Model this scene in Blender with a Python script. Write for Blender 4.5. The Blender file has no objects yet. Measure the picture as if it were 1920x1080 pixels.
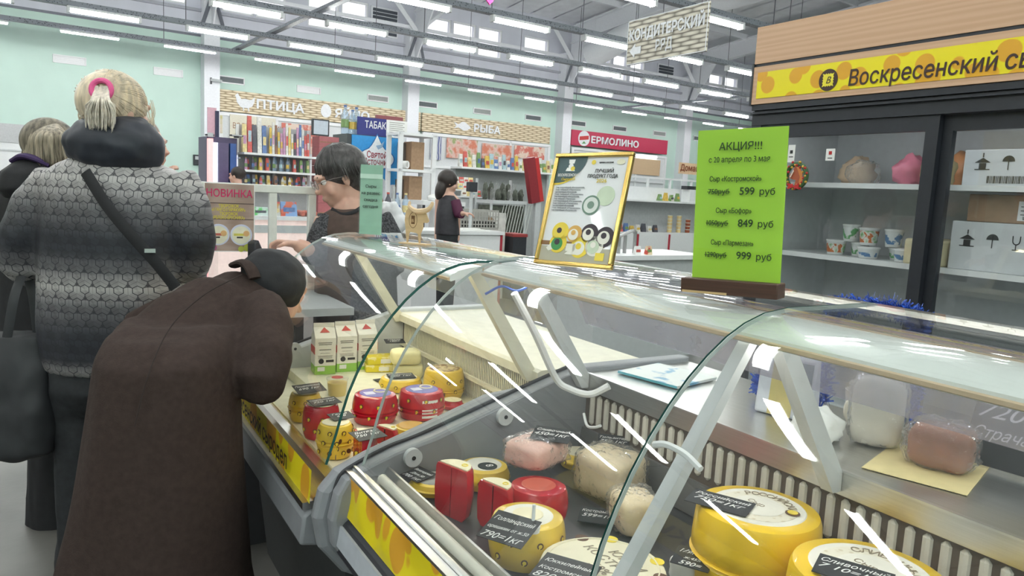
import bpy, bmesh, math, random
from mathutils import Vector, Matrix, noise
random.seed(7)
SC = bpy.context.scene
COL = SC.collection
PI = math.pi

# ---------------------------------------------------------------- camera
H = 1.42                                   # eye height in metres
FPX = 1400.0                               # focal length in pixels of a 1920x1080 frame
def _dir(px, py):
    return Vector((px - 960, py - 540, FPX)).normalized()
_Z = -_dir(390, 11540); _Y = _dir(110, 320)
_Y = (_Y - _Z * _Y.dot(_Z)).normalized(); _X = _Y.cross(_Z)
cd = bpy.data.cameras.new('camera'); cam = bpy.data.objects.new('camera', cd); COL.objects.link(cam)
cd.sensor_width = 36; cd.lens = FPX / 1920 * 36; cd.clip_start = .02; cd.clip_end = 300
# columns of the camera matrix: image right, image up, backwards, each in world axes
_r = Vector((_X.x, _Y.x, _Z.x)); _u = -Vector((_X.y, _Y.y, _Z.y)); _b = -Vector((_X.z, _Y.z, _Z.z))
m = Matrix((_r, _u, _b)).transposed().to_4x4(); m.translation = (0, 0, H); cam.matrix_world = m
SC.camera = cam
def ray(x, y):
    c = Vector(((x - 960) / FPX, (y - 540) / FPX, 1))
    return Vector((_X.dot(c), _Y.dot(c), _Z.dot(c)))
def at(x, y, z=None, X=None, Y=None, b=None):
    """point seen at a pixel, on the plane z / X / Y = const, or on the hall plane b = const"""
    r = ray(x, y)
    if z is not None: t = (z - H) / r.z
    elif X is not None: t = X / r.x
    elif Y is not None: t = Y / r.y
    else: t = b / (-SH * r.x + CH * r.y)
    return Vector((0, 0, H)) + r * t
HA = math.radians(4); CH, SH = math.cos(HA), math.sin(HA)
def hw(a, b, z=0): return Vector((a * CH - b * SH, a * SH + b * CH, z))
def ha(x, y, b):
    """pixel -> (a, z) on the hall plane b"""
    p = at(x, y, b=b); return p.x * CH + p.y * SH, p.z

def to_px(p):
    d = Vector(p) - Vector((0, 0, H)); c = _X * d.x + _Y * d.y + _Z * d.z
    return (960 + FPX * c.x / c.z, 540 + FPX * c.y / c.z) if c.z > .05 else (-9999, -9999)
NTH = 'first second third fourth fifth sixth seventh eighth ninth tenth eleventh twelfth thirteenth fourteenth fifteenth sixteenth seventeenth eighteenth nineteenth twentieth twenty-first twenty-second twenty-third twenty-fourth twenty-fifth'.split()

# ---------------------------------------------------------------- world and exposure
w = bpy.data.worlds.new('overcast_daylight'); SC.world = w; w.use_nodes = True
bg = w.node_tree.nodes['Background']; bg.inputs[0].default_value = (.93, .95, 1, 1); bg.inputs[1].default_value = .8
SC.view_settings.view_transform = 'Standard'; SC.view_settings.look = 'None'
SC.view_settings.exposure = 1.05; SC.view_settings.gamma = 1; SC.view_settings.use_curve_mapping = False
TUBE_POWER = 19
try:
    SC.cycles.transparent_max_bounces = 24
except Exception: pass

# ---------------------------------------------------------------- materials
MT = {}
def nn(nt, t, **k):
    n = nt.nodes.new(t)
    for a, v in k.items():
        if a.startswith('i_'):
            n.inputs[int(a[2:])].default_value = v
        else: setattr(n, a, v)
    return n
def M(name, col=(.8, .8, .8), rough=.5, metal=0, var=.06, scale=30, bump=0, bscale=120, emit=0, coat=0, spec=.5, sheen=0, stretch=None, alpha=1, trans=0):
    if name in MT: return MT[name]
    mt = bpy.data.materials.new(name); mt.use_nodes = True; nt = mt.node_tree; L = nt.links
    p = nt.nodes['Principled BSDF']
    p.inputs['Roughness'].default_value = rough; p.inputs['Metallic'].default_value = metal
    p.inputs['Coat Weight'].default_value = coat; p.inputs['Specular IOR Level'].default_value = spec
    p.inputs['Sheen Weight'].default_value = sheen; p.inputs['Alpha'].default_value = alpha
    p.inputs['Transmission Weight'].default_value = trans
    tc = nn(nt, 'ShaderNodeTexCoord'); src = tc.outputs['Object']
    if stretch:
        mp = nn(nt, 'ShaderNodeMapping'); mp.inputs['Scale'].default_value = stretch
        L.new(src, mp.inputs[0]); src = mp.outputs[0]
    nz = nn(nt, 'ShaderNodeTexNoise'); nz.inputs['Scale'].default_value = scale; nz.inputs['Detail'].default_value = 4
    L.new(src, nz.inputs['Vector'])
    rp = nn(nt, 'ShaderNodeValToRGB'); e = rp.color_ramp.elements
    e[0].position = .3; e[1].position = .7
    e[0].color = tuple(max(0, c * (1 - var)) for c in col[:3]) + (1,)
    e[1].color = tuple(min(1, c * (1 + var)) for c in col[:3]) + (1,)
    L.new(nz.outputs[0], rp.inputs[0]); L.new(rp.outputs[0], p.inputs['Base Color'])
    if emit:
        p.inputs['Emission Color'].default_value = tuple(col[:3]) + (1,); p.inputs['Emission Strength'].default_value = emit
    if bump:
        n2 = nn(nt, 'ShaderNodeTexNoise'); n2.inputs['Scale'].default_value = bscale; n2.inputs['Detail'].default_value = 3
        L.new(src, n2.inputs['Vector'])
        b = nn(nt, 'ShaderNodeBump'); b.inputs['Strength'].default_value = bump; b.inputs['Distance'].default_value = .004
        L.new(n2.outputs[0], b.inputs['Height']); L.new(b.outputs[0], p.inputs['Normal'])
    MT[name] = mt
    return mt
def glassy(name, tint=(1, 1, 1), haze=0, rough=.0, ior=1.5, hazecol=(.9, .92, .93), bump=0, bscale=20):
    """thin clear sheet: fresnel mix of clear and mirror, a little dust"""
    if name in MT: return MT[name]
    mt = bpy.data.materials.new(name); mt.use_nodes = True; nt = mt.node_tree; L = nt.links
    nt.nodes.remove(nt.nodes['Principled BSDF']); out = nt.nodes['Material Output']
    tr = nn(nt, 'ShaderNodeBsdfTransparent'); tr.inputs[0].default_value = tuple(tint) + (1,)
    gl = nn(nt, 'ShaderNodeBsdfGlossy'); gl.inputs['Roughness'].default_value = rough
    fr = nn(nt, 'ShaderNodeFresnel'); ge = nn(nt, 'ShaderNodeNewGeometry'); mr0 = nn(nt, 'ShaderNodeMapRange'); mr0.inputs[3].default_value = ior; mr0.inputs[4].default_value = 1 / ior   # a thin sheet: both faces reflect alike
    L.new(ge.outputs['Backfacing'], mr0.inputs[0]); L.new(mr0.outputs[0], fr.inputs[0])
    mx = nn(nt, 'ShaderNodeMixShader'); L.new(fr.outputs[0], mx.inputs[0]); L.new(tr.outputs[0], mx.inputs[1]); L.new(gl.outputs[0], mx.inputs[2])
    last = mx
    if bump:
        tc = nn(nt, 'ShaderNodeTexCoord'); nz = nn(nt, 'ShaderNodeTexNoise'); nz.inputs['Scale'].default_value = bscale; nz.inputs['Detail'].default_value = 2
        L.new(tc.outputs['Object'], nz.inputs['Vector']); b = nn(nt, 'ShaderNodeBump'); b.inputs['Strength'].default_value = bump; b.inputs['Distance'].default_value = .02
        L.new(nz.outputs[0], b.inputs['Height']); L.new(b.outputs[0], gl.inputs['Normal']); L.new(b.outputs[0], fr.inputs['Normal'])
    if haze:
        df = nn(nt, 'ShaderNodeBsdfDiffuse'); df.inputs[0].default_value = tuple(hazecol) + (1,)
        m2 = nn(nt, 'ShaderNodeMixShader')
        tc = nn(nt, 'ShaderNodeTexCoord'); nz = nn(nt, 'ShaderNodeTexNoise'); nz.inputs['Scale'].default_value = 6; nz.inputs['Detail'].default_value = 5
        L.new(tc.outputs['Object'], nz.inputs['Vector'])
        mr = nn(nt, 'ShaderNodeMapRange'); mr.inputs[3].default_value = haze * .5; mr.inputs[4].default_value = haze * 1.5
        L.new(nz.outputs[0], mr.inputs[0]); L.new(mr.outputs[0], m2.inputs[0])
        L.new(mx.outputs[0], m2.inputs[1]); L.new(df.outputs[0], m2.inputs[2]); last = m2
    L.new(last.outputs[0], out.inputs[0])
    MT[name] = mt; return mt
def two_tone(name, c1, c2, kind='voronoi', scale=20, thr=.5, soft=.02, rough=.5, stretch=(1, 1, 1), c3=None):
    """flat print of blobs (voronoi) or patches (noise) in two or three colours"""
    if name in MT: return MT[name]
    mt = bpy.data.materials.new(name); mt.use_nodes = True; nt = mt.node_tree; L = nt.links
    p = nt.nodes['Principled BSDF']; p.inputs['Roughness'].default_value = rough
    tc = nn(nt, 'ShaderNodeTexCoord'); mp = nn(nt, 'ShaderNodeMapping'); mp.inputs['Scale'].default_value = stretch
    L.new(tc.outputs['Object'], mp.inputs[0])
    if kind == 'voronoi':
        t = nn(nt, 'ShaderNodeTexVoronoi'); o = t.outputs['Distance']
    elif kind == 'wave':
        t = nn(nt, 'ShaderNodeTexWave'); t.inputs['Distortion'].default_value = 4; o = t.outputs['Fac']
    else:
        t = nn(nt, 'ShaderNodeTexNoise'); t.inputs['Detail'].default_value = 3; o = t.outputs[0]
    t.inputs['Scale'].default_value = scale
    L.new(mp.outputs[0], t.inputs['Vector'])
    rp = nn(nt, 'ShaderNodeValToRGB'); e = rp.color_ramp.elements
    e[0].position = thr - soft; e[0].color = tuple(c1) + (1,); e[1].position = thr + soft; e[1].color = tuple(c2) + (1,)
    if c3:
        q = e.new(min(.98, thr + .18)); q.color = tuple(c3) + (1,)
    L.new(o, rp.inputs[0]); L.new(rp.outputs[0], p.inputs['Base Color'])
    MT[name] = mt; return mt

# ---------------------------------------------------------------- mesh helpers
class MB:
    def __init__(s): s.v = []; s.f = []; s.m = Matrix.Identity(4); s.mi = []; s.cur = 0
    def add(s, vs, fs):
        o = len(s.v); s.v += [tuple(s.m @ Vector(v)) for v in vs]; s.f += [tuple(i + o for i in f) for f in fs]; s.mi += [s.cur] * len(fs)
        return s
    def box(s, x0, x1, y0, y1, z0, z1):
        v = [(x, y, z) for x in (x0, x1) for y in (y0, y1) for z in (z0, z1)]
        return s.add(v, [(0, 1, 3, 2), (4, 6, 7, 5), (0, 4, 5, 1), (2, 3, 7, 6), (0, 2, 6, 4), (1, 5, 7, 3)])
    def cbox(s, c, sz):
        return s.box(c[0] - sz[0] / 2, c[0] + sz[0] / 2, c[1] - sz[1] / 2, c[1] + sz[1] / 2, c[2] - sz[2] / 2, c[2] + sz[2] / 2)
    def lathe(s, prof, n=24, c=(0, 0, 0), a0=0, a1=2 * PI, sx=1, sy=1):
        full = abs(a1 - a0 - 2 * PI) < 1e-6; k = n if full else n + 1; vs = []; fs = []
        for r, z in prof:
            for i in range(k):
                a = a0 + (a1 - a0) * i / n; vs.append((c[0] + sx * r * math.cos(a), c[1] + sy * r * math.sin(a), c[2] + z))
        for j in range(len(prof) - 1):
            for i in range(n):
                i2 = (i + 1) % k; fs.append((j * k + i, j * k + i2, (j + 1) * k + i2, (j + 1) * k + i))
        if prof[0][0] > 1e-6: fs.append(tuple(range(k))[::-1])
        if prof[-1][0] > 1e-6: fs.append(tuple((len(prof) - 1) * k + i for i in range(k)))
        if not full:
            np_ = len(prof); fs.append(tuple(j * k for j in range(np_))); fs.append(tuple(j * k + k - 1 for j in range(np_))[::-1])
        return s.add(vs, fs)
    def rings(s, rings, cap=True):
        k = len(rings[0]); vs = [p for r in rings for p in r]; fs = []
        for j in range(len(rings) - 1):
            for i in range(k):
                i2 = (i + 1) % k; fs.append((j * k + i, j * k + i2, (j + 1) * k + i2, (j + 1) * k + i))
        if cap: fs += [tuple(range(k))[::-1], tuple((len(rings) - 1) * k + i for i in range(k))]
        return s.add(vs, fs)
    def tube(s, pts, rad, n=8, cap=True, ref=None):
        pts = [Vector(p) for p in pts]; R = rad if isinstance(rad, list) else [rad] * len(pts)
        t0 = (pts[1] - pts[0]).normalized(); u = Vector(ref) if ref else (Vector((0, 0, 1)) if abs(t0.z) < .9 else Vector((1, 0, 0)))
        u = (u - t0 * u.dot(t0)).normalized(); rs = []
        for i, p in enumerate(pts):
            t = (pts[min(i + 1, len(pts) - 1)] - pts[max(i - 1, 0)]).normalized()
            u = (u - t * u.dot(t)).normalized(); v = t.cross(u)
            r = R[i]; ru, rv = (r if isinstance(r, tuple) else (r, r))
            rs.append([p + u * ru * math.cos(2 * PI * k / n) + v * rv * math.sin(2 * PI * k / n) for k in range(n)])
        return s.rings(rs, cap)
    def prism(s, poly, z0, z1):
        n = len(poly); vs = [(x, y, z0) for x, y in poly] + [(x, y, z1) for x, y in poly]
        fs = [tuple(range(n))[::-1], tuple(range(n, 2 * n))] + [(i, (i + 1) % n, n + (i + 1) % n, n + i) for i in range(n)]
        return s.add(vs, fs)
    def sweep(s, prof, y0, y1):
        """closed XZ profile extruded along Y"""
        n = len(prof); vs = [(x, y0, z) for x, z in prof] + [(x, y1, z) for x, z in prof]
        fs = [tuple(range(n)), tuple(range(n, 2 * n))[::-1]] + [(i, n + i, n + (i + 1) % n, (i + 1) % n) for i in range(n)]
        return s.add(vs, fs)
    def rsweep(s, prof, y0, y1, r):
        """XZ profile along Y with softened ends"""
        cx = sum(p[0] for p in prof) / len(prof); cz = sum(p[1] for p in prof) / len(prof); rs = []
        for y, k in ((y0, 1), (y0 + r * .3, .3), (y0 + r, 0), (y1 - r, 0), (y1 - r * .3, .3), (y1, 1)):
            q = []
            for x, z in prof:
                d = Vector((cx - x, cz - z)); d = d / max(d.length, 1e-6) * r * k; q.append((x + d.x, y, z + d.y))
            rs.append(q)
        return s.rings(rs)
    def ball(s, c, r, n=12, m=8, sc=(1, 1, 1)):
        vs = []; fs = []
        for j in range(m + 1):
            th = PI * j / m
            for i in range(n):
                a = 2 * PI * i / n
                vs.append((c[0] + r * sc[0] * math.sin(th) * math.cos(a), c[1] + r * sc[1] * math.sin(th) * math.sin(a), c[2] + r * sc[2] * math.cos(th)))
        for j in range(m):
            for i in range(n):
                i2 = (i + 1) % n; fs.append((j * n + i, (j + 1) * n + i, (j + 1) * n + i2, j * n + i2))
        return s.add(vs, fs)
    def torus(s, R, r, n=24, k=8, c=(0, 0, 0), sx=1, sy=1):
        vs = []; fs = []
        for i in range(n):
            a = 2 * PI * i / n
            for j in range(k):
                b = 2 * PI * j / k; q = R + r * math.cos(b)
                vs.append((c[0] + sx * q * math.cos(a), c[1] + sy * q * math.sin(a), c[2] + r * math.sin(b)))
        for i in range(n):
            for j in range(k):
                fs.append((i * k + j, ((i + 1) % n) * k + j, ((i + 1) % n) * k + (j + 1) % k, i * k + (j + 1) % k))
        return s.add(vs, fs)
    def mesh(s, name):
        me = bpy.data.meshes.new(name); me.from_pydata(s.v, [], s.f)
        bm = bmesh.new(); bm.from_mesh(me); bmesh.ops.remove_doubles(bm, verts=bm.verts, dist=1e-5)
        bmesh.ops.recalc_face_normals(bm, faces=bm.faces); bm.to_mesh(me); bm.free(); return me
    def build(s, name, mat, parent=None, loc=(0, 0, 0), rot=(0, 0, 0), smooth=None, bevel=0, bseg=2):
        me = s.mesh(name); o = bpy.data.objects.new(name, me); COL.objects.link(o)
        for mm in (mat if isinstance(mat, (list, tuple)) else [mat]): me.materials.append(mm)
        o.location = loc; o.rotation_euler = rot
        if parent: o.parent = parent
        if bevel:
            b = o.modifiers.new('bevel', 'BEVEL'); b.width = bevel; b.segments = bseg; b.limit_method = 'ANGLE'; b.angle_limit = .6
        if smooth is None: smooth = bool(bevel)
        if smooth:
            for p in me.polygons: p.use_smooth = True
            if smooth is True:
                try: me.set_sharp_from_angle(angle=.7)
                except Exception: pass
        return o
def tag(o, label=None, cat=None, group=None, kind=None):
    if label: o['label'] = label
    if cat: o['category'] = cat
    if group: o['group'] = group
    if kind: o['kind'] = kind
    return o
def thing(name, label, cat, loc=(0, 0, 0), rz=0, group=None, rot=None):
    o = bpy.data.objects.new(name, None); COL.objects.link(o); o.location = loc; o.rotation_euler = rot or (0, 0, rz)
    o.empty_display_size = .05
    return tag(o, label, cat, group)
def struct(o): o['kind'] = 'structure'; return o
def dup(o, parent=None):
    c = o.copy(); COL.objects.link(c)
    if parent: c.parent = parent
    for ch in list(o.children): dup(ch, c)
    return c
DG0 = bpy.context.evaluated_depsgraph_get()
from mathutils.geometry import tessellate_polygon, interpolate_bezier
def _inside(p, poly):
    c = False; n = len(poly)
    for i in range(n):
        a, b = poly[i], poly[i - 1]
        if (a.y > p.y) != (b.y > p.y) and p.x < (b.x - a.x) * (p.y - a.y) / (b.y - a.y) + a.x: c = not c
    return c
def _tmesh(s, size, shear, bold, ext):
    """letters as filled outlines; strokes that overlap inside one letter are filled one by one"""
    cu = bpy.data.curves.new('t', 'FONT'); cu.body = s; cu.size = 1
    t = bpy.data.objects.new('t', cu); oc = t.to_curve(DG0); cont = []
    for sp in oc.splines:
        bp = sp.bezier_points; n = len(bp); pts = []
        for k in range(n):
            a, b = bp[k], bp[(k + 1) % n]
            if (a.handle_right - a.co).length < 1e-4 and (b.handle_left - b.co).length < 1e-4: pts.append(a.co.copy())
            else: pts += [Vector(q) for q in interpolate_bezier(a.co, a.handle_right, b.handle_left, b.co, 5)[:-1]]
        if len(pts) > 2: cont.append((pts, sum(pts[k - 1].x * pts[k].y - pts[k].x * pts[k - 1].y for k in range(len(pts))) / 2))
    t.to_curve_clear(); bpy.data.objects.remove(t); bpy.data.curves.remove(cu); vs = []; fs = []
    if cont:
        outs = []; holes = []; own = {}
        for c in cont:                                   # a counter runs against the outline that wholly encloses it
            enc = [o for o in cont if o is not c and abs(o[1]) > abs(c[1]) and all(_inside(p, o[0]) for p in c[0][::2])]
            (holes if enc and min(enc, key=lambda o: abs(o[1]))[1] * c[1] < 0 else outs).append(c)
        for h in holes:
            cand = [k for k, o in enumerate(outs) if _inside(h[0][0], o[0]) and abs(o[1]) > abs(h[1])]
            if cand: own.setdefault(min(cand, key=lambda k: abs(outs[k][1])), []).append(h[0])
        d = bold; e0 = 0 if bold and ext < .005 else ext / size
        for ci, (ox, oy) in enumerate([(0, 0)] + ([(d, 0), (-d, 0), (0, d), (0, -d)] if bold else [])):
            for k, o in enumerate(outs):
                polys = [o[0]] + own.get(k, []); base = len(vs); z = e0 + .0006 * (k % 3) + .002 * ci; flat_ = [p for q in polys for p in q]
                vs += [((p.x + ox + shear * p.y) * size, (p.y + oy) * size, z * size) for p in flat_]
                fs += [tuple(base + i for i in tri) for tri in tessellate_polygon(polys)]
                if e0:
                    b2 = len(vs); vs += [((p.x + ox + shear * p.y) * size, (p.y + oy) * size, -e0 * size) for p in flat_]; st = 0
                    for q in polys:
                        n = len(q); fs += [(base + st + i, base + st + (i + 1) % n, b2 + st + (i + 1) % n, b2 + st + i) for i in range(n)]; st += n
    me = bpy.data.meshes.new('t'); me.from_pydata(vs, [], fs); return me
def _ext(me):
    xs = [v.co.x for v in me.vertices]; return (min(xs), max(xs)) if xs else (0, 0)
def text(s, size, mat, parent, org, xd=(1, 0, 0), yd=(0, 0, 1), align='LEFT', shear=0, bold=0, ext=.0004, name='word', sx=1, width=None, joined=False):
    """flat lettering, one part per word: baseline start/centre at org, running along xd, upright along yd"""
    x = Vector(xd).normalized(); y = Vector(yd); y = (y - x * y.dot(x)).normalized(); z = x.cross(y)
    full = _tmesh(s, size, shear, bold, ext); l, r = _ext(full)
    if width: sx = width / (r - l)
    off = 0 if align == 'LEFT' else -(l + r) / 2 if align == 'CENTER' else -r
    outs = []; pos = 0; pre = ''
    for wd in ([s] if joined else s.split(' ')):
        if not wd: continue
        me = full.copy() if joined else _tmesh(wd, size, shear, bold, ext)
        if joined: sh = 0
        else:
            pre = (pre + ' ' + wd) if pre else wd
            q = _tmesh(pre, size, shear, bold, ext); sh = _ext(q)[1] - _ext(me)[1]; bpy.data.meshes.remove(q)
        o = bpy.data.objects.new(name, me); COL.objects.link(o); me.materials.clear(); me.materials.append(mat)
        mm = Matrix((x * sx, y, z)).transposed().to_4x4(); mm.translation = Vector(org) + x * sx * (off + sh)
        if parent: o.parent = parent
        o.matrix_local = mm; outs.append(o)
        if joined: o['kind'] = 'stuff'
    bpy.data.meshes.remove(full)
    return outs
PEND = []
def remesh(o, voxel, smooth=3, fn=None):
    """fuse overlapping closed shells into one skin; all are evaluated together in fuse_all()"""
    r = o.modifiers.new('r', 'REMESH'); r.mode = 'VOXEL'; r.voxel_size = voxel
    if smooth:
        sm = o.modifiers.new('s', 'SMOOTH'); sm.iterations = smooth; sm.factor = .5
    PEND.append((o, fn)); return o
def fuse_all():
    dg = bpy.context.evaluated_depsgraph_get(); dg.update()
    new = [bpy.data.meshes.new_from_object(o.evaluated_get(dg)) for o, f in PEND]
    for (o, fn), me in zip(PEND, new):
        old = o.data; mats = list(old.materials); o.modifiers.clear(); o.data = me; me.materials.clear()
        for mm in mats: me.materials.append(mm)
        if fn:
            nr = [v.normal.copy() for v in me.vertices]
            for v, n in zip(me.vertices, nr): v.co = fn(v.co.copy(), n)
        for p in me.polygons: p.use_smooth = True
    PEND.clear()
def superell(c, u, v, ru, rv, n=20, e=2.0):
    r = []
    for k in range(n):
        a = 2 * PI * k / n; ca, sa = math.cos(a), math.sin(a)
        r.append(Vector(c) + Vector(u) * ru * math.copysign(abs(ca) ** (2 / e), ca) + Vector(v) * rv * math.copysign(abs(sa) ** (2 / e), sa))
    return r
def bez(pts, n=12):
    """smooth (Catmull-Rom) path through points"""
    P = [Vector(p) for p in pts]; P = [P[0] * 2 - P[1]] + P + [P[-1] * 2 - P[-2]]; out = []
    for i in range(1, len(P) - 2):
        for k in range(n):
            t = k / n; a, b, c, d = P[i - 1:i + 3]
            out.append(.5 * ((2 * b) + (c - a) * t + (2 * a - 5 * b + 4 * c - d) * t * t + (3 * b - a - 3 * c + d) * t ** 3))
    return out + [P[-2]]

# shared materials
WHITE = M('white_plastic', (.82, .83, .84), .4, var=.02)
GREYP = M('grey_plastic', (.27, .28, .30), .45, var=.05, bump=.05, bscale=300)
LGREY = M('light_grey_plastic', (.58, .6, .61), .45, var=.04)
DARK = M('dark_plastic', (.035, .037, .045), .45, var=.1)
BLACK = M('black_matt', (.012, .012, .014), .6)
STEEL = M('brushed_steel', (.62, .62, .6), .3, metal=1, var=.06, scale=8, stretch=(60, 1, 60))
ALU = M('aluminium_trim', (.7, .7, .69), .28, metal=1, var=.05)
INK = M('black_ink', (.02, .02, .02), .6)
PAPER = M('white_paper', (.85, .85, .83), .7, var=.02)
GLASS = glassy('case_glass', (.975, .985, .98), haze=.008)
GEDGE = M('green_glass_edge', (.02, .10, .085), .15, var=.1)
CLEAR = glassy('clear_glass', (.98, .99, .99), haze=.01)
ACRYL = glassy('clear_acrylic', (.97, .98, .98), haze=.03)
FILM = glassy('cling_film', (.98, .98, .97), haze=.07, rough=.08, bump=.9, bscale=45)
CHALK = M('chalk_white', (.86, .86, .84), .8)
# ================================================================ THE HALL
W = 22.0
def hbox(name, mat, a0, a1, b0, b1, z0, z1, parent=None, bevel=0):
    """box in hall axes; local frame turned by the hall angle"""
    mb = MB(); c = ((a0 + a1) / 2, (b0 + b1) / 2, z0)
    mb.box(a0 - c[0], a1 - c[0], b0 - c[1], b1 - c[1], 0, z1 - z0)
    if parent: return mb.build(name, mat, parent, loc=hl(parent, *c), bevel=bevel)
    return mb.build(name, mat, None, loc=hw(*c), rot=(0, 0, HA), bevel=bevel)
def hl(parent, a, b, z):
    """hall coordinates -> local coordinates of a parent that is turned by the hall angle"""
    d = hw(a, b, z) - parent.location
    return Vector((d.x * CH + d.y * SH, -d.x * SH + d.y * CH, d.z))
def hthing(name, label, cat, a, b, z=0, group=None): return thing(name, label, cat, hw(a, b, z), HA, group)

FLOORM = M('worn_concrete_floor', (.145, .14, .13), .45, var=.22, scale=2.2, bump=.15, bscale=40)
MINT = M('mint_wall_paint', (.60, .78, .70), .6, var=.03, scale=1.5, bump=.03, bscale=60)
UPPER = M('lilac_grey_panel', (.66, .67, .74), .55, var=.05, scale=2, stretch=(1, 1, .3))
STEELW = M('white_painted_steel', (.82, .83, .87), .45, var=.03)
ROOFM = M('grey_roof_sheet', (.86, .87, .90), .6, var=.06, scale=3)
TRAYM = two_tone('perforated_tray', (.10, .11, .13), (.27, .29, .33), 'voronoi', 26, .30, .05, .45)
WIREM = M('dark_wire', (.10, .10, .12), .5)

mb = MB(); mb.box(-25, 55, -8, 40, -.1, 0)
struct(mb.build('floor', FLOORM))
struct(hbox('wall_back', MINT, -22, 48, W, W + .25, 0, 5.2))
struct(hbox('trim_1', M('dark_trim', (.2, .21, .25), .5), -22, 48, W - .03, W, 5.16, 5.22))
mb = MB(); s = -.105
for k in range(69):                                         # ribbed roof sheets, rising away from the wall
    a0 = -22.2 + k * 1.0
    mb.add([hw(a0, W + .3, 7.62), hw(a0 + .93, W + .3, 7.62), hw(a0 + .93, -8.2, 7.62 + .105 * 30.5), hw(a0, -8.2, 7.62 + .105 * 30.5),
            hw(a0, W + .3, 7.72), hw(a0 + .93, W + .3, 7.72), hw(a0 + .93, -8.2, 7.72 + .105 * 30.5), hw(a0, -8.2, 7.72 + .105 * 30.5),
            hw(a0 + 1.0, W + .3, 7.68), hw(a0 + 1.0, -8.2, 7.68 + .105 * 30.5)],
           [(0, 1, 2, 3), (4, 7, 6, 5), (1, 8, 9, 2), (0, 4, 5, 1)])
struct(mb.build('ceiling', ROOFM))

struct(hbox('wall_left', MINT, -22.2, -22, -8, W + .25, 0, 8.2)); struct(hbox('wall_right', MINT, 46, 46.2, -8, W + .25, 0, 8.2)); struct(hbox('wall_front', MINT, -22, 46, -8.2, -8, 0, 10.7))
# upper wall with window openings
wins = [(-3.3, -2.3), (-2.2, -1.5), (.3, 1.3), (1.4, 2.3), (2.4, 3.3), (3.5, 4.55), (5.45, 6.3), (6.37, 7.2), (7.85, 8.8), (8.87, 9.73), (11.75, 12.65), (12.72, 13.6), (13.7, 14.66), (15.6, 16.7),
        (17.95, 18.7), (18.8, 19.7), (19.8, 20.6), (20.7, 21.5), (24.3, 25.2), (25.3, 26.2), (26.3, 27.2), (28.4, 29.3), (30.6, 31.6), (31.7, 32.7), (32.8, 33.8), (34.6, 35.6)]
up = MB()
def hb(mb, a0, a1, b0, b1, z0, z1):
    vs = [hw(a, b, z) for a in (a0, a1) for b in (b0, b1) for z in (z0, z1)]
    mb.add(vs, [(0, 1, 3, 2), (4, 6, 7, 5), (0, 4, 5, 1), (2, 3, 7, 6), (0, 2, 6, 4), (1, 5, 7, 3)])
hb(up, -22, 48, W, W + .25, 5.2, 5.93); hb(up, -22, 48, W, W + .25, 6.9, 7.75)
e = -22
for a0, a1 in wins: hb(up, e, a0, W, W + .25, 5.93, 6.9); e = a1
hb(up, e, 48, W, W + .25, 5.93, 6.9)
struct(up.build('wall_upper', UPPER))
struct(hbox('trim_2', M('grey_ledge', (.42, .43, .48), .5), -22, 48, W - .12, W, 5.8, 5.87))
struct(hbox('trim_3', STEELW, -22, 48, W - .42, W - .34, 6.30, 6.40))
PANE = glassy('window_pane', (1, 1, 1), haze=.02)
for i, (a0, a1) in enumerate(wins):
    r = thing('window_%d' % (i + 1), None, None, hw((a0 + a1) / 2, W, 5.93), HA); struct(r)
    hw_, hh = (a1 - a0) / 2, .97; f = MB()
    f.box(-hw_, hw_, .02, .1, 0, .05); f.box(-hw_, hw_, .02, .1, hh - .05, hh); f.box(-hw_, -hw_ + .04, .02, .1, 0, hh); f.box(hw_ - .04, hw_, .02, .1, 0, hh)
    f.build('window_frame', WHITE, r); MB().box(-hw_ + .04, hw_ - .04, .05, .06, .05, hh - .05).build('pane', PANE, r)

# portal frames: column, haunch, rafter, braces
for a in (-7.3, -1.1, 5.1, 11.15, 17.4, 23.8, 30.0, 36.2):
    r = struct(thing('trim_frame_%d' % round(a + 8), None, None, hw(a, W - .2, 0), HA))
    MB().box(-.2, .2, -.22, .2, 0, 6.5).build('column', STEELW, r)
    k = MB(); z0 = 5.9
    k.add([(-.02, -.2, 5.2), (.02, -.2, 5.2), (-.02, -.2, 7.4), (.02, -.2, 7.4), (-.02, -1.5, 7.0), (.02, -1.5, 7.0), (-.02, -1.5, 7.6), (.02, -1.5, 7.6)],
          [(0, 1, 5, 4), (2, 6, 7, 3), (0, 2, 3, 1), (0, 4, 6, 2), (1, 3, 7, 5), (4, 5, 7, 6)]); k.build('haunch', STEELW, r)
    w_ = MB()
    def raf(y0, y1, zb, d, hw2):
        za, zc = 7.35 + .105 * -y0, 7.35 + .105 * -y1
        w_.add([(x, y0, z) for x in (-hw2, hw2) for z in (za - zb, za - zb + d)] + [(x, y1, z) for x in (-hw2, hw2) for z in (zc - zb, zc - zb + d)],
               [(0, 1, 3, 2), (4, 6, 7, 5), (0, 4, 5, 1), (2, 3, 7, 6), (0, 2, 6, 4), (1, 5, 7, 3)])
    raf(-.3, -26, .55, .62, .015); raf(-.3, -26, .58, .04, .14); raf(-.3, -26, .02, .04, .14)
    w_.build('rafter', STEELW, r)
    for sgn in (-1, 1):
        MB().tube([(0, -.3, 6.25), (sgn * 1.15, -.5, 7.3)], .09, 4).build('brace', STEELW, r)
        MB().tube([(sgn * .25, -.3, 5.45), (sgn * .02, -.35, 6.2)], .05, 4).build('brace', M('dark_brace', (.16, .17, .2), .5), r)
for b in (19.0, 14.6, 10.2, 5.8, 1.4):                       # purlins across the frames
    z = 7.30 + .105 * (W - b); struct(hbox('trim_purlin_%d' % int(b), STEELW, -12, 42, b - .05, b + .05, z, z + .18))
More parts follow.
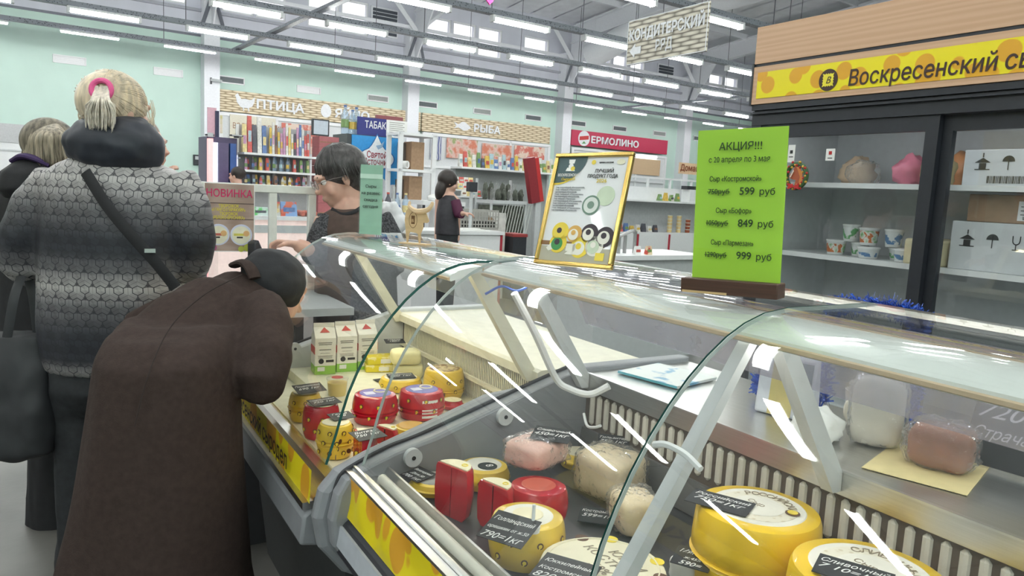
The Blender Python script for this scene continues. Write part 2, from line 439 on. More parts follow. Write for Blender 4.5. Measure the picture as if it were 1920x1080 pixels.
duct = MB().tube([hw(17.2, 20.3, 6.2), hw(18.0, 17.5, 7.4), hw(19.6, 11, 8.2)], .42, 16)
tag(duct.build('ventilation_duct', STEELW, smooth=True), 'fat white round duct slanting under the roof beside the windows', 'duct')
for a, nm in ((10.25, 'beside the second column'), (22.6, 'beside the fourth column')):
    r = hthing('extractor_fan', 'dark square extractor fan in the window band ' + nm, 'fan', a, W - .02, 6.0)
    MB().box(-.45, .45, -.05, 0, 0, .85).build('casing', STEELW, r); 
    f = MB()
    for k in range(7): f.box(-.4, .4, -.09, -.05, .05 + k * .11, .13 + k * .11)
    f.build('louvre', M('dark_louvre', (.07, .08, .1), .5), r)
for i, (a, dk) in enumerate([(-1.0, 0), (1.47, 0), (3.73, 0), (5.34, 1), (7.55, 0), (9.76, 2), (11.51, 1), (13.62, 2), (15.79, 1), (17.9, 1), (20.0, 1), (22.2, 2), (24.6, 1)]):
    r = hthing('wall_vent', ['white', 'dark', 'grey'][dk] + ' slatted air vent high on mint wall, number %s from left' % ['one', 'two', 'three', 'four', 'five', 'six', 'seven', 'eight', 'nine', 'ten', 'eleven', 'twelve', 'thirteen'][i], 'vent', a, W - .001, 4.02, 'air vents on the mint wall')
    f = MB(); f.box(0, .72, -.03, 0, 0, .03); f.box(0, .72, -.03, 0, .17, .2); f.box(0, .03, -.03, 0, 0, .2); f.box(.69, .72, -.03, 0, 0, .2); f.build('vent_frame', WHITE, r)
    vm = [WHITE, M('vent_dark', (.13, .15, .16), .5), M('vent_grey', (.33, .35, .34), .5)][dk]
    MB().box(.03, .69, -.006, 0, .03, .17).build('backing', vm, r)
    for k in range(3): MB().box(.03, .69, -.02, -.008, .04 + k * .045, .065 + k * .045).build('slat', vm, r)

# hanging lamp rows under perforated trays
ZT = H + 3.0
LAMP = M('lamp_diffuser_glow', (.97, 1.0, .97), .4, emit=TUBE_POWER, var=0)
LAMP2 = M('lamp_strip_glow', (1.0, .98, 1.0), .4, emit=TUBE_POWER * 1.3, var=0)
HOUS = M('lamp_housing', (.72, .74, .75), .4)
def lamp_proto(kind):
    r = bpy.data.objects.new('ceiling_lamp', None); COL.objects.link(r)
    if kind == 0:
        MB().box(0, 1.17, -.03, .03, .02, .06).build('housing', HOUS, r); MB().box(.02, 1.15, -.025, .025, -.012, .02).build('light_strip', LAMP2, r)
    else:
        d = MB(); d.tube([(.04, 0, 0), (1.22, 0, 0)], [(.045, .055)] * 2, 10); d.build('diffuser', LAMP, r, smooth=False)
        MB().box(.03, 1.23, -.055, .055, .03, .07).build('housing', HOUS, r)
        for x in (0, 1.22):
            MB().box(x, x + .05, -.06, .06, -.045, .07).build('end_cap', WHITE, r)
    return r
protos = [lamp_proto(0), lamp_proto(1)]; used = [False, False]
ORD = ['farthest', 'second', 'third', 'fourth', 'fifth', 'sixth', 'seventh', 'eighth', 'ninth', 'tenth']
rows = [(19.65, 1.46, -3, 13), (16.9, 1.38, -3, 12), (14.15, 1.20, -3, 11), (11.4, 1.05, -3, 10), (8.65, 1.0, -3, 8), (5.9, 1.0, -6, 6), (3.15, 1.0, -6, 5), (.4, 1.0, -6, 4), (-2.35, 1.0, -6, 4), (-5.1, 1.0, -6, 4)]  # last row and far-left lamps added out of view to brighten upright faces
for i, (b, a0, k0, k1) in enumerate(rows):
    kd = 0 if i == 0 else 1; seen = 0
    for k in range(k0, k1):
        if used[kd]: o = dup(protos[kd])
        else: o = protos[kd]; used[kd] = True
        o.location = hw(a0 + 2.1 * k, b, ZT); o.rotation_euler = (0, 0, HA)
        q = to_px(hw(a0 + 2.1 * k + .6, b, ZT)); kindw = 'thin bare light strip' if kd == 0 else 'tubular ceiling lamp'
        if 0 < q[0] < 1920 and 0 < q[1] < 1080:
            lab = '%s, %s from left in the %s row out from the mint wall' % (kindw, NTH[seen], ['closest', 'second', 'third', 'fourth', 'fifth', 'sixth', 'seventh', 'eighth', 'ninth', 'tenth'][i]); seen += 1
        else: lab = '%s outside the picture in the %s row from the mint wall' % (kindw, ORD[i])
        tag(o, lab, 'lamp', 'lamps of the %s row' % ORD[i])
    r = hthing('cable_tray', 'perforated grey cable tray carrying the %s lamp row from the mint wall' % ORD[i], 'cable tray', a0 + 2.1 * k0 - 1, b, ZT + .07, 'cable trays over the lamps')
    ln = 2.1 * (k1 - k0) + 2
    t = MB(); t.box(0, ln, -.07, .07, 0, .012); t.box(0, ln, -.075, -.065, 0, .09); t.box(0, ln, .065, .075, 0, .09); t.build('channel', TRAYM, r)
    for k in range(int(ln / 4.2)):
        top = 7.3 + .105 * (W - b)
        MB().tube([(1 + 4.2 * k, 0, .05), (1 + 4.2 * k, 0, top - ZT - .07)], .008, 5).build('hanger_wire', WIREM, r)
for j, (a, b0, b1) in enumerate([(5.25, 8.0, 20.2), (18.6, 9.0, 20.2)]):
    r = hthing('cross_tray', 'sloping cross tray linking lamp rows near the %s column' % ['first white', 'third'][j], 'cable tray', a, b0, ZT + .17)
    t = MB(); t.box(-.06, .06, 0, b1 - b0, 0, .015); t.box(-.065, -.055, 0, b1 - b0, 0, .06); t.box(.055, .065, 0, b1 - b0, 0, .06); t.build('channel', TRAYM, r)
p = at(918, 3, b=8.0); r = thing('heart_balloon', 'small pink foil heart hanging from a lamp tray', 'balloon', p - Vector((0, 0, .03)))
m = MB(); pts = [(.05 * 16 * math.sin(t) ** 3 / 16, .05 * (13 * math.cos(t) - 5 * math.cos(2 * t) - 2 * math.cos(3 * t) - math.cos(4 * t)) / 16 + .04) for t in [2 * PI * k / 24 for k in range(24)]]
m.m = Matrix.Rotation(PI / 2, 4, 'X'); m.prism(pts, -.012, .012); m.build('heart', M('pink_foil', (.75, .08, .35), .25, metal=.4), r, bevel=.006); MB().tube([(0, 0, .08), (0, 0, ZT - p.z + .1)], .002, 4).build('string', WIREM, r)
# left doorway in the wall
r = struct(thing('door_1', None, None, hw(-.1, W, 0), HA))
MB().box(-2.6, 2.1, -.06, 0, 2.0, 2.45).build('portal', M('portal_grey', (.55, .56, .57), .5), r)
MB().box(-2.6, 2.1, -.04, 0, 0, 2.0).build('door_leaf', WHITE, r)
for x in (-.5, .35):
    f = MB(); f.box(x, x + .7, -.06, -.04, .3, .34); f.box(x, x + .7, -.06, -.04, 1.8, 1.84); f.box(x, x + .04, -.06, -.04, .3, 1.84); f.box(x + .66, x + .7, -.06, -.04, .3, 1.84); f.build('door_moulding', LGREY, r)
a_, z_ = ha(369, 300, W)
r = hthing('wall_box', 'small black control box on mint wall left of the column', 'control box', a_, W - .001, z_ - .14)
MB().box(-.1, .1, -.08, 0, 0, .28).build('casing', DARK, r, bevel=.01); MB().box(-.06, .06, -.085, -.08, .15, .24).build('screen', LGREY, r)
a_, z_ = ha(396, 154, W - .45)
r = hthing('wall_camera', 'small security camera on the first white column', 'camera', a_, W - .45, z_)
MB().box(-.02, .02, 0, .03, -.05, .12).build('bracket', DARK, r); MB().tube([(0, -.02, .06), (.22, -.2, .03)], .04, 8).build('camera_body', LGREY, r)
# ================================================================ DISPLAY CASES
YEL = (.90, .74, .015); ORA = (.80, .40, .03)
BANNER = two_tone('cheese_hole_banner', ORA, YEL, 'voronoi', 14, .40, .015, .35, (1, 1, .6), None)
BRAND_INK = M('brown_black_ink', (.05, .02, .015), .5)
TAN = M('tan_board_edge', (.62, .47, .30), .5)
BOARD = M('pale_laminate_board', (.76, .80, .77), .25, var=.02, coat=.3)
CREAM = M('cream_painted_metal', (.78, .74, .58), .4)
DECK = M('dark_deck_plate', (.06, .06, .065), .35, var=.2, scale=8)
DECKW = M('pale_deck_sheet', (.82, .80, .62), .4)
GRILLD = M('brown_grille_back', (.10, .075, .055), .5)
FOAM = M('pale_foam_slat', (.62, .59, .52), .7, bump=.3, bscale=150)
SEAL = M('rubber_seal', (.03, .03, .035), .5)
PLEXI = glassy('scratched_plexi', (.86, .86, .91), haze=.30, rough=.15, hazecol=(.62, .60, .70))
PLEXI.node_tree.nodes['Noise Texture'].inputs['Scale'].default_value = 4
LEDGE = M('pale_glass_edge', (.45, .52, .50), .2)
PROF = [(.555, .805), (.566, .84), (.577, .875), (.589, .92), (.603, .966), (.622, 1.012), (.645, 1.058), (.673, 1.103), (.705, 1.145), (.737, 1.180), (.77, 1.209), (.805, 1.234), (.84, 1.252), (.88, 1.265), (.93, 1.271), (1.14, 1.272)]
ZTOP = 1.2725
def offset_prof(p, d):
    o = []
    for i, (x, z) in enumerate(p):
        a = Vector(p[max(i - 1, 0)]); b = Vector(p[min(i + 1, len(p) - 1)]); t = (b - a).normalized(); o.append((x + t.y * d, z - t.x * d))
    return o
def pane(name, prof, y0, y1, parent, L0, thick=.006):
    mb = MB(); inner = offset_prof(prof, thick); n = len(prof); vs = []; fs = []
    for y in (y0, y1): vs += [(x, y, z) for x, z in prof] + [(x, y, z) for x, z in inner]
    for i in range(n - 1):
        fs += [(i, i + 1, 2 * n + i + 1, 2 * n + i), (n + i, 3 * n + i, 3 * n + i + 1, n + i + 1)]
    mb.m = Matrix.Translation(-L0); mb.add(vs, fs); o = mb.build(name, GLASS, parent, smooth=True)
    for y in (y0, y1):                                   # polished edges of the sheet
        e = MB(); e.m = Matrix.Translation(-L0); q = []; yy = y + (.0015 if y == y0 else -.0015)
        vs = [(x, yy_, z) for yy_ in (y, yy) for x, z in prof] + [(x, yy_, z) for yy_ in (y, yy) for x, z in inner]; fs = []
        for i in range(n - 1):
            fs += [(i, i + 1, 2 * n + i + 1, 2 * n + i), (n + i, n + i + 1, 3 * n + i + 1, 3 * n + i), (i, n + i, n + i + 1, i + 1), (2 * n + i, 2 * n + i + 1, 3 * n + i + 1, 3 * n + i)]
        e.add(vs, fs); e.build('glass_edge', GEDGE if y == y0 else LEDGE, o)
    return o
def case(name, label, y0, y1, dx, dz, seams, far):
    L0 = Vector((.9, (y0 + y1) / 2, 0)); r = thing(name, label, 'display case', L0)
    T = Matrix.Translation(-L0)
    def part(nm, mat, mk, par=None, **k):
        mb = MB(); mb.m = T; mk(mb); return mb.build(nm, mat, par or r, **k)
    P = [(x + dx, z + dz) for x, z in PROF]
    X = lambda x: x + dx
    Z = lambda z: z + dz
    # lower cabinet and plinth, set back under the bumper
    part('cabinet', M('case_cabinet_grey', (.06, .062, .065), .5), lambda m: m.sweep([(X(.66), .1), (X(1.48), .1), (X(1.48), Z(.94)), (X(1.165), Z(.94)), (X(1.165), Z(.73)), (X(.60), Z(.73)), (X(.60), Z(.62))], y0 + .03, y1 - .03))
    part('plinth', BLACK, lambda m: m.box(X(.72), X(1.42), y0 + .05, y1 - .05, 0, .1))
    # front: bumper, banner, rails
    part('bumper', GREYP if far else DARK, lambda m: m.sweep([(X(.50), Z(.62)), (X(.60), Z(.60)), (X(.60), Z(.70)), (X(.528), Z(.706)), (X(.507), Z(.69))], y0 + .02, y1 - .02), bevel=.008)
    if not far:
        part('bumper_strip', M('pale_bumper_insert', (.50, .53, .58), .4), lambda m: m.sweep([(X(.4965), Z(.645)), (X(.505), Z(.645)), (X(.516), Z(.688)), (X(.5025), Z(.69))], y0 + .02, y1 - .02))
    bt = (.528, .7935) if not far else (.525, .80); bb = (.522, .706) if not far else (.522, .722)
    def ban(m):
        n = 60; vs = []; fs = []
        for i in range(n + 1):
            y = y0 + .01 + (y1 - y0 - .02) * i / n
            for k in range(7):
                t = k / 6; wv = 0 if far else .006 * math.sin(y * 30 + 2 * math.sin(y * 9)) * math.sin(t * PI)
                vs.append((X(bb[0] + (bt[0] - bb[0]) * t) - .004 + wv, y, Z(bb[1] + (bt[1] - bb[1]) * t)))
        for i in range(n):
            for k in range(6): fs.append((i * 7 + k, i * 7 + k + 1, i * 7 + k + 8, i * 7 + k + 7))
        m.add(vs, fs)
    part('banner', BANNER, ban, smooth='s')
    bn = Vector((bt[0] - bb[0], 0, bt[1] - bb[1])).normalized()
    text('Воскресенский сыродел', .062 if far else .066, BRAND_INK, r, Vector((X(bb[0]) - .012, 2.50 if far else 1.075, Z(bb[1] + .022))) - L0, (0, -1, 0), (0, 0, 1), bold=.015, width=.73 if far else 1.02)
    if far:
        part('banner_rail', ALU, lambda m: m.sweep([(X(.505), Z(.706)), (X(.53), Z(.706)), (X(.53), Z(.724)), (X(.505), Z(.722))], y0 + .02, y1 - .02))
    else:
        part('front_rail', ALU, lambda m: (m.sweep([(X(.524), Z(.793)), (X(.556), Z(.793)), (X(.556), Z(.802)), (X(.524), Z(.80))], y0, y1), m.sweep([(X(.541), Z(.802)), (X(.547), Z(.802)), (X(.547), Z(.808)), (X(.541), Z(.808))], y0, y1)))
    part('front_channel', STEEL, lambda m: m.sweep([(X(.556), Z(.79)), (X(.60), Z(.79)), (X(.608), Z(.806)), (X(.613), Z(.806)), (X(.613), Z(.758)), (X(.55), Z(.758))], y0 + .02, y1 - .02) if not far else m.sweep([(X(.53), Z(.70)), (X(.60), Z(.70)), (X(.60), Z(.757)), (X(.57), Z(.757)), (X(.53), Z(.73))], y0 + .02, y1 - .02))
    if not far: part('lamp_cover', M('cream_tube_cover', (.78, .76, .66), .35), lambda m: m.tube([(X(.578), y0 + .03, Z(.800)), (X(.578), y1 - .09, Z(.800))], .011, 10), smooth=True)
    # deck and back wall with air grille
    part('deck', DECKW if far else DECK, lambda m: m.box(X(.60), X(1.15), y0 + .03, y1 - .03, Z(.752), Z(.762)) if not far else (m.box(X(.60), X(.72), y0 + .046, y1 - .046, Z(.752), Z(.762)), m.box(X(.72), X(1.15), y0 + .046, y1 - .046, Z(.752), Z(.795))))
    gx = X(1.145)
    part('grille_back', GRILLD if not far else M('grille_dark', (.09, .085, .07), .5), lambda m: m.box(gx, gx + .015, y0 + .04, y1 - .04, Z(.765), Z(.95)))
    n = 50 if not far else 84; zb, zt = (.842, .935) if not far else (.775, .945); pitch = (y1 - y0 - .12) / n
    sl = None
    for i in range(n):
        yy = y0 + .06 + pitch * (i + .5)
        if sl is None:
            m = MB(); hh = zt - zb
            if not far: m.m = Matrix.Identity(4); m.tube([(0, 0, .006), (0, 0, .012), (0, 0, hh - .012), (0, 0, hh - .006)], [(.002, .003), (.006, pitch * .30), (.006, pitch * .30), (.002, .003)], 8, ref=(1, 0, 0))
            else: m.box(-.0025, 0, -pitch * .22, pitch * .22, 0, hh)
            sl = m.build('grille_slat', FOAM if not far else CREAM, r, loc=Vector((gx - .001, yy, Z(zb))) - L0)
        else:
            c = sl.copy(); COL.objects.link(c); c.parent = r; c.location = Vector((gx - .001, yy, Z(zb))) - L0
    if far: part('grille_bar', CREAM, lambda m: (m.box(gx - .012, gx, y0 + .04, y1 - .04, Z(.855), Z(.868))))
    else: part('lower_plate', M('grey_plate', (.14, .14, .14), .5), lambda m: m.sweep([(gx - .02, Z(.765)), (gx, Z(.765)), (gx, Z(.835)), (gx - .008, Z(.835))], y0 + .04, y1 - .04))
    # rear worktop
    part('rear_ledge', CREAM if far else STEEL, lambda m: m.sweep([(X(1.122), Z(.948)), (X(1.50), Z(.948)), (X(1.50), Z(.978)), (X(1.135), Z(.978)), (X(1.122), Z(.972))] if far else [(X(1.13), Z(.938)), (X(1.50), Z(.938)), (X(1.50), Z(.978)), (X(1.13), Z(.978))], y0 + .02, y1 - .02))
    if not far: part('ledge_trim', ALU, lambda m: m.box(X(1.128), X(1.136), y0 + .02, y1 - .02, Z(.9785), Z(.982)))
    # end panels: moulded plastic, rounded nose
    nose = [(.60, .56), (.53, .585), (.492, .64), (.485, .70), (.497, .757), (.515, .788), (.546, .805), (.578, .818), (.626, .836), (.721, .860), (1.005, .951), (1.14, .991), (1.50, .991), (1.50, .56)]
    low = [(.66, .56), (.60, .60), (.575, .66), (.58, .70), (.60, .72), (.64, .726), (1.50, .75), (1.50, .56)]
    for ya, yb, outer in ((y0 - .0, y0 + .045, -1), (y1 - .045, y1, 1)):
        e = part('end_panel', GREYP if not far or outer < 0 else LGREY, lambda m: m.rsweep([(X(x), Z(z)) for x, z in (low if far and outer < 0 else nose)], ya, yb, .010))
        if far and outer < 0: continue
        part('rubber_trim', SEAL, lambda m: m.tube(bez([(X(x), yb - .006, Z(z + .002)) for x, z in ((.524, .60), (.50, .66), (.497, .72), (.512, .782), (.546, .806), (.626, .837), (.721, .861), (1.005, .952), (1.14, .992))], 6), .005, 6), e)
        yi = yb if outer < 0 else ya
        sd = -1 if outer > 0 else 1
        for bx, bz in ((.665, .822), (.90, .89)) if not far else ((.74, .865),):
            part('bolt', LGREY, lambda m: m.tube([(X(bx), yi - .001 * sd, Z(bz)), (X(bx), yi + .012 * sd, Z(bz))], .021, 20), e, smooth=True); part('bolt_hole', BLACK, lambda m: m.tube([(X(bx), yi + .0122 * sd, Z(bz)), (X(bx), yi + .0128 * sd, Z(bz))], .005, 10), e)
        if not far and outer > 0:      # bulging outer shell of the end
            part('end_shell', GREYP, lambda m: m.rsweep([(X(x), Z(z)) for x, z in ((.62, .50), (.53, .55), (.475, .62), (.462, .69), (.475, .75), (.51, .79), (.58, .82), (.90, .925), (1.40, .965), (1.40, .50))], yb + .001, yb + .05, .018))
    # curved glass
    ys = [y0 + .02] + seams + [y1 - .02]
    for a, b in zip(ys[:-1], ys[1:]): pane('glass_pane', P, a + .001, b - .001, r, L0)
    # light canopy under the top glass
    part('canopy_board', BOARD, lambda m: m.sweep([(X(.845), Z(1.228)), (X(.850), Z(1.222)), (X(.935), Z(1.246)), (X(.935), Z(1.2585)), (X(.90), Z(1.2545)), (X(.87), Z(1.2475)), (X(.847), Z(1.2365))], y0 + .01, y1 - .01), smooth=True)
    part('canopy_edge', TAN, lambda m: (m.sweep([(X(.8405), Z(1.226)), (X(.847), Z(1.2235)), (X(.847), Z(1.2325)), (X(.8405), Z(1.231))], y0 + .01, y1 - .01), m.box(X(.9355), X(.94), y0 + .01, y1 - .01, Z(1.246), Z(1.2595))))
    for yy in ([y0 + .06, seams[0] + .025, y1 - .06] if seams else [y0 + .06, y1 - .05]):
        part('post', CREAM if far else LGREY, lambda m: m.sweep([(X(1.108), Z(.945)), (X(1.129), Z(.945)), (X(1.129), Z(.978)), (X(.948), Z(1.246)), (X(.918), Z(1.24))], yy - .012, yy + .012))
        if seams and yy == seams[0] + .025:
            part('glass_arm', LGREY, lambda m: m.sweep([(X(.600), Z(.818)), (X(.622), Z(.81)), (X(.883), Z(1.222)), (X(.865), Z(1.222))], seams[0] + .008, seams[0] + .03))
    part('rear_screen', PLEXI if not far else CLEAR, lambda m: m.sweep([(X(1.06), Z(1.25)), (X(1.064), Z(1.25)), (X(1.144), Z(1.10)), (X(1.14), Z(1.10))], y0 + .03, y1 - .03))
    part('case_lamp_or_fill', M('warm_case_lamp' if far else 'near_case_fill_glow', (1, .90, .62) if far else (1, .97, .9), .4, emit=9 if far else 7, var=0), lambda m: m.box(X(.868), X(.886), y0 + .08, y1 - .08, Z(1.2215), Z(1.2265)))  # farther case's own lamp; in the near case an added strip brightening the cheeses
    part('rear_rail', ALU, lambda m: m.box(X(1.12), X(1.145), y0 + .02, y1 - .02, Z(1.262), Z(1.271)))
    return r, L0
NC, NL0 = case('display_case', 'near curved glass cheese case with foam slatted grille and yellow banner', -.02, 1.53, 0, 0, [.73], False)
FC, FL0 = case('display_case', 'farther curved glass case with cream slatted grille, milk cartons and small wheels', 1.585, 2.61, -.05, -.02, [], True)
# conduit and cable inside the near case
r = NC
t = MB(); t.m = Matrix.Translation(-NL0)
t.tube(bez([(.86, 1.40, 1.20), (.93, 1.41, 1.10), (1.0, 1.42, .99), (1.03, 1.40, .965), (1.06, 1.36, .96), (1.09, 1.33, .985)], 6), .0085, 8); t.build('conduit', WHITE, r, smooth=True)
t = MB(); t.m = Matrix.Translation(-NL0); t.tube(bez([(.82, 1.46, 1.19), (.85, 1.44, 1.21), (.87, 1.40, 1.205), (.90, 1.36, 1.235)], 6), .003, 6); t.build('cable', M('blue_wire', (.05, .12, .5), .4), r)
t = MB(); t.m = Matrix.Translation(-NL0); t.tube(bez([at(1226, 834, Y=.745), at(1250, 834, Y=.725), at(1285, 852, Y=.70), at(1314, 880, Y=.67)], 6), .005, 6); t.build('wire_hook', WHITE, r, smooth=True)
t = MB(); t.m = Matrix.Translation(-NL0); t.tube(bez([(1.075, 1.40, .90), (1.065, 1.37, .88), (1.065, 1.34, .885), (1.065, 1.32, .895)], 5), .0035, 6); t.build('clip', WHITE, r, smooth=True)
# ================================================================ REFRIGERATED CABINET BEHIND THE COUNTER
def grain(name, c1, c2, stretch, rough=.45):
    mt = two_tone(name, c1, c2, 'wave', 2.2, .5, .45, rough, stretch)
    wv = [n for n in mt.node_tree.nodes if n.type == 'TEX_WAVE'][0]; wv.inputs['Distortion'].default_value = 6; wv.inputs['Detail'].default_value = 4; wv.inputs['Detail Scale'].default_value = 1.5
    return mt
WOODF = grain('light_wood_fascia', (.62, .38, .23), (.68, .44, .28), (3, .25, 6))
WOODF.node_tree.nodes['Wave Texture'].bands_direction = 'Z'
NAVY = M('black_blue_metal', (.025, .028, .036), .4, var=.08)
FRIDGEW = M('fridge_interior', (.60, .62, .64), .45, var=.04)
STRIP = two_tone('cheese_hole_strip', (.82, .42, .02), (.93, .80, .01), 'voronoi', 9.5, .40, .02, .3)
F = 3.1
fy0, fy1 = .1, 2.76
fl = Vector((F, (fy0 + fy1) / 2, 0))
fr = thing('glass_door_fridge', 'tall black glass-door fridge with wooden fascia behind the counter', 'fridge', fl)
TF = Matrix.Translation(-fl)
def fp(nm, mat, mk, par=None, **k):
    mb = MB(); mb.m = TF; mk(mb); return mb.build(nm, mat, par or fr, **k)
fp('back_panel', FRIDGEW, lambda m: m.box(F + .62, F + .68, fy0, fy1, .12, 1.9))
for y in (fy0, fy1 - .04): fp('side_panel', NAVY, lambda m: m.box(F + .02, F + .68, y, y + .04, .12, 1.93))
for y in (fy0 + .041, fy1 - .061): fp('liner', FRIDGEW, lambda m: m.box(F + .06, F + .62, y, y + .02, .2, 1.86))
fp('top_panel', NAVY, lambda m: m.box(F, F + .68, fy0, fy1, 1.88, 1.93)); fp('base', NAVY, lambda m: m.box(F, F + .68, fy0, fy1, 0, .2))
fp('fascia', WOODF, lambda m: m.box(F - .03, F + .03, fy0, fy1, 2.137, 2.32)); fp('fascia', WOODF, lambda m: m.box(F - .03, F + .03, fy0, fy1, 1.935, 2.122))
fp('fascia_groove', NAVY, lambda m: m.box(F - .025, F + .028, fy0, fy1, 2.122, 2.137)); fp('fascia_edge', NAVY, lambda m: m.box(F - .033, F + .03, fy1, fy1 + .012, 1.93, 2.14))
sg = fp('brand_strip', STRIP, lambda m: m.box(F - .033, F - .0305, fy0 + .02, fy1 - .03, 1.962, 2.092))
fp('header', NAVY, lambda m: (m.box(F - .012, F + .05, fy0, fy1, 1.83, 1.90), m.box(F - .022, F + .05, fy0, fy1, 1.905, 1.932), m.box(F - .03, F + .02, fy0, fy1, 1.885, 1.892)))
# brand emblem and lettering
ec = at(1553, 150, X=F - .034); el = MB(); el.m = TF @ Matrix.Translation(ec) @ Matrix.Rotation(-PI / 2, 4, 'Y')
el.lathe([(.0001, 0), (.05, 0), (.05, .001), (.0001, .001)], 32); em = el.build('emblem', BRAND_INK, sg)
el = MB(); el.m = TF @ Matrix.Translation(ec + Vector((-.0015, 0, 0))) @ Matrix.Rotation(-PI / 2, 4, 'Y')
pts = []
for k in range(48):
    a = 2 * PI * k / 48; sq = min(1 / max(abs(math.cos(a)), 1e-3), 1 / max(abs(math.sin(a)), 1e-3)); pts.append((.028 * sq * (1 + .1 * math.cos(16 * a)) * math.cos(a), .028 * sq * (1 + .1 * math.cos(16 * a)) * math.sin(a)))
el.prism(pts, 0, .0008); el.build('emblem_stamp', M('stamp_yellow', (.93, .80, .05), .4), sg)
text('B', .045, BRAND_INK, sg, ec + Vector((-.003, .012, -.016)) - fl, (0, -1, 0), (0, 0, 1), shear=.3)
tb = at(1590, 159, X=F - .0345)
text('Воскресенский', .098, BRAND_INK, sg, Vector((F - .0345, 2.2085, 1.978)) - fl, (0, -1, 0), (0, 0, 1), shear=.08, bold=.012, width=.632)
text('сыродел', .098, BRAND_INK, sg, Vector((F - .0345, 1.548, 1.978)) - fl, (0, -1, 0), (0, 0, 1), shear=.08, bold=.012, width=.36)
# doors
def door(y0, y1, xo, nm='sliding_door'):
    d = fp(nm, NAVY, lambda m: (m.box(F + xo, F + xo + .03, y0, y0 + .055, .201, 1.829), m.box(F + xo, F + xo + .03, y1 - .055, y1, .201, 1.829), m.box(F + xo, F + xo + .03, y0 + .055, y1 - .055, 1.765, 1.829), m.box(F + xo, F + xo + .03, y0 + .055, y1 - .055, .201, .27)))
    fp('door_glass', CLEAR, lambda m: m.box(F + xo + .012, F + xo + .018, y0 + .05, y1 - .05, .26, 1.77), d); return d
dl = door(1.785, 2.72, 0); dr = door(.14, 1.80, .034)
fp('jamb', NAVY, lambda m: m.box(F - .01, F + .05, 2.70, fy1, .2, 1.83))
SHELF = M('white_wire_shelf', (.66, .68, .69), .35)
for z in (1.545, 1.195, .83, .48):
    fp('shelf', SHELF, lambda m: m.box(F + .13, F + .60, fy0 + .07, fy1 - .07, z - .012, z), bevel=.004)
    fp('shelf_lip', WHITE, lambda m: m.box(F + .11, F + .128, fy0 + .07, fy1 - .07, z - .02, z + .004))
fp('interior_fill_strip', M('fridge_fill_glow', (.95, .98, 1), .4, emit=5, var=0), lambda m: m.box(F + .07, F + .09, fy0 + .1, fy1 - .1, 1.845, 1.86))  # added glowing strip, hidden behind the header, to brighten the inside
for y in (2.13, 1.55, 1.40, .9):
    p = fp('shelf_rail', M('rail_grey', (.5, .52, .52), .4), lambda m: m.box(F + .605, F + .618, y - .014, y + .014, .25, 1.82))
    sl = MB(); sl.m = TF
    for k in range(38): sl.box(F + .6035, F + .6049, y - .006, y + .006, .28 + k * .04, .296 + k * .04)
    o = sl.build('peg_slot', BLACK, p); o['kind'] = 'stuff'
# goods in the fridge
def put(o, X, Y, z): o.location = (X, Y, z); return o
def crumple(name, label, cat, mat, c, sz, seed, group=None, z0=None):
    """loose plastic bag: squashed ball with folds, flat underneath"""
    mb = MB(); mb.ball((0, 0, 0), 1, 22, 14); rnd = Vector((seed * 3.1, seed * 1.7, seed)); vs = []
    for v in mb.v:
        v = Vector(v); n = noise.noise(v * 2.2 + rnd) * .35 + noise.noise(v * 6 + rnd) * .12
        v = v * (1 + n); v.z = max(v.z, -.75); vs.append((v.x * sz[0] / 2, v.y * sz[1] / 2, (v.z + .75) * sz[2] / 1.75))
    mb.v = vs; o = mb.build(name, mat, None, loc=c, smooth='s'); return tag(o, label, cat, group)
PINKBAG = M('pink_bag', (.75, .22, .32), .35); YBAG = M('straw_yellow_bag', (.72, .60, .30), .4); ORBAG = M('orange_bag', (.78, .33, .12), .4); BUFF = M('buff_card', (.62, .45, .30), .6)
z1 = 1.546
crumple('plastic_bag', 'crumpled clear bag on the fridge top shelf', 'bag', FILM, (F + .25, 2.27, z1), (.16, .15, .12), 1)
crumple('goods_bag', 'pink wrapped bag on the fridge top shelf', 'bag', PINKBAG, (F + .36, 2.10, z1), (.17, .14, .15), 2)
crumple('goods_bag', 'orange bag beside the pink one in the fridge', 'bag', ORBAG, (F + .48, 1.93, z1), (.15, .14, .17), 3)
crumple('goods_bag', 'straw yellow bag by the fridge door post', 'bag', YBAG, (F + .26, 1.91, z1), (.14, .14, .15), 4)
crumple('goods_bag', 'buff brown parcel at left of the fridge top shelf', 'parcel', BUFF, (F + .44, 2.43, z1), (.17, .17, .15), 5)
def carton_box(name, label, mat, x0, x1, y0, y1, z0, z1, seams=True):
    c = Vector(((x0 + x1) / 2, (y0 + y1) / 2, z0)); r = thing(name, label, 'box', c); h = ((x1 - x0) / 2, (y1 - y0) / 2, z1 - z0)
    MB().box(-h[0], h[0], -h[1], h[1], 0, h[2]).build('box_body', mat, r, bevel=.004)
    return r, h
KRAFT = M('brown_cardboard', (.36, .23, .14), .75, var=.1, bump=.1); WCARD = M('white_cardboard', (.62, .64, .66), .6, var=.03); LABEL = M('label_paper', (.78, .79, .80), .6)
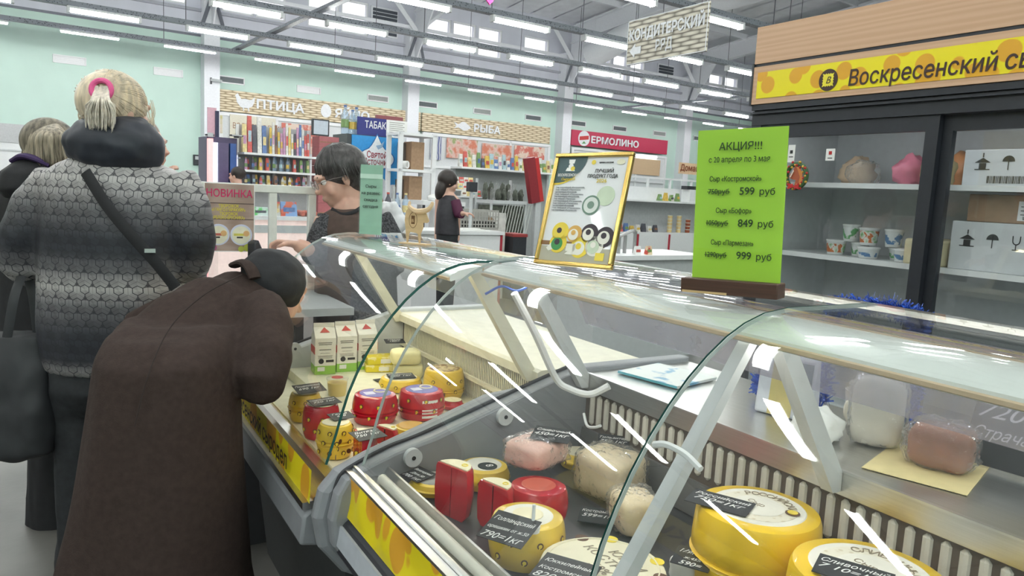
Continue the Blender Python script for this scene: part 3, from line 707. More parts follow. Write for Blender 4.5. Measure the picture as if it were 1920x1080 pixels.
def symbols(r, x, ys, z):
    b = MB(); y = ys
    b.box(x - .0008, x, y - .03, y + .03, z, z + .004); b.box(x - .0008, x, y - .014, y + .014, z, z + .028)                                    # house
    b.add([(x - .0008, y - .032, z + .03), (x - .0008, y + .032, z + .03), (x - .0008, y, z + .05)], [(0, 1, 2)]); b.tube([(x - .0006, y, z + .052), (x - .0006, y, z + .07)], .0025, 4)
    b.build('handling_symbol', INK, r)
    b = MB(); y -= .10; b.tube([(x - .0006, y, z), (x - .0006, y, z + .05)], .002, 4); b.add([(x - .0008, y + .024 * math.cos(PI * k / 8), z + .034 + .024 * math.sin(PI * k / 8)) for k in range(9)], [tuple(range(9))]); b.build('handling_symbol', INK, r)
    b = MB(); y -= .09; b.tube([(x - .0006, y, z), (x - .0006, y, z + .022)], .002, 4); b.tube([(x - .0006, y - .012, z), (x - .0006, y + .012, z)], .002, 4); b.tube(bez([(x - .0006, y + .014, z + .056), (x - .0006, y + .012, z + .03), (x - .0006, y, z + .022), (x - .0006, y - .012, z + .03), (x - .0006, y - .014, z + .056)], 4), .002, 4); b.build('handling_symbol', INK, r)
r, h = carton_box('carton', 'white carton with handling symbols on the fridge middle shelf', WCARD, F + .17, F + .55, 1.10, 1.775, 1.196, 1.40)
symbols(r, -h[0] - .001, h[1] - .07, .10)
r, h = carton_box('carton', 'brown cardboard carton with white label on the white carton', KRAFT, F + .20, F + .52, 1.10, 1.735, 1.401, 1.515)
MB().box(-h[0] - .002, -h[0], -.05, .12, .012, .09).build('shipping_label', LABEL, r)
for k in range(6): MB().box(-h[0] - .003, -h[0] - .002, -.04 + .01 * (k % 3), .11 - .015 * (k % 2), .035 + k * .008, .038 + k * .008).build('print_line', INK, r)
bc = MB()
for k in range(26): bc.box(-h[0] - .003, -h[0] - .002, -.04 + k * .0055, -.04 + k * .0055 + (.002 if k % 3 else .0035), .016, .03)
o = bc.build('barcode', INK, r); o['kind'] = 'stuff'
for i, (ya, yb) in enumerate(((1.42, 1.775), (1.04, 1.41))):
    r, h = carton_box('carton', 'grey carton with handling symbols on the fridge top shelf, %s' % ('beside the door post' if i == 0 else 'farther right'), WCARD, F + .2, F + .55, ya, yb, 1.546, 1.70)
    symbols(r, -h[0] - .001, .10, .07)
    bc = MB()
    for k in range(30): bc.box(-h[0] - .002, -h[0] - .001, -.10 + k * .006, -.10 + k * .006 + (.0022 if k % 4 else .004), .015, .045)
    o = bc.build('barcode', INK, r); o['kind'] = 'stuff'
POTW = M('white_pot', (.70, .72, .72), .35)
LABC = [two_tone('pot_print_food', (.62, .18, .05), (.80, .80, .76), 'noise', 26, .47, .02, .35, c3=(.15, .42, .12)), two_tone('pot_print_green', (.12, .38, .14), (.78, .80, .80), 'noise', 22, .42, .02, .35), two_tone('pot_print_blue', (.10, .22, .42), (.72, .75, .76), 'noise', 24, .45, .02, .35)]
def pot(label, X, Y, z, r_, h, pm, lidded=True):
    t = thing('food_pot', label, 'pot', (X, Y, z), 0, 'pots on the fridge shelf'); t.rotation_euler.z = random.uniform(-.6, .6)
    MB().lathe([(.001, 0), (r_ * .82, 0), (r_ * .84, .004), (r_, h - .008), (r_, h - .006)], 20).build('cup', POTW, t, smooth=True)
    MB().lathe([(r_ * .865, h * .15), (r_ * .985, h * .82)], 20).build('printed_sleeve', LABC[pm], t, smooth=True)
    MB().lathe([(r_ * 1.06, h - .009), (r_ * 1.06, h - .002), (r_ * .9, h), (.001, h)], 20).build('lid', WHITE, t, smooth=True)
    return t
X0 = F + .28
pot('wide printed pot at left on the fridge shelf', X0, 2.40, 1.196, .048, .075, 0); pot('white pot just right of the wide printed pot', X0 + .05, 2.30, 1.196, .042, .07, 1)
pot('pale tub at the middle of the pot group', X0 - .03, 2.20, 1.196, .05, .055, 2); pot('pot behind the pale tub, right side', X0 + .06, 2.10, 1.196, .045, .06, 1)
pot('upturned white tub at right of the pots', X0 - .02, 2.03, 1.196, .042, .06, 2)
pot('green printed pot, left of the top three', X0 + .02, 2.335, 1.267, .042, .085, 1); pot('pot with food picture, middle of the top three', X0 + .0, 2.225, 1.257, .045, .085, 0); pot('blue printed pot, right of the top three', X0 + .03, 2.115, 1.257, .042, .085, 2)
o = MB().box(-.16, .16, -.085, .085, 0, .115).build('cheese_block', M('butter_block', (.70, .62, .40), .5), None, loc=(F + .30, 1.875, 1.196), bevel=.01); tag(o, 'pale yellow block in film on the fridge shelf beside the door post', 'cheese')
# things stuck on the door glass
wc = at(1493, 330, X=F - .004); wr = thing('wreath_decoration', 'round wreath sticker with a red horse head on fridge door', 'decoration', wc)
LEAF = M('wreath_green', (.05, .12, .04), .5); RED = M('ribbon_red', (.55, .03, .03), .35); GOLD = M('gold_ball', (.75, .45, .08), .3, metal=.6); HORSE = M('chestnut_horse', (.42, .10, .04), .5); MANE = M('mane_orange', (.65, .22, .05), .5); BLAZE = M('horse_blaze', (.85, .75, .65), .5)
mb = MB(); mb.m = Matrix.Rotation(-PI / 2, 4, 'Y'); mb.torus(.058, .012, 36, 8); mb.build('wreath_ring', LEAF, wr, smooth=True)
bl = [MB(), MB()]
for k in range(30):
    a = 2 * PI * k / 30; bl[k % 2].ball((-.008, (.058 + .012 * math.sin(k * 2.3)) * math.cos(a), (.058 + .012 * math.sin(k * 2.3)) * math.sin(a)), .0065, 8, 6)
bl[0].build('red_bauble', RED, wr, smooth=True)['kind'] = 'stuff'; bl[1].build('gold_bauble', GOLD, wr, smooth=True)['kind'] = 'stuff'
def flat(name, mat, poly, x, par, th=.002):
    m = MB(); n = len(poly); m.add([(x, -y, z) for y, z in poly] + [(x - th, -y, z) for y, z in poly], [tuple(range(n)), tuple(range(n, 2 * n))[::-1]] + [(i, (i + 1) % n, n + (i + 1) % n, n + i) for i in range(n)]); return m.build(name, mat, par)
flat('horse_head', HORSE, [(-.032, -.01), (-.038, .0), (-.02, .02), (-.008, .042), (-.002, .052), (.004, .042), (.02, .036), (.036, .015), (.042, -.02), (.03, -.046), (.0, -.046), (.004, -.02), (-.012, -.018)], -.006, wr)
flat('mane', MANE, [(.004, .046), (.022, .04), (.042, .015), (.046, -.02), (.036, -.044), (.026, -.03), (.03, -.005), (.018, .02)], -.009, wr); flat('blaze', BLAZE, [(-.03, -.006), (-.012, .03), (-.008, .022), (-.024, -.008)], -.010, wr)
flat('bow', RED, [(0, -.05), (-.03, -.035), (-.032, -.065), (0, -.055), (.032, -.065), (.03, -.035)], -.012, wr, .004)
for (px_, py_), sz, lab in (((1557, 290), (.048, .055), 'small square sticker with red mark on fridge glass'), ((1484, 288), (.04, .085), 'narrow paper tag at the fridge door corner')):
    c = at(px_, py_, X=F - .003); r = thing('glass_sticker', lab, 'sticker', c); MB().box(-.001, .001, -sz[0] / 2, sz[0] / 2, -sz[1] / 2, sz[1] / 2).build('sheet', PAPER, r)
    MB().box(-.002, -.001, -.008, .008, .0, .016).build('mark', RED if sz[1] < .06 else INK, r); MB().box(-.002, -.001, -.012, .012, -.018, -.014).build('mark', INK, r)
# blue tinsel hanging over the fridge rail behind the counter
BLUE = M('blue_tinsel', (.02, .10, .55), .25, var=.6, scale=260, bump=1, bscale=300, metal=.3)
def tinsel(label, pts, rad):
    P = bez(pts, 14); c = P[0].copy(); rnd = random.Random(len(label)); t = thing('tinsel_garland', label, 'tinsel', c)
    m = MB(); m.m = Matrix.Translation(-c); m.tube(P, .003, 6); m.build('core_wire', BLUE, t, smooth=True)
    m = MB(); m.m = Matrix.Translation(-c)
    for k in range(2600):
        q = P[rnd.randrange(len(P) - 1)]; d = Vector((rnd.gauss(0, 1), rnd.gauss(0, 1), rnd.gauss(0, 1))).normalized(); e = q + Vector((rnd.uniform(-1, 1), rnd.uniform(-1, 1), rnd.uniform(-1, 1))) * .006
        w_ = d.orthogonal().normalized() * .002; tip = e + d * rad * rnd.uniform(.9, 1.6); tip.z = max(tip.z, .9805)
        m.add([e - w_, e + w_, tip + w_, tip - w_], [(0, 1, 2, 3)])
    m.build('foil_fringe', BLUE, t)['kind'] = 'stuff'; return t
# ================================================================ SIGNS AND STANDS ON THE CASES
LIME = M('lime_green_paper', (.46, .78, .06), .6, var=.015); PLINTH = M('dark_brown_wood', (.075, .035, .022), .45, var=.25, scale=8, stretch=(1, 6, 30))
# lime price sign in a wooden holder
pa, pb = at(1284, 546, z=ZTOP + .002), at(1466, 570, z=ZTOP + .002)
d = (pb - pa); d.z = 0; ang = math.atan2(d.y, d.x); wd = d.length
ps = thing('price_sign', 'lime green promotion price sign in a brown wooden holder', 'sign', (pa + pb) / 2 + Vector((.012, .012, .002)), 0, rot=(0, -.04, ang))
MB().box(-wd / 2, wd / 2, -.018, .018, 0, .024).build('holder', PLINTH, ps, bevel=.002); MB().box(-wd / 2 + .004, 0, -.0195, -.0181, .0005, .004).build('holder_strip', M('pale_wood_strip', (.6, .42, .2), .5), ps)
MB().box(-wd / 2 + .011, wd / 2 - .003, .001, .0022, .018, .262).build('green_sheet', LIME, ps); MB().box(-wd / 2 + .010, wd / 2 - .002, -.0022, .0, .016, .264).build('acrylic_front', glassy('sign_acrylic', (.99, 1, .99)), ps)
GR = M('dark_green_ink', (.02, .06, .015), .6)
sw = wd - .014
def pst(s, cx, z, size, **k): return text(s, size, GR, ps, (-wd / 2 + .011 + sw * cx, .0008 - .0036, z), (1, 0, 0), (0, 0, 1), align='CENTER', **k)
pst('АКЦИЯ!!!', .50, .229, .0165, bold=.012); pst('с 20 апреля по 3 мая', .49, .210, .0125, bold=.012, width=sw * .68)
for (nm, old, new), zz in zip((('Сыр «Костромской»', '750руб', '599'), ('Сыр «Бофор»', '1050руб', '849'), ('Сыр «Пармезан»', '1290руб', '999')), (.180, .130, .079)):
    pst(nm, .46, zz, .0115, width=sw * (.58 if 'Кос' in nm else .40 if 'Боф' in nm else .48)); pst(old, .28, zz - .020, .0115, width=sw * .24)
    MB().box(-wd / 2 + .011 + sw * .15, -wd / 2 + .011 + sw * .41, -.0032, -.0026, zz - .0172, zz - .0162).build('strike_line', GR, ps)
    pst(new, .60, zz - .021, .0165, bold=.015); pst('руб', .82, zz - .021, .0145, bold=.01)
# gold framed award poster leaning back
ga, gb = at(996, 497, z=ZTOP + .001), at(1142, 515, z=ZTOP + .001)
d = gb - ga; d.z = 0; gw = d.length; gh = .243
gf = thing('award_frame', 'gold framed certificate poster leaning on the glass case top', 'picture frame', (ga + gb) / 2 + Vector((.01, .01, .0065)), 0, rot=(-.30, -.03, math.atan2(d.y, d.x)))
GOLDF = M('polished_gold_frame', (.72, .50, .16), .22, metal=1, var=.05)
t = .009
for nm, bx in (('frame_bar', (-gw / 2, gw / 2, 0, .012, 0, t)), ('frame_bar', (-gw / 2, gw / 2, 0, .012, gh - t, gh)), ('frame_bar', (-gw / 2, -gw / 2 + t, 0, .012, t, gh - t)), ('frame_bar', (gw / 2 - t, gw / 2, 0, .012, t, gh - t))): MB().box(*bx).build(nm, GOLDF, gf, bevel=.002)
po = MB().box(-gw / 2 + t, gw / 2 - t, .006, .010, t, gh - t).build('poster', M('poster_paper', (.82, .83, .85), .3, var=.02, coat=.3), gf)
MB().tube([(0, .013, .13), (0, .088, .033)], .004, 6).build('easel_leg', DARK, gf)
y = .0055; iw = gw - 2 * t
def gx(u): return -gw / 2 + t + iw * u
def gz(v): return t + (gh - 2 * t) * (1 - v)
def disc(nm, mat, u, v, r_, yy, par, sx=1, n=24, a0=0, a1=2 * PI):
    m = MB(); k = n; pts = [(gx(u) + sx * r_ * math.cos(a0 + (a1 - a0) * i / k), gz(v) + r_ * math.sin(a0 + (a1 - a0) * i / k)) for i in range(k)]
    m.add([(p[0], yy, p[1]) for p in pts] + [(p[0], yy + .0004, p[1]) for p in pts], [tuple(range(k)), tuple(range(k, 2 * k))[::-1]] + [(i, (i + 1) % k, k + (i + 1) % k, k + i) for i in range(k)]); return m.build(nm, mat, par)
SLATE = M('slate_badge', (.07, .12, .13), .5); YBR = M('badge_yellow', (.85, .66, .08), .5); CIR = M('pale_green_seal', (.62, .72, .55), .5)
def gpoly(nm, mat, uv, yy): 
    n = len(uv); m = MB(); m.add([(gx(u), yy, gz(v)) for u, v in uv] + [(gx(u), yy + .0004, gz(v)) for u, v in uv], [tuple(range(n)), tuple(range(n, 2 * n))[::-1]] + [(i, (i + 1) % n, n + (i + 1) % n, n + i) for i in range(n)]); return m.build(nm, mat, po)
gpoly('badge_rim', YBR, [(.0, .0), (.40, .0)] + [(.40 * math.cos(a), .27 * math.sin(a)) for a in [PI / 2 * k / 10 for k in range(11)]][::1], .0050)
gpoly('badge', SLATE, [(.0, .0), (.42, .0)] + [(.42 * math.cos(a), .25 * math.sin(a)) for a in [PI / 2 * k / 10 for k in range(11)]], .0046)
WP = M('poster_white', (.9, .9, .88), .5)
disc('chef_head', WP, .20, .085, .006, .0042, po); gpoly('chef_hat', WP, [(.165, .06), (.24, .06), (.25, .02), (.155, .02)], .0042); gpoly('chef_body', WP, [(.13, .135), (.27, .135), (.25, .10), (.15, .10)], .0042); disc('chef_cheese', YBR, .235, .11, .005, .0038, po)
def gt(s, u, v, size, mat, **k): return text(s, size, mat, po, (gx(u), .0042, gz(v)), (1, 0, 0), (0, 0, 1), **k)
gt('ВОСКРЕСЕНСКИЙ', .03, .185, .008, WP, bold=.02, width=iw * .31); gt('Сыродел', .09, .225, .008, YBR, shear=.3, width=iw * .2)
gt('ЛУЧШИЙ', .56, .15, .0105, INK, width=iw * .26); gt('ПРОДУКТ ГОДА', .47, .20, .0105, INK, width=iw * .42); gt('2026', .61, .245, .0105, YBR, width=iw * .14)
for k in range(11): gt('Сыр полутвёрдый «Костромской»' if k % 2 == 0 else 'Сыр твёрдый «Пармезан»', .04, .30 + k * .022, .0042, M('soft_grey_ink', (.30, .31, .33), .6), joined=True, name='fine_print', width=iw * (.42 - .05 * (k % 3)))
disc('seal', CIR, .78, .37, .021, .0048, po); disc('seal_ring', M('seal_ring_green', (.18, .28, .22), .5), .60, .46, .021, .0045, po); disc('seal_core', M('seal_core', (.72, .76, .72), .5), .60, .46, .017, .0041, po); disc('seal_mark', M('seal_mark', (.2, .3, .24), .5), .60, .46, .008, .0037, po)
disc('logo', YBR, .52, .05, .005, .0045, po); gt('сделано в костроме', .60, .06, .005, INK, joined=True, name='fine_print', width=iw * .2); disc('logo', M('pale_logo', (.75, .72, .55), .5), .90, .05, .006, .0045, po, 1.6)
gpoly('table', M('poster_table', (.48, .46, .36), .5), [(0, .86), (1, .86), (1, 1), (0, 1)], .0050); gpoly('table_edge', M('poster_wood', (.25, .13, .06), .5), [(0, .81), (.9, .81), (.9, .85), (0, .85)], .0052)
PYEL = M('poster_cheese_yellow', (.85, .65, .06), .4); PW = M('poster_cheese_white', (.85, .83, .74), .4); PB = M('poster_cheese_black', (.04, .03, .04), .4); PGN = M('poster_green', (.05, .30, .08), .4)
for u, v, r_, m1, m2 in ((.24, .72, .020, PYEL, YBR), (.45, .735, .018, M('poster_amber', (.72, .42, .1), .4), PW), (.66, .725, .020, PB, PW), (.88, .75, .021, PB, PW), (.24, .83, .021, PYEL, PGN), (.76, .84, .021, PW, CIR), (.56, .86, .022, PYEL, PW)):
    o = disc('cheese_picture', m1, u, v, r_, .0044, po); disc('cheese_label', m2, u - .015, v + .008, r_ * .66, .0040, po); disc('cheese_stamp', PB if m2 in (PGN, YBR) else m1, u - .015, v - .01, r_ * .3, .0036, po)
gpoly('cheese_wedge', PW, [(.08, .88), (.14, .83), (.28, .86), (.12, .91)], .0042); gpoly('cheese_wedge', PW, [(.36, .93), (.46, .86), (.55, .93)], .0042); gpoly('cheese_packet', YBR, [(.80, .90), (.92, .90), (.92, .97), (.80, .97)], .0040); gpoly('cheese_packet', PW, [(.37, .83), (.50, .83), (.50, .90), (.37, .90)], .0040)
# wooden bull cut-out
BWOOD = M('laser_cut_plywood', (.62, .44, .24), .55, var=.12, scale=14, stretch=(1, 1, 4)); BWOODD = M('engraved_line', (.16, .08, .03), .7)
bp = at(778, 458, z=1.253); bu = thing('bull_figure', 'flat plywood bull figure with horns on the far case top', 'figurine', bp, -.95)
MB().box(-.046, .046, -.018, .018, 0, .004).build('stand', BWOOD, bu)
def vplate(nm, mat, poly, y0, y1, par):
    n = len(poly); m = MB(); m.add([(x, y0, z) for x, z in poly] + [(x, y1, z) for x, z in poly], [tuple(range(n)), tuple(range(n, 2 * n))[::-1]] + [(i, (i + 1) % n, n + (i + 1) % n, n + i) for i in range(n)]); return m.build(nm, mat, par)
vplate('body', BWOOD, [(-.028, .0035), (-.024, .0035), (-.022, .03), (-.018, .036), (.004, .034), (.010, .03), (.014, .0035), (.018, .0035), (.019, .034), (.026, .05), (.026, .066), (.040, .066), (.046, .072), (.036, .092), (.030, .104), (.022, .106), (.014, .098), (-.006, .102), (-.026, .106), (-.034, .096), (-.037, .07), (-.033, .04)], -.002, .002, bu)
m = MB(); m.tube(bez([(-.020, -.004, .128), (-.020, -.005, .112), (.0, -.006, .100), (.022, -.006, .100), (.044, -.006, .106), (.056, -.006, .120), (.058, -.006, .130)], 5), [.0008] + [.004 + .004 * math.sin(PI * i / 31) for i in range(1, 30)] + [.001], 6); m.build('horns', M('light_plywood', (.72, .52, .32), .5), bu, smooth=True)
m = MB(); m.torus(.016, .0007, 20, 5, sx=.85, sy=1.45); m.m = Matrix.Identity(4); o = m.build('engraved_oval', BWOODD, bu, loc=(-.008, -.0023, .072), rot=(PI / 2, 0, 0)); m = MB(); m.box(-.014, -.002, -.0026, -.0021, .06, .085); m.build('engraved_panel', BWOODD, bu); text('B', .013, BWOOD, bu, (-.0125, -.003, .066), (1, 0, 0), (0, 0, 1))
# upright acrylic stand with green leaflet
ap = at(693, 443, z=1.253); ac = thing('leaflet_stand', 'clear acrylic stand with narrow green leaflet on the far case', 'sign', ap, -.75)
MB().box(-.04, .04, -.03, .04, 0, .004).build('foot', ACRYL, ac); MB().box(-.042, .042, 0, .003, .004, .255).build('acrylic_sheet', ACRYL, ac); MB().box(-.039, .039, .0035, .0045, .006, .235).build('leaflet', M('mint_leaflet', (.36, .62, .46), .5), ac)
for k, s in enumerate(('Сыры', 'на развес', 'скидка', 'сегодня')): text(s, .014, INK, ac, (0, -.0005, .16 - k * .022), (1, 0, 0), (0, 0, 1), align='CENTER')
MB().box(-.039, .039, .002, .0034, .19, .205).build('leaflet_band', M('pale_mint', (.62, .82, .7), .5), ac)
# hanging wicker sign over the hall
WICK = M('wicker_weave', (.5, .42, .28), .7)
def wicker(name, sc=(1, 1, 1), along='x', freq=1.0, cols=((.12, .10, .07), (.62, .53, .36), (.78, .70, .52))):
    """basket weave: flat horizontal canes passing over and under uprights"""
    mt = bpy.data.materials.new(name); mt.use_nodes = True; nt = mt.node_tree; L = nt.links; p = nt.nodes['Principled BSDF']; p.inputs['Roughness'].default_value = .6
    tc = nn(nt, 'ShaderNodeTexCoord'); sp = nn(nt, 'ShaderNodeSeparateXYZ'); L.new(tc.outputs['Object'], sp.inputs[0])
    def mth(op, a, b=None, c=None):
        n = nn(nt, 'ShaderNodeMath', operation=op)
        for i, q in enumerate((a, b, c)):
            if q is None: continue
            if isinstance(q, (int, float)): n.inputs[i].default_value = q
            else: L.new(q, n.inputs[i])
        return n.outputs[0]
    u = sp.outputs['X' if along == 'x' else 'Y']; z = sp.outputs['Z']
    zr = mth('MULTIPLY', z, 18 * freq); row = mth('FLOOR', zr); fz = mth('FRACT', zr)
    ux = mth('ADD', mth('MULTIPLY', u, 3.2 * freq), mth('MULTIPLY', mth('MODULO', row, 2), .5)); fu = mth('FRACT', ux)
    arch = mth('SINE', mth('MULTIPLY', fu, PI)); edge = mth('SINE', mth('MULTIPLY', fz, PI)); val = mth('MULTIPLY', mth('POWER', edge, .7), mth('ADD', .35, mth('MULTIPLY', arch, .65)))
    rp = nn(nt, 'ShaderNodeValToRGB'); e = rp.color_ramp.elements; e[0].position = .25; e[0].color = cols[0] + (1,); e[1].position = .55; e[1].color = cols[1] + (1,); q = e.new(.95); q.color = cols[2] + (1,)
    L.new(val, rp.inputs[0]); L.new(rp.outputs[0], p.inputs['Base Color']); MT[name] = mt; return mt
WK1 = wicker('grey_wicker_print', along='y', freq=1.35, cols=((.17, .15, .12), (.50, .46, .38), (.70, .66, .56))); WK2 = wicker('straw_wicker_print', along='x', freq=.85, cols=((.30, .22, .13), (.66, .54, .36), (.80, .70, .52)))
XS = 5.0; c0, c1 = at(1175, 122, X=XS), at(1332, 2, X=XS)
hs = thing('hanging_sign', 'hanging wicker patterned direction sign with arrow and white lettering', 'sign', (XS, (c0.y + c1.y) / 2, 2.77)); hy, hh = (c0.y - c1.y) / 2, .435
MB().box(-.01, .01, -hy, hy, 0, hh).build('panel', WK1, hs); LW = M('sign_white', (.75, .77, .80), .5)
fb = MB()
for b_ in ((-hy, hy, 0, .008), (-hy, hy, hh - .008, hh), (-hy, -hy + .008, 0, hh), (hy - .008, hy, 0, hh)): fb.box(-.013, -.01, *b_)
fb.build('edge_trim', LW, hs)
text('КОНДИТЕРСКИЙ', .14, LW, hs, (-.016, .0, .235), (0, -1, 0), (0, 0, 1), align='CENTER', bold=.04, ext=.002, width=hy * 1.88); text('РЯД', .14, LW, hs, (-.016, 0, .09), (0, -1, 0), (0, 0, 1), align='CENTER', bold=.02, ext=.002, width=hy * .42)
flat('arrow', LW, [(-hy + .05, .13), (-hy + .13, .20), (-hy + .13, .165), (-hy + .22, .165), (-hy + .22, .095), (-hy + .13, .095), (-hy + .13, .06)], -.012, hs, .004)
for y in (-hy + .1, hy - .1): MB().tube([(0, y, hh), (0, y, 5.6)], .004, 5).build('wire', WIREM, hs)
# ================================================================ GOODS IN THE CASES
WAXY = M('yellow_wax', (.86, .56, .015), .28, var=.03, scale=12, coat=.25, bump=.05, bscale=25); FILMY = M('yellow_film_rind', (.84, .58, .05), .3, var=.08, scale=20, bump=.35, bscale=30, coat=.3)
FILMR = M('red_film_rind', (.55, .015, .03), .22, var=.12, scale=14, bump=.4, bscale=22, coat=.4); PASTE = M('cheese_paste', (.84, .76, .52), .5, var=.04, scale=25, bump=.1, bscale=60)
PALE = M('pale_cheese_rind', (.86, .80, .60), .45, var=.05, scale=10, bump=.15, bscale=30); WRAPB = M('beige_wrapped_cheese', (.80, .66, .44), .4, var=.08, scale=12, bump=.3, bscale=25)
PINKC = M('pink_wrapped_cheese', (.82, .50, .42), .35, var=.08, bump=.3, bscale=25); ROUND = M('round_label_cream', (.82, .79, .70), .5); BEIGEPRINT = two_tone('beige_lattice_print', (.66, .58, .42), (.80, .75, .62), 'voronoi', 90, .3, .1, .5)
STAMPB = M('stamp_brown', (.12, .05, .02), .5); STAMPY = M('stamp_gold', (.90, .70, .05), .45); VIOLET = M('violet_label', (.16, .14, .42), .45); CARDB = M('black_price_card', (.018, .02, .023), .55, var=.2, scale=40)
GREENL = M('green_label', (.10, .45, .06), .5)
ZN, ZF1, ZF2 = .7625, .7425, .7755
def tops(x0, y0, x1, y1, z):
    a, b = at(x0, y0, z=z), at(x1, y1, z=z); c = (a + b) / 2; return c.x, c.y, (a - b).length / 2
def stamps(t, r_, zs, n=7, rad=.006, ph=0, mat=None):
    for j, z in enumerate(zs):
        for k in range(n):
            a = PI + .2 + (k + .5 * (j % 2)) * 1.7 * PI / n + ph
            m = MB(); m.m = Matrix.Translation((r_ * math.cos(a), r_ * math.sin(a), z)) @ Matrix.Rotation(a, 4, 'Z') @ Matrix.Rotation(PI / 2, 4, 'Y')
            m.lathe([(.0001, 0), (rad, 0), (rad, .0012), (.0001, .0012)], 10); m.cur = 1; m.lathe([(.0001, .0013), (rad * .62, .0013), (rad * .62, .0016), (.0001, .0016)], 8)
            o = m.build('maker_stamp', [STAMPB, STAMPY], t)
            for p, q in zip(o.data.polygons, range(len(o.data.polygons))): p.material_index = 1 if o.data.vertices[p.vertices[0]].co.length and q >= len(o.data.polygons) // 2 else 0
def rind(r_, h, rb=.012, belly=.004, seam=None):
    p = [(.001, 0), (r_ - rb, 0), (r_ - rb * .3, rb * .25), (r_, rb)]
    for k in range(1, 6):
        t = k / 6; p.append((r_ + belly * math.sin(t * PI), rb + (h - 2 * rb) * t))
    if seam:
        p = [q for q in p if abs(q[1] - seam) > .012] + [(r_ + belly, seam - .008), (r_ + belly - .004, seam - .003), (r_ + belly + .0025, seam), (r_ + belly - .004, seam + .003), (r_ + belly, seam + .008)]; p.sort(key=lambda q: q[1]); p = [(.001, 0)] + [q for q in p if q != (.001, 0)]
    return p + [(r_, h - rb), (r_ - rb * .3, h - rb * .25), (r_ - rb, h), (.001, h)]
def wob(o, amt, f=18):
    for v in o.data.vertices:
        n = noise.noise(Vector(v.co) * f + Vector((o.location.x * 7, 3, 1))); v.co += Vector((v.co.x, v.co.y, 0)).normalized() * n * amt
    return o
def wheel(label, X, Y, z, r_, h, mat, top=None, topr=.75, rot=0, st=None, seam=None, wobble=0, group=None):
    t = thing('round_cheese', label, 'cheese', (X, Y, z), rot, group)
    o = MB().lathe(rind(r_, h, seam=seam), 40).build('rind', mat, t, smooth=True)
    if wobble: wob(o, wobble)
    if top:
        MB().lathe([(.0001, h), (r_ * topr, h), (r_ * topr - .002, h + .0012), (.0001, h + .0012)], 36).build('top_label', top, t)
    if st: stamps(t, r_ + .003, st)
    return t
def halfwheel(label, X, Y, z, r_, h, mat, ang, group=None, top=PASTE, frac=PI, st=None):
    t = thing('cheese_half', label, 'cheese', (X, Y, z), ang, group)
    p = [(.001, 0), (r_ - .01, 0), (r_, .012), (r_ + .003, h * .5), (r_, h - .008), (r_ - .004, h), (.001, h)]
    o = MB().lathe(p, 28, a0=0, a1=frac).build('rind', mat, t, smooth=True); wob(o, .003, 30)
    m = MB(); k = 20; pts = [((r_ - .006) * math.cos(.06 + (frac - .12) * i / k), (r_ - .006) * math.sin(.06 + (frac - .12) * i / k) + .002) for i in range(k + 1)]; m.prism(pts, h - .004, h + .0025); m.build('cut_face', top, t)
    m = MB(); m.torus(r_ * .13, .0012, 16, 5, c=(r_ * .35, r_ * .5, h + .003)); m.build('rind_mark', STAMPY, t)
    if st: stamps(t, r_ + .004, st, 5)
    return t
CARDN = [0]
def card(label, x, y, z, xd, w_, h_, lines, tilt=.06, sizes=None, fold=True):
    """black chalk price card lying on goods; xd = heading of the writing in the XY plane"""
    p = at(x, y, z=z); t = thing('price_card', label, 'price card', p, 0, 'handwritten black price cards', rot=(tilt, 0, xd))
    MB().box(-w_ / 2, w_ / 2, -h_ / 2, h_ / 2, 0, .0012).build('card', CARDB, t)
    yy = h_ * .22
    for i, s in enumerate(lines):
        sz = (sizes or [.26] * len(lines))[i] * h_
        text(s, sz, CHALK, t, (0, yy - sz * .15, .0014), (1, .02, 0), (0, 1, 0), align='CENTER', shear=.35, ext=.0001, width=min(w_ * .9, len(s) * sz * .62)); yy -= h_ * .30
    return t
RX, RY = 0, -PI / 2                                     # writing towards +X / towards -Y
# --- near case
X, Y, r_ = tops(1300, 935, 1548, 965, .91); R1 = wheel('big glossy yellow wheel with lattice label, left of the large pair', X, Y, ZN, .103, .91 - ZN, WAXY, seam=.065)
def biglabel(t, h, R, word, ang):
    MB().lathe([(.0001, h), (R, h), (R - .002, h + .001), (.0001, h + .001)], 40).build('round_label', ROUND, t); MB().lathe([(.0001, h + .0011), (R * .82, h + .0011), (R * .82, h + .0016), (.0001, h + .0016)], 36).build('label_print', BEIGEPRINT, t)
    MB().lathe([(.0001, h + .0017), (R * .55, h + .0017), (R * .55, h + .002), (.0001, h + .002)], 32).build('label_core', ROUND, t)
    n = len(word); inkb = M('label_brown_ink', (.28, .22, .14), .6)
    for i, ch in enumerate(word):
        a = ang + (i - (n - 1) / 2) * -.23; text(ch, R * .26, inkb, t, (R * .62 * math.cos(a), R * .62 * math.sin(a), h + .0022), (math.sin(a), -math.cos(a), 0), (math.cos(a), math.sin(a), 0), align='CENTER', ext=.0002)
    text('Сыр', R * .22, inkb, t, (0, R * .12, h + .0022), (0, -1, 0), (1, 0, 0), align='CENTER', ext=.0002)
    for dx_, dy_, rr in ((R * .35, -R * .62, .012), (-R * .62, -R * .15, .008)):
        MB().lathe([(.0001, 0), (rr, 0), (rr, .001), (.0001, .001)], 16).build('stamp_rim', STAMPB, t, loc=(dx_, dy_, h + .0023)); MB().lathe([(.0001, 0), (rr * .72, 0), (rr * .72, .001), (.0001, .001)], 14).build('stamp_seal', STAMPY, t, loc=(dx_, dy_, h + .0035))
biglabel(R1, .91 - ZN, .078, 'РОССИЙСКИЙ', .0)
X, Y, r_ = tops(1473, 1050, 1790, 1080, .91); R2 = wheel('big glossy yellow wheel at the lower right, right of the pair', X - .005, Y - .004, ZN, .108, .91 - ZN, WAXY, seam=.065)
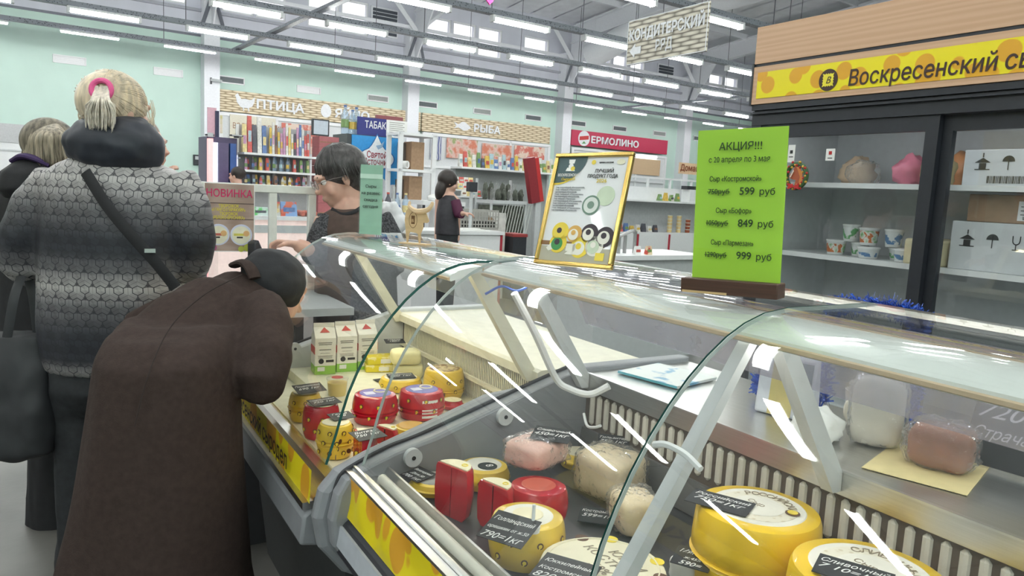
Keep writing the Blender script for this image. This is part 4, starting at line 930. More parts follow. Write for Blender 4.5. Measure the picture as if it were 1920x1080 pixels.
biglabel(R2, .91 - ZN, .083, 'СЛИВОЧНЫЙ', .0)
X, Y, r_ = tops(980, 1050, 1250, 1060, .825); R3 = wheel('wide pale cream wheel with handwritten top in the front row', X + .008, Y - .010, ZN, .106, .825 - ZN, PALE, wobble=.002, st=[.03])
MB().torus(.092, .0018, 40, 6, c=(0, 0, .0628)).build('rim_ridge', PALE, R3, smooth=True)
PEN = M('pencil_ink', (.35, .30, .22), .7)
for i, s in enumerate(('ЮККИ', 'КОСТРОМА', '50%')): text(s, .026, PEN, R3, (.035 - i * .028, -.01, .0632), (0, -1, 0), (1, 0, 0), align='CENTER', shear=.2, ext=.0002)
for k in range(5):
    a = -.9 + k * .55; m = MB(); m.lathe([(.0001, 0), (.012, 0), (.012, .001), (.0001, .001)], 16, c=(.095 * math.cos(a), .095 * math.sin(a), .0625)); m.build('rim_stamp', [STAMPB, STAMPY][k % 2], R3)
X, Y, r_ = tops(925, 955, 1050, 990, .845); R4 = wheel('cut yellow film wheel with round cream label in front row', X + .012, Y + .012, ZN, .066, .845 - ZN, FILMY, top=ROUND, topr=.7, wobble=.002, st=[.025, .055])
MB().lathe([(.0001, .0838), (.028, .0838), (.028, .0848), (.0001, .0848)], 24).build('label_core', PASTE, R4)
halfwheel('taller red half wheel, cut side up, near the case front', *at(847, 876, z=.868).xy, ZN, .044, .868 - ZN, FILMR, -1.25)
halfwheel('smaller red half wheel, cut side up, right of the taller', *at(925, 910, z=.855).xy, ZN, .040, .855 - ZN, FILMR, -1.3)
wheel('yellow wheel with black round badge at back of near case', *(at(895, 862, z=.81) - Vector((0, .03, 0))).xy, ZN, .057, .81 - ZN, FILMY, top=ROUND, topr=.72, st=[.024])
o = bpy.context.scene.objects.get('none')
bw = [q for q in SC.objects if q.get('label') == 'yellow wheel with black round badge at back of near case'][0]
MB().lathe([(.0001, 0), (.022, 0), (.022, .001), (.0001, .001)], 20).build('round_badge', CARDB, bw, loc=(.0, -.018, .0488)); text('8', .026, CHALK, bw, (-.004, -.012, .0502), (0, -1, 0), (1, 0, 0), ext=.0002)
wheel('yellow wheel under a price card in the left corner', *(at(790, 893, z=.792) + Vector((.02, -.02, 0))).xy, ZN, .05, .792 - ZN, FILMY, top=M('grey_label', (.42, .42, .38), .5), topr=.78)
wheel('red film wheel in the middle of the near case', *at(1010, 908, z=.84).xy, ZN, .058, .84 - ZN, FILMR, top=M('red_label', (.62, .12, .08), .4), topr=.6, wobble=.003)
wheel('yellow wheel half hidden behind the pink wrapped cheese', at(1035, 815, z=.80).x - .01, 1.415, ZN, .045, .80 - ZN, FILMY, top=PALE, topr=.8, st=[.02])
def wrapped(name, label, X, Y, z, sz, mat, rot, seed, film=True, th=.26):
    t = thing(name, label, 'cheese', (X, Y, z), rot); sx, sy, sz_ = sz
    m = MB(); m.box(-sx / 2, sx / 2, -sy / 2, sy / 2, 0, sz_); o = m.build('cheese_piece', mat, t)
    bm = bmesh.new(); bm.from_mesh(o.data); bmesh.ops.subdivide_edges(bm, edges=bm.edges, cuts=7, use_grid_fill=True)
    for v in bm.verts:
        c = v.co; q = Vector((c.x / sx * 2, c.y / sy * 2, (c.z / sz_ - .5) * 2)); l = (abs(q.x) ** 5 + abs(q.y) ** 5 + abs(q.z) ** 5) ** .2; q /= max(l, 1e-3); n = 1 + .05 * noise.noise(q * 2 + Vector((seed, 0, 0)))
        v.co = Vector((q.x * sx / 2 * n, q.y * sy / 2 * n, max(0, (q.z * n / 2 + .5) * sz_)))
    bm.to_mesh(o.data); bm.free()
    for p in o.data.polygons: p.use_smooth = True
    if film:
        m = MB(); m.ball((0, 0, 0), 1, 44, 26); vs = []
        for v in m.v:
            v = Vector(v); q = v / max((abs(v.x) ** 4 + abs(v.y) ** 4 + abs(v.z) ** 4) ** .25, 1e-3); n = 1 + th * .6 * abs(noise.noise(v * 3 + Vector((seed, 2, 0)))) + th * noise.noise(v * 9 + Vector((seed, 5, 1))) * .5
            vs.append((q.x * (sx / 2 + .004) * n, q.y * (sy / 2 + .004) * n, max(.0008, (q.z * n / 2 + .5) * (sz_ + .006))))
        m.v = vs; m.build('film_wrap', FILM, t, smooth='s')
    return t
P = at(1005, 868, z=.8405); PK = wrapped('cheese_piece', 'pinkish cheese piece in clear film under a price card', P.x, P.y, .8415, (.13, .10, .055), PINKC, .35, 3)
for o_ in PK.children: pass
P = at(1145, 880, z=.82); wrapped('cheese_piece', 'large beige cheese block wrapped in cling film', P.x, P.y, ZN, (.12, .135, .10), WRAPB, .25, 8)
P = at(1225, 955, z=.81); wrapped('cheese_piece', 'rounded beige chunk in film beside the glass arm', P.x - .026, P.y + .026, ZN, (.085, .095, .075), WRAPB, -.3, 12)
P = at(1165, 815, z=.815); wheel('yellow wedge wheel with green label at the grille', P.x + .02, P.y - .02, ZN, .058, .055, FILMY, top=GREENL, topr=.6)
P = at(1285, 1045, z=.80); wrapped('cheese_piece', 'soft white cheese in paper left of the big yellow wheel', P.x - .004, P.y - .01, ZN, (.05, .05, .045), PAPER, .2, 15, film=False)
P = at(1225, 1068, z=.845); 
# chalk cards of the near case
card('card reading 750 on the left big yellow wheel', 1350, 942, .914, -1.12, .105, .062, ['Российский', '750=1кг'], .03, [.25, .32])
card('card reading 790 leaning on the cut yellow wheel', 955, 992, .860, -1.05, .085, .075, ['Голландский', 'орешкин от ж.50', '790=1кг'], .25, [.2, .15, .28])
card('card reading 820 on the wide pale wheel', 1060, 1072, .832, -1.0, .095, .075, ['Юккилейный', 'Костромской', '820=1кг'], .08, [.18, .18, .3])
card('card reading 590 on the soft white cheese', 1300, 1048, .822, -1.05, .065, .055, ['Мягкий', 'ж.45%', '590='], .15, [.26, .18, .28])
card('card reading 599 lying on the dark deck', 1125, 968, .775, -.75, .085, .06, ['Костромской', '599=1кг'], .12, [.22, .28])
card('card reading 450 on the pink wrapped cheese', 1035, 815, .905, -.85, .085, .06, ['Сливочный', '450=1кг'], .2, [.22, .3])
card('card reading 750 standing by the grille', 1150, 828, .848, -.75, .075, .05, ['Тильзитер', '750 1кг'], .3, [.24, .3])
card('card reading 700 on the left corner wheel', 785, 890, .797, -1.3, .06, .055, ['Вологодский', 'Деж.50', '700 1кг'], .1, [.2, .2, .25])
card('card on the right big yellow wheel at frame edge', 1600, 1075, .915, -1.12, .10, .062, ['Сливочный', '7 10=1кг'], .03, [.27, .3])
# white knob clip
kp = at(1000, 975, z=.87); o = MB(); o.lathe([(.001, 0), (.012, .002), (.013, .012), (.006, .018), (.003, .022), (.003, .05), (.001, .051)], 14); o = o.build('card_clip', WHITE, None, loc=(kp.x, kp.y, .8475), smooth=True); tag(o, 'white plastic card clip on the cut yellow wheel', 'clip')
# --- farther case
def carton(label, X, Y, z, rot):
    t = thing('milk_carton', label, 'milk carton', (X, Y, z), rot, 'milk cartons in the farther case'); a = .035; h = .125
    CW = M('carton_white', (.82, .80, .74), .45); CG = M('carton_green', (.30, .58, .08), .5); CR = M('carton_red', (.55, .05, .04), .5)
    MB().box(-a, a, -a, a, .03, h).build('carton_body', CW, t); MB().box(-a, a, -a, a, 0, .03).build('green_base', CG, t)
    g = MB(); g.add([(-a, -a, h), (a, -a, h), (a, a, h), (-a, a, h), (-a, 0, h + .035), (a, 0, h + .035)], [(0, 1, 5, 4), (3, 4, 5, 2), (0, 4, 3), (1, 2, 5)]); g.build('gable', CW, t); MB().box(-a, a, -.0025, .0025, h + .034, h + .047).build('top_fin', CW, t)
    f = MB(); f.add([(-a * .5, -a * .55 - .0005, h + .0168), (a * .5, -a * .55 - .0005, h + .0168), (0, -.004, h + .033)], [(0, 1, 2)]); f.build('red_peak', CR, t)
    MB().box(-a - .0012, -a, -a, a, .07, .095).build('red_band', CR, t); MB().box(a, a + .0012, -a, a, .07, .095).build('red_band', CR, t)
    pr = MB()
    for k, (w_, z_) in enumerate(((.7, .108), (.65, .102), (.6, .084), (.5, .073), (.75, .064), (.7, .060), (.72, .056))): pr.box(-a * w_, a * w_ * .9, -a - .0008, -a, z_, z_ + (.003 if k in (0, 1, 2) else .0012))
    pr.build('fine_print', M('grey_ink', (.25, .24, .22), .6), t)['kind'] = 'stuff'
    MB().lathe([(.0001, 0), (.009, 0), (.009, .001), (.0001, .001)], 14).build('black_seal', INK, t, loc=(-a * .4, -a, .046), rot=(PI / 2, 0, 0)); MB().box(.002, .028, -a - .001, -a, .042, .05).build('black_badge', INK, t); MB().box(-.026, -.002, -a - .001, -a, .012, .026).build('barcode', PAPER, t)
for i, (x, y) in enumerate(((592, 694), (620, 690), (648, 684))):
    p = at(x, y, z=ZF2); carton(['left', 'middle', 'right'][i] + ' one of three white milk cartons with green base', .765 + i * .078, 2.475 + i * .012, ZF2, -.10 + .05 * i)
YBOX = two_tone('yellow_pack_print', (.72, .60, .04), (.80, .72, .35), 'noise', 30, .55, .03, .45)
for k in range(2):
    p = at(700, 690, z=ZF2); t = thing('butter_pack', 'yellow printed pack, %s of the two beside the milk cartons' % ('lower' if k == 0 else 'upper'), 'box', (.985 + .004 * k - .03, 2.44, ZF2 + .0265 * k), -.25 + .06 * k); MB().box(-.05, .05, -.035, .035, 0, .026).build('pack', YBOX, t, bevel=.002); MB().box(-.005, .03, -.0362, -.035, .005, .02).build('barcode', PAPER, t)
BUT = M('butter_yellow', (.86, .80, .45), .5, var=.04, scale=20)
for k in range(2): wrapped('butter_block', 'pale butter block, %s of the stacked pair' % ('lower' if k == 0 else 'upper'), 1.012 - .012 * k, 2.315, ZF2 + .001 + .0485 * k, (.10, .085, .048), BUT, -.35 + .1 * k, 20 + k, film=False)
card('small card on the upper butter block', 740, 640, .876, -.2, .07, .05, ['Масло', '180='], .1, [.3, .3])
def w2(label, x0, y0, x1, y1, zt, zb, mat, **k):
    X, Y, r_ = tops(x0, y0, x1, y1, zt); return wheel(label, X, Y, zb, r_ * .97, zt - zb, mat, **k)
q = w2('red wheel with violet label, left of the pair in far case', 662, 738, 745, 735, .855, ZF2, FILMR, top=VIOLET, topr=.74, st=[.025, .055], seam=.03); MB().box(-.032, -.004, -.016, .012, .0805, .0812).build('label_patch', M('lilac_patch', (.62, .6, .75), .5), q); MB().torus(.017, .0025, 18, 5, c=(.018, .012, .0808)).build('label_ring', PASTE, q)
q = w2('red wheel with violet label and white sticker, right of pair', 748, 730, 833, 728, .855, ZF2, FILMR, top=VIOLET, topr=.74, st=[.03, .06], seam=.03); MB().box(-.032, -.004, -.016, .012, .0805, .0812).build('label_patch', MT['lilac_patch'], q); MB().torus(.017, .0025, 18, 5, c=(.018, .012, .0808)).build('label_ring', PASTE, q)
rr = [v for v in q.children if v.name.startswith('rind')][0]
m = MB(); R_ = .0655
for k in range(7): 
    a = -1.95 + k * .12; m.v += [(R_ * math.cos(a), R_ * math.sin(a), .012), (R_ * math.cos(a), R_ * math.sin(a), .062)]
m.f = [(2 * k, 2 * k + 2, 2 * k + 3, 2 * k + 1) for k in range(6)]; m.mi = [0] * 6; m.build('white_sticker', PAPER, q)
q = w2('yellow wheel with brown picture label at the grille', 796, 690, 870, 690, .868, ZF2, FILMY, top=two_tone('sepia_label', (.25, .13, .05), (.72, .58, .30), 'noise', 60, .5, .05, .5), topr=.8, st=[.03, .06], seam=.03)
w2('yellow wheel under a card behind the red pair', 712, 708, 790, 705, .815, ZF2, FILMY, top=PALE, topr=.8, st=[.02])
card('card on the yellow wheel behind the red pair', 752, 705, .82, -.15, .085, .055, ['Костромской', '600 1кг'], .05, [.25, .3])
card('dark card lying flat on the pale deck', 722, 712, .778, .2, .07, .04, ['Сыр', '450'], .0, [.3, .3])
halfwheel('red half wheel at the near end of the far case', *(at(668, 818, z=.83) + Vector((.008, .012, 0))).xy, ZF1, .046, .83 - ZF1, FILMR, -1.7, st=[.03, .06]); halfwheel('second red half wheel behind the near end one', *(at(714, 812, z=.82) + Vector((.022, .03, 0))).xy, ZF2, .034, .82 - ZF2, FILMR, -1.2, st=[.02])
card('card reading 750 on the near end red half wheels', 690, 815, .836, .15, .075, .055, ['Витязь', '750 1кг'], .1, [.28, .3])
P = at(619, 792, z=.83); wheel('short yellow stamped stack in the front row of far case', P.x + .014, P.y, ZF1, .042, .83 - ZF1, FILMY, top=PASTE, topr=.8, st=[.02, .045, .07], seam=.04, wobble=.003)
card('card on the short yellow stack', 640, 780, .836, .12, .06, .045, ['Гауда', '690'], .1, [.3, .3])
P = at(590, 760, z=.835); wheel('red wheel with cream top in the far front row', P.x + .022, P.y + .012, ZF1, .046, .835 - ZF1, FILMR, top=PASTE, topr=.82, st=[.03, .06])
card('card on the red wheel with cream top', 608, 753, .842, .15, .08, .05, ['Сметанковый', '720 1кг'], .08, [.25, .3])
P = at(560, 745, z=.825); wheel('yellow stack behind the red cream topped wheel', P.x + .032, P.y + .05, ZF1, .042, .825 - ZF1, FILMY, top=PASTE, topr=.8, st=[.03, .06], seam=.04)
card('tilted card at the sleeve of the brown coat', 580, 728, .84, .15, .085, .05, ['Пошехонский', '690 1кг'], .25, [.25, .3])
P = at(632, 740, z=ZF2); t = thing('food_tub', 'clear round tub with yellow contents in the far case', 'tub', (P.x, P.y, ZF2)); MB().lathe([(.001, 0), (.026, 0), (.030, .04), (.001, .04)], 20).build('contents', M('yellow_curd', (.85, .68, .25), .5), t, smooth=True); MB().lathe([(.027, 0), (.032, .05), (.034, .05), (.034, .054), (.001, .055)], 20).build('tub_wall', ACRYL, t, smooth=True); MB().lathe([(.0001, .0555), (.018, .0555), (.018, .056), (.0001, .056)], 14).build('lid_print', RED, t)
P = at(775, 803, z=.80); wheel('low yellow wheel tucked beside the near case end', P.x, P.y + .01, ZF2, .045, .03, FILMY, top=M('amber_label', (.72, .42, .08), .4), topr=.8)
P = at(850, 752, z=.80); wheel('small red wheel half hidden by the near case end', P.x, P.y + .005, ZF2, .032, .028, FILMR, top=PASTE, topr=.82)
P = at(885, 735, z=.79); wrapped('cheese_piece', 'crumpled pinkish piece in film at the far case grille', P.x - .075, P.y + .06, ZF2, (.045, .06, .035), PINKC, .2, 30)
# --- things on the rear worktop
ZL = .9795
p = at(1170, 697, z=ZL); t = thing('magazine', 'blue and white magazine lying on the steel ledge', 'magazine', (p.x + .075, min(p.y, 1.37), ZL + .001), .2); MB().box(-.085, .085, -.09, .09, 0, .006).build('cover', two_tone('magazine_print', (.12, .35, .55), (.72, .76, .74), 'noise', 14, .42, .03, .35), t); MB().box(-.086, -.0855, -.09, .09, 0, .006).build('spine', M('teal_spine', (.1, .4, .5), .4), t)
p = at(1440, 790, z=ZL); t = thing('paper_bag', 'white bag with yellow stripe standing on the ledge', 'bag', (p.x + .08, p.y + .02, ZL), .3); MB().sweep([(-.03, 0), (.03, 0), (.012, .13), (-.012, .13)], -.06, .06).build('bag_body', M('white_sack', (.70, .72, .80), .5), t, bevel=.006); MB().sweep([(-.0315, .002), (-.030, .002), (-.0125, .125), (-.014, .125)], -.02, .03).build('stripe', M('straw_stripe', (.66, .55, .22), .5), t); MB().sweep([(-.0325, .05), (-.024, .05), (-.0145, .12), (-.0165, .12)], -.055, -.022).build('dark_patch', M('teal_patch', (.05, .12, .2), .4), t)
p = at(1590, 810, z=ZL); t = thing('mug', 'cream mug standing on the ledge behind the post', 'mug', (p.x + .07, p.y + .01, ZL)); MB().lathe([(.001, 0), (.035, 0), (.042, .05), (.045, .075), (.042, .075), (.038, .01), (.001, .01)], 24).build('cup', M('cream_china', (.78, .72, .60), .25), t, smooth=True); m = MB(); m.tube(bez([(-.04, .0, .06), (-.065, .0, .055), (-.065, 0, .03), (-.038, 0, .02)], 5), .006, 8); m.build('handle', MT['cream_china'], t, smooth=True)
p = at(1720, 880, z=ZL); t = thing('paper_sheet', 'buff wrapping paper under the smoked meat', 'paper', (p.x + .03, p.y, ZL), .3); MB().box(-.10, .10, -.08, .08, 0, .001).build('sheet', M('buff_paper', (.72, .60, .30), .6), t)
wrapped('smoked_meat', 'reddish smoked meat piece in printed film on buff paper', p.x + .05, p.y - .01, ZL + .0015, (.08, .10, .075), M('smoked_meat', (.28, .10, .05), .4, var=.2), .3, 40)
wrapped('goods_bag', 'tall pale film bag beside the smoked meat', p.x + .06, p.y + .12, ZL, (.07, .09, .13), M('pale_bag_fill', (.66, .62, .55), .5), .5, 41)
t = card('large chalk card reading 720 leaning behind the ledge', 1800, 800, 1.06, -PI / 2, .18, .13, ['720 1кг', 'Страчателла'], 0, [.3, .22]); t.rotation_euler = (1.15, 0, -PI / 2 + .1); t.location = Vector((1.42, .60, 1.045))
crumple('tissue', 'crumpled white tissue on the ledge behind the post', 'tissue', PAPER, (1.24, .88, ZL), (.10, .09, .06), 9)
tinsel('shiny blue tinsel heap on the ledge beside the white bag', [(1.36, 1.10, ZL + .03), (1.40, 1.14, ZL + .035), (1.44, 1.12, ZL + .04), (1.42, 1.08, ZL + .03)], .022)
tinsel('shiny blue tinsel strand arching over the case top', [Vector((1.46, at(1560, 600, X=1.46).y, .995)), at(1562, 583, X=1.46), at(1590, 575, X=1.46), at(1640, 573, X=1.46), at(1690, 584, X=1.46), at(1720, 597, X=1.46), at(1722, 640, X=1.46), Vector((1.46, at(1722, 640, X=1.46).y, 1.0))], .017)
# ================================================================ PEOPLE
FV = Vector((_b.x, _b.y, 0)).normalized() * -1; RV = Vector((FV.y, -FV.x, 0))
def pp(x, y, s):
    r = ray(x, y); return Vector((0, 0, H)) + r * (s / r.dot(FV))
def mpx(s): return s / FPX * 1.0
class Fig:
    def __init__(g, label, base, s, name='person'):
        g.s = s; g.o = Vector((base[0], base[1], 0)); g.root = thing(name, label, 'person', g.o); g.parts = {}
    def mb(g):
        m = MB(); m.m = Matrix.Translation(-g.o); return m
    def P(g, x, y, s=None): return pp(x, y, s or g.s)
    def ring(g, y, xl, xr, s=None, dr=.15, n=28, e=2.3, tilt=0):
        s = s or g.s; c = pp((xl + xr) / 2, y, s); w_ = (pp(xr, y, s) - pp(xl, y, s)).length / 2
        return superell(c, RV, FV + Vector((0, 0, tilt)), w_, dr, n, e)
    def path(g, pts): return [pp(*p) if len(p) == 3 else pp(p[0], p[1], g.s) for p in pts]
SKIN = M('skin', (.66, .40, .31), .5, var=.06, scale=25); SKIN.node_tree.nodes['Principled BSDF'].inputs['Subsurface Weight'].default_value = .1
def head_mb(m, T, sz=.115, jaw=1.0):
    """skin head: +Y is the face, origin at the head centre; sz = half height"""
    k = sz / .115; o = m.m; m.m = o @ T @ Matrix.Scale(k, 4)
    m.ball((0, -.015, .02), .085, 20, 14, (.86, 1.08, 1.0)); m.ball((0, .03, -.03), .066, 18, 12, (.9, .85, 1.15)); m.ball((0, .055, -.085), .028, 12, 8, (1.1, .9, .8))
    m.ball((0, .085, -.015), .013, 10, 8, (.9, 1.0, 1.9)); m.ball((0, .099, -.03), .014, 10, 8, (1.15, .9, .85))
    m.ball((0, .083, -.062), .016, 10, 8, (1.5, .6, .42)); m.ball((0, .081, -.071), .016, 10, 8, (1.3, .6, .42)); m.ball((0, .075, .022), .03, 12, 8, (1.9, .6, .5))
    for s in (-1, 1):
        m.ball((s * .042, .055, -.035), .026, 10, 8, (1, .8, 1)); m.ball((s * .078, -.008, -.012), .02, 10, 8, (.4, .8, 1.5))
    m.tube([(0, -.02, -.05), (0, -.035, -.17)], [.052, .056], 14); m.m = o
def eyes(g, T, par, sz=.115):
    k = sz / .115
    for s in (-1, 1):
        m = g.mb(); m.m = m.m @ T @ Matrix.Scale(k, 4); m.ball((s * .031, .068, .002), .0125, 12, 8); m.build('eye', M('eye_white', (.8, .78, .76), .3), par, smooth=True)
        m = g.mb(); m.m = m.m @ T @ Matrix.Scale(k, 4); m.ball((s * .031, .0775, .0), .0055, 10, 6); m.build('iris', M('iris_dark', (.08, .05, .03), .2), par, smooth=True)
        m = g.mb(); m.m = m.m @ T @ Matrix.Scale(k, 4); m.tube([(s * .014, .085, .022), (s * .03, .086, .027), (s * .047, .074, .022)], .0035, 6); m.build('eyebrow', M('brow', (.10, .07, .05), .7), par, smooth=True)
def frame(c, fwd, up=(0, 0, 1)):
    f = Vector(fwd).normalized(); u = Vector(up); u = (u - f * u.dot(f)).normalized(); r = f.cross(u); T = Matrix((r, f, u)).transposed().to_4x4(); T.translation = c; return T
def hand_mb(m, wrist, d, palm_n, curl=.5, k=1.0, side=1):
    """palm and five unequal bent fingers; d = pointing direction, palm_n = palm facing"""
    d = Vector(d).normalized(); n = Vector(palm_n); n = (n - d * n.dot(d)).normalized(); x = d.cross(n) * side; w = Vector(wrist)
    m.tube([w - d * .02, w + d * .03 * k, w + d * .08 * k], [(.018 * k, .024 * k), (.015 * k, .036 * k), (.012 * k, .038 * k)], 12, ref=n)
    for i, (off, ln) in enumerate(((-.030, .062), (-.010, .072), (.010, .068), (.029, .052))):
        b = w + d * .08 * k + x * off * k; a1 = curl * .8; a2 = curl * 2; q1 = b + (d * math.cos(a1) + n * math.sin(a1)) * ln * .5 * k; q2 = q1 + (d * math.cos(a2) + n * math.sin(a2)) * ln * .3 * k; q3 = q2 + (d * math.cos(a2 * 1.4) + n * math.sin(a2 * 1.4)) * ln * .22 * k
        m.tube([b - d * .015, b, q1, q2, q3], [.009 * k, .0092 * k, .0085 * k, .0078 * k, .0055 * k], 8)
    t0 = w + d * .025 * k - x * .026 * k; t1 = t0 + (d * .6 - x * .6 + n * .5).normalized() * .036 * k; t2 = t1 + (d * .8 - x * .05 + n * .5).normalized() * .030 * k
    m.tube([t0, t1, t2], [.013 * k, .0105 * k, .007 * k], 8)
def shoes(g, feet, mat, sole):
    for i, (c, ang) in enumerate(feet):
        m = MB(); m.m = Matrix.Translation(Vector(c) - g.o) @ Matrix.Rotation(ang, 4, 'Z'); rs = []
        for y, hw_, h in ((-.085, .025, .05), (-.07, .036, .085), (-.02, .038, .08), (.05, .042, .06), (.11, .043, .045), (.15, .035, .035), (.17, .015, .025)):
            rs.append([Vector((hw_ * math.cos(a), y, .018 + max(0, h * .5 + h * .5 * math.sin(a)))) for a in [2 * PI * k / 14 for k in range(14)]])
        m.rings(rs); sh = m.build('shoe', mat, g.root, smooth=True)
        m = MB(); m.m = Matrix.Translation(Vector(c) - g.o) @ Matrix.Rotation(ang, 4, 'Z'); m.prism([(-.03, -.09), (.03, -.09), (.044, 0), (.046, .1), (.03, .165), (0, .178), (-.03, .165), (-.046, .1), (-.044, 0)], 0, .02); m.build('sole', sole, sh)
def strands(g, par, mat, curves, rad=.0016, n=4, name='hair_strand'):
    m = g.mb()
    for c in curves: m.tube(c, [rad * .6] + [rad] * (len(c) - 2) + [rad * .3], n)
    o = m.build(name, mat, par, smooth='s'); o['kind'] = 'stuff'; return o
def folds(amp, f, seed=0, vert=.35):
    def fn(co, no):
        v = Vector((co.x * f, co.y * f, co.z * f * vert + seed)); return co + no * (noise.noise(v) * amp + noise.noise(v * 2.3 + Vector((7, 3, 1))) * amp * .4)
    return fn
# ---------- blonde woman in the patterned jacket
def jacket_mat():
    mt = bpy.data.materials.new('geometric_jacket_print'); mt.use_nodes = True; nt = mt.node_tree; L = nt.links; p = nt.nodes['Principled BSDF']; p.inputs['Roughness'].default_value = .5
    tc = nn(nt, 'ShaderNodeTexCoord'); sp = nn(nt, 'ShaderNodeSeparateXYZ'); L.new(tc.outputs['Object'], sp.inputs[0])
    def mth(op, a, b=None, c=None):
        n = nn(nt, 'ShaderNodeMath', operation=op)
        for i, q in enumerate((a, b, c)):
            if q is None: continue
            if isinstance(q, (int, float)): n.inputs[i].default_value = q
            else: L.new(q, n.inputs[i])
        return n.outputs[0]
    S = 1 / .050
    u = mth('MULTIPLY', mth('ADD', mth('MULTIPLY', sp.outputs['X'], RV.x), mth('MULTIPLY', sp.outputs['Y'], RV.y)), S); v = mth('MULTIPLY', sp.outputs['Z'], S)
    r3 = 1.7320508
    def cell(ou, ov):
        a = mth('SUBTRACT', mth('FLOORED_MODULO', mth('ADD', u, ou), 1.0), .5); b = mth('SUBTRACT', mth('FLOORED_MODULO', mth('ADD', v, ov), r3), r3 / 2); return a, b
    a1, b1 = cell(0, 0); a2, b2 = cell(.5, r3 / 2)
    d1 = mth('ADD', mth('MULTIPLY', a1, a1), mth('MULTIPLY', b1, b1)); d2 = mth('ADD', mth('MULTIPLY', a2, a2), mth('MULTIPLY', b2, b2)); sel = mth('LESS_THAN', d1, d2)
    def mix(x, y): return mth('ADD', mth('MULTIPLY', x, sel), mth('MULTIPLY', y, mth('SUBTRACT', 1, sel)))
    gx_, gy_ = mix(a1, a2), mix(b1, b2)
    ang = mth('ADD', mth('ARCTAN2', gy_, gx_), PI + PI / 6); rad = mth('SQRT', mth('MINIMUM', d1, d2)); sec = mth('DIVIDE', ang, 2 * PI / 3); fr_ = mth('FRACT', sec)
    # three-armed tile: arm along each sector middle, grooves between arms and along their centre
    dev = mth('ABSOLUTE', mth('SUBTRACT', fr_, .5)); off = mth('MULTIPLY', rad, mth('SINE', mth('MULTIPLY', dev, 2 * PI / 3)))
    line1 = mth('LESS_THAN', mth('ABSOLUTE', mth('SUBTRACT', off, .235)), .022); line2 = mth('LESS_THAN', off, .014); line3 = mth('MULTIPLY', mth('GREATER_THAN', rad, .475), mth('LESS_THAN', off, .235))
    line = mth('MINIMUM', 1, mth('ADD', line1, mth('ADD', mth('MULTIPLY', line2, .45), mth('MULTIPLY', line3, .8))))
    shade = mth('ADD', .78, mth('MULTIPLY', mth('FRACT', mth('MULTIPLY', mth('FLOOR', sec), .37)), .42))
    rp = nn(nt, 'ShaderNodeValToRGB'); zz = mth('DIVIDE', sp.outputs['Z'], 2.0); L.new(zz, rp.inputs[0]); e = rp.color_ramp.elements
    lo, mi, hi = (.03, .032, .042, 1), (.14, .135, .145, 1), (.42, .40, .395, 1)
    e[0].position = .37; e[0].color = hi; e[1].position = .41; e[1].color = lo
    for ps_, cc in ((.455, lo), (.50, mi), (.53, hi), (.555, mi), (.585, lo), (.61, lo), (.655, mi), (.70, hi), (.80, hi)): q = e.new(ps_); q.color = cc
    m1 = nn(nt, 'ShaderNodeMix', data_type='RGBA', blend_type='MULTIPLY'); m1.inputs[0].default_value = 1; L.new(rp.outputs[0], m1.inputs[6])
    cb = nn(nt, 'ShaderNodeCombineColor'); [L.new(shade, cb.inputs[i]) for i in range(3)]; L.new(cb.outputs[0], m1.inputs[7])
    m2 = nn(nt, 'ShaderNodeMix', data_type='RGBA'); L.new(line, m2.inputs[0]); L.new(m1.outputs[2], m2.inputs[6]); m2.inputs[7].default_value = (.02, .02, .028, 1); L.new(m2.outputs[2], p.inputs['Base Color'])
    return mt
JK = jacket_mat(); NYLON = M('black_nylon_hood', (.022, .026, .038), .5, var=.15, scale=10, bump=.1, bscale=30); BLACKC = M('black_cloth', (.016, .016, .019), .75, var=.15, bump=.1, bscale=200)
DENIM = M('charcoal_trousers', (.022, .024, .028), .75, var=.25, scale=40, bump=.15, bscale=300)
g = Fig('blonde woman with pink hair tie in geometric print jacket, seen from behind', (.08, 2.83), 2.45)
hd = (RV * .55 + FV * .85).normalized(); hc = g.P(222, 210, 2.47)
T = frame(hc, hd); m = g.mb(); head_mb(m, T, .118)
nb = g.P(222, 262, 2.46)
m.tube([nb, g.P(222, 330, 2.46), g.P(212, 480, 2.47), g.P(205, 620, 2.48)], [.05, (.08, .14), (.10, .13), (.10, .13)], 14, ref=FV)
for sg_, xs in ((-1, (120, 60, 85)), (1, (320, 360, 345))): m.tube([g.P(xs[0], 345, 2.47), g.P(xs[1], 470, 2.46), g.P(xs[2], 500, 2.68)], [.05, .042, .032], 10); hand_mb(m, g.P(xs[2], 500, 2.69), FV, Vector((0, 0, -1)), .7, 1)
for xo in (160, 235): m.tube([g.P(xo, 650, 2.48), g.P(xo, 860, 2.48), g.P(xo, 1060, 2.49)], [.085, .055, .042], 10)
body = m.build('body', SKIN, g.root); remesh(body, .0075, 3)
m = g.mb(); m.rings([g.ring(292, 165, 275, 2.46, .09), g.ring(312, 120, 318, 2.46, .115), g.ring(330, 96, 340, 2.46, .13), g.ring(370, 84, 347, 2.46, .15), g.ring(440, 80, 345, 2.46, .165), g.ring(540, 82, 338, 2.47, .175), g.ring(620, 84, 325, 2.47, .175), g.ring(672, 92, 315, 2.47, .16), g.ring(690, 98, 310, 2.47, .15)])
m.tube(g.path([(108, 335, 2.46), (72, 385, 2.45), (48, 440, 2.44), (42, 480, 2.46), (62, 498, 2.56), (85, 500, 2.66)]), [.072, .08, .082, .083, .072, .055], 14)
m.tube(g.path([(325, 338, 2.46), (352, 395, 2.45), (362, 450, 2.45), (358, 485, 2.47), (348, 500, 2.56), (335, 500, 2.68)]), [.072, .075, .072, .072, .066, .052], 14)
o = m.build('jacket', JK, g.root); remesh(o, .011, 3, fn=folds(.012, 9, 1))
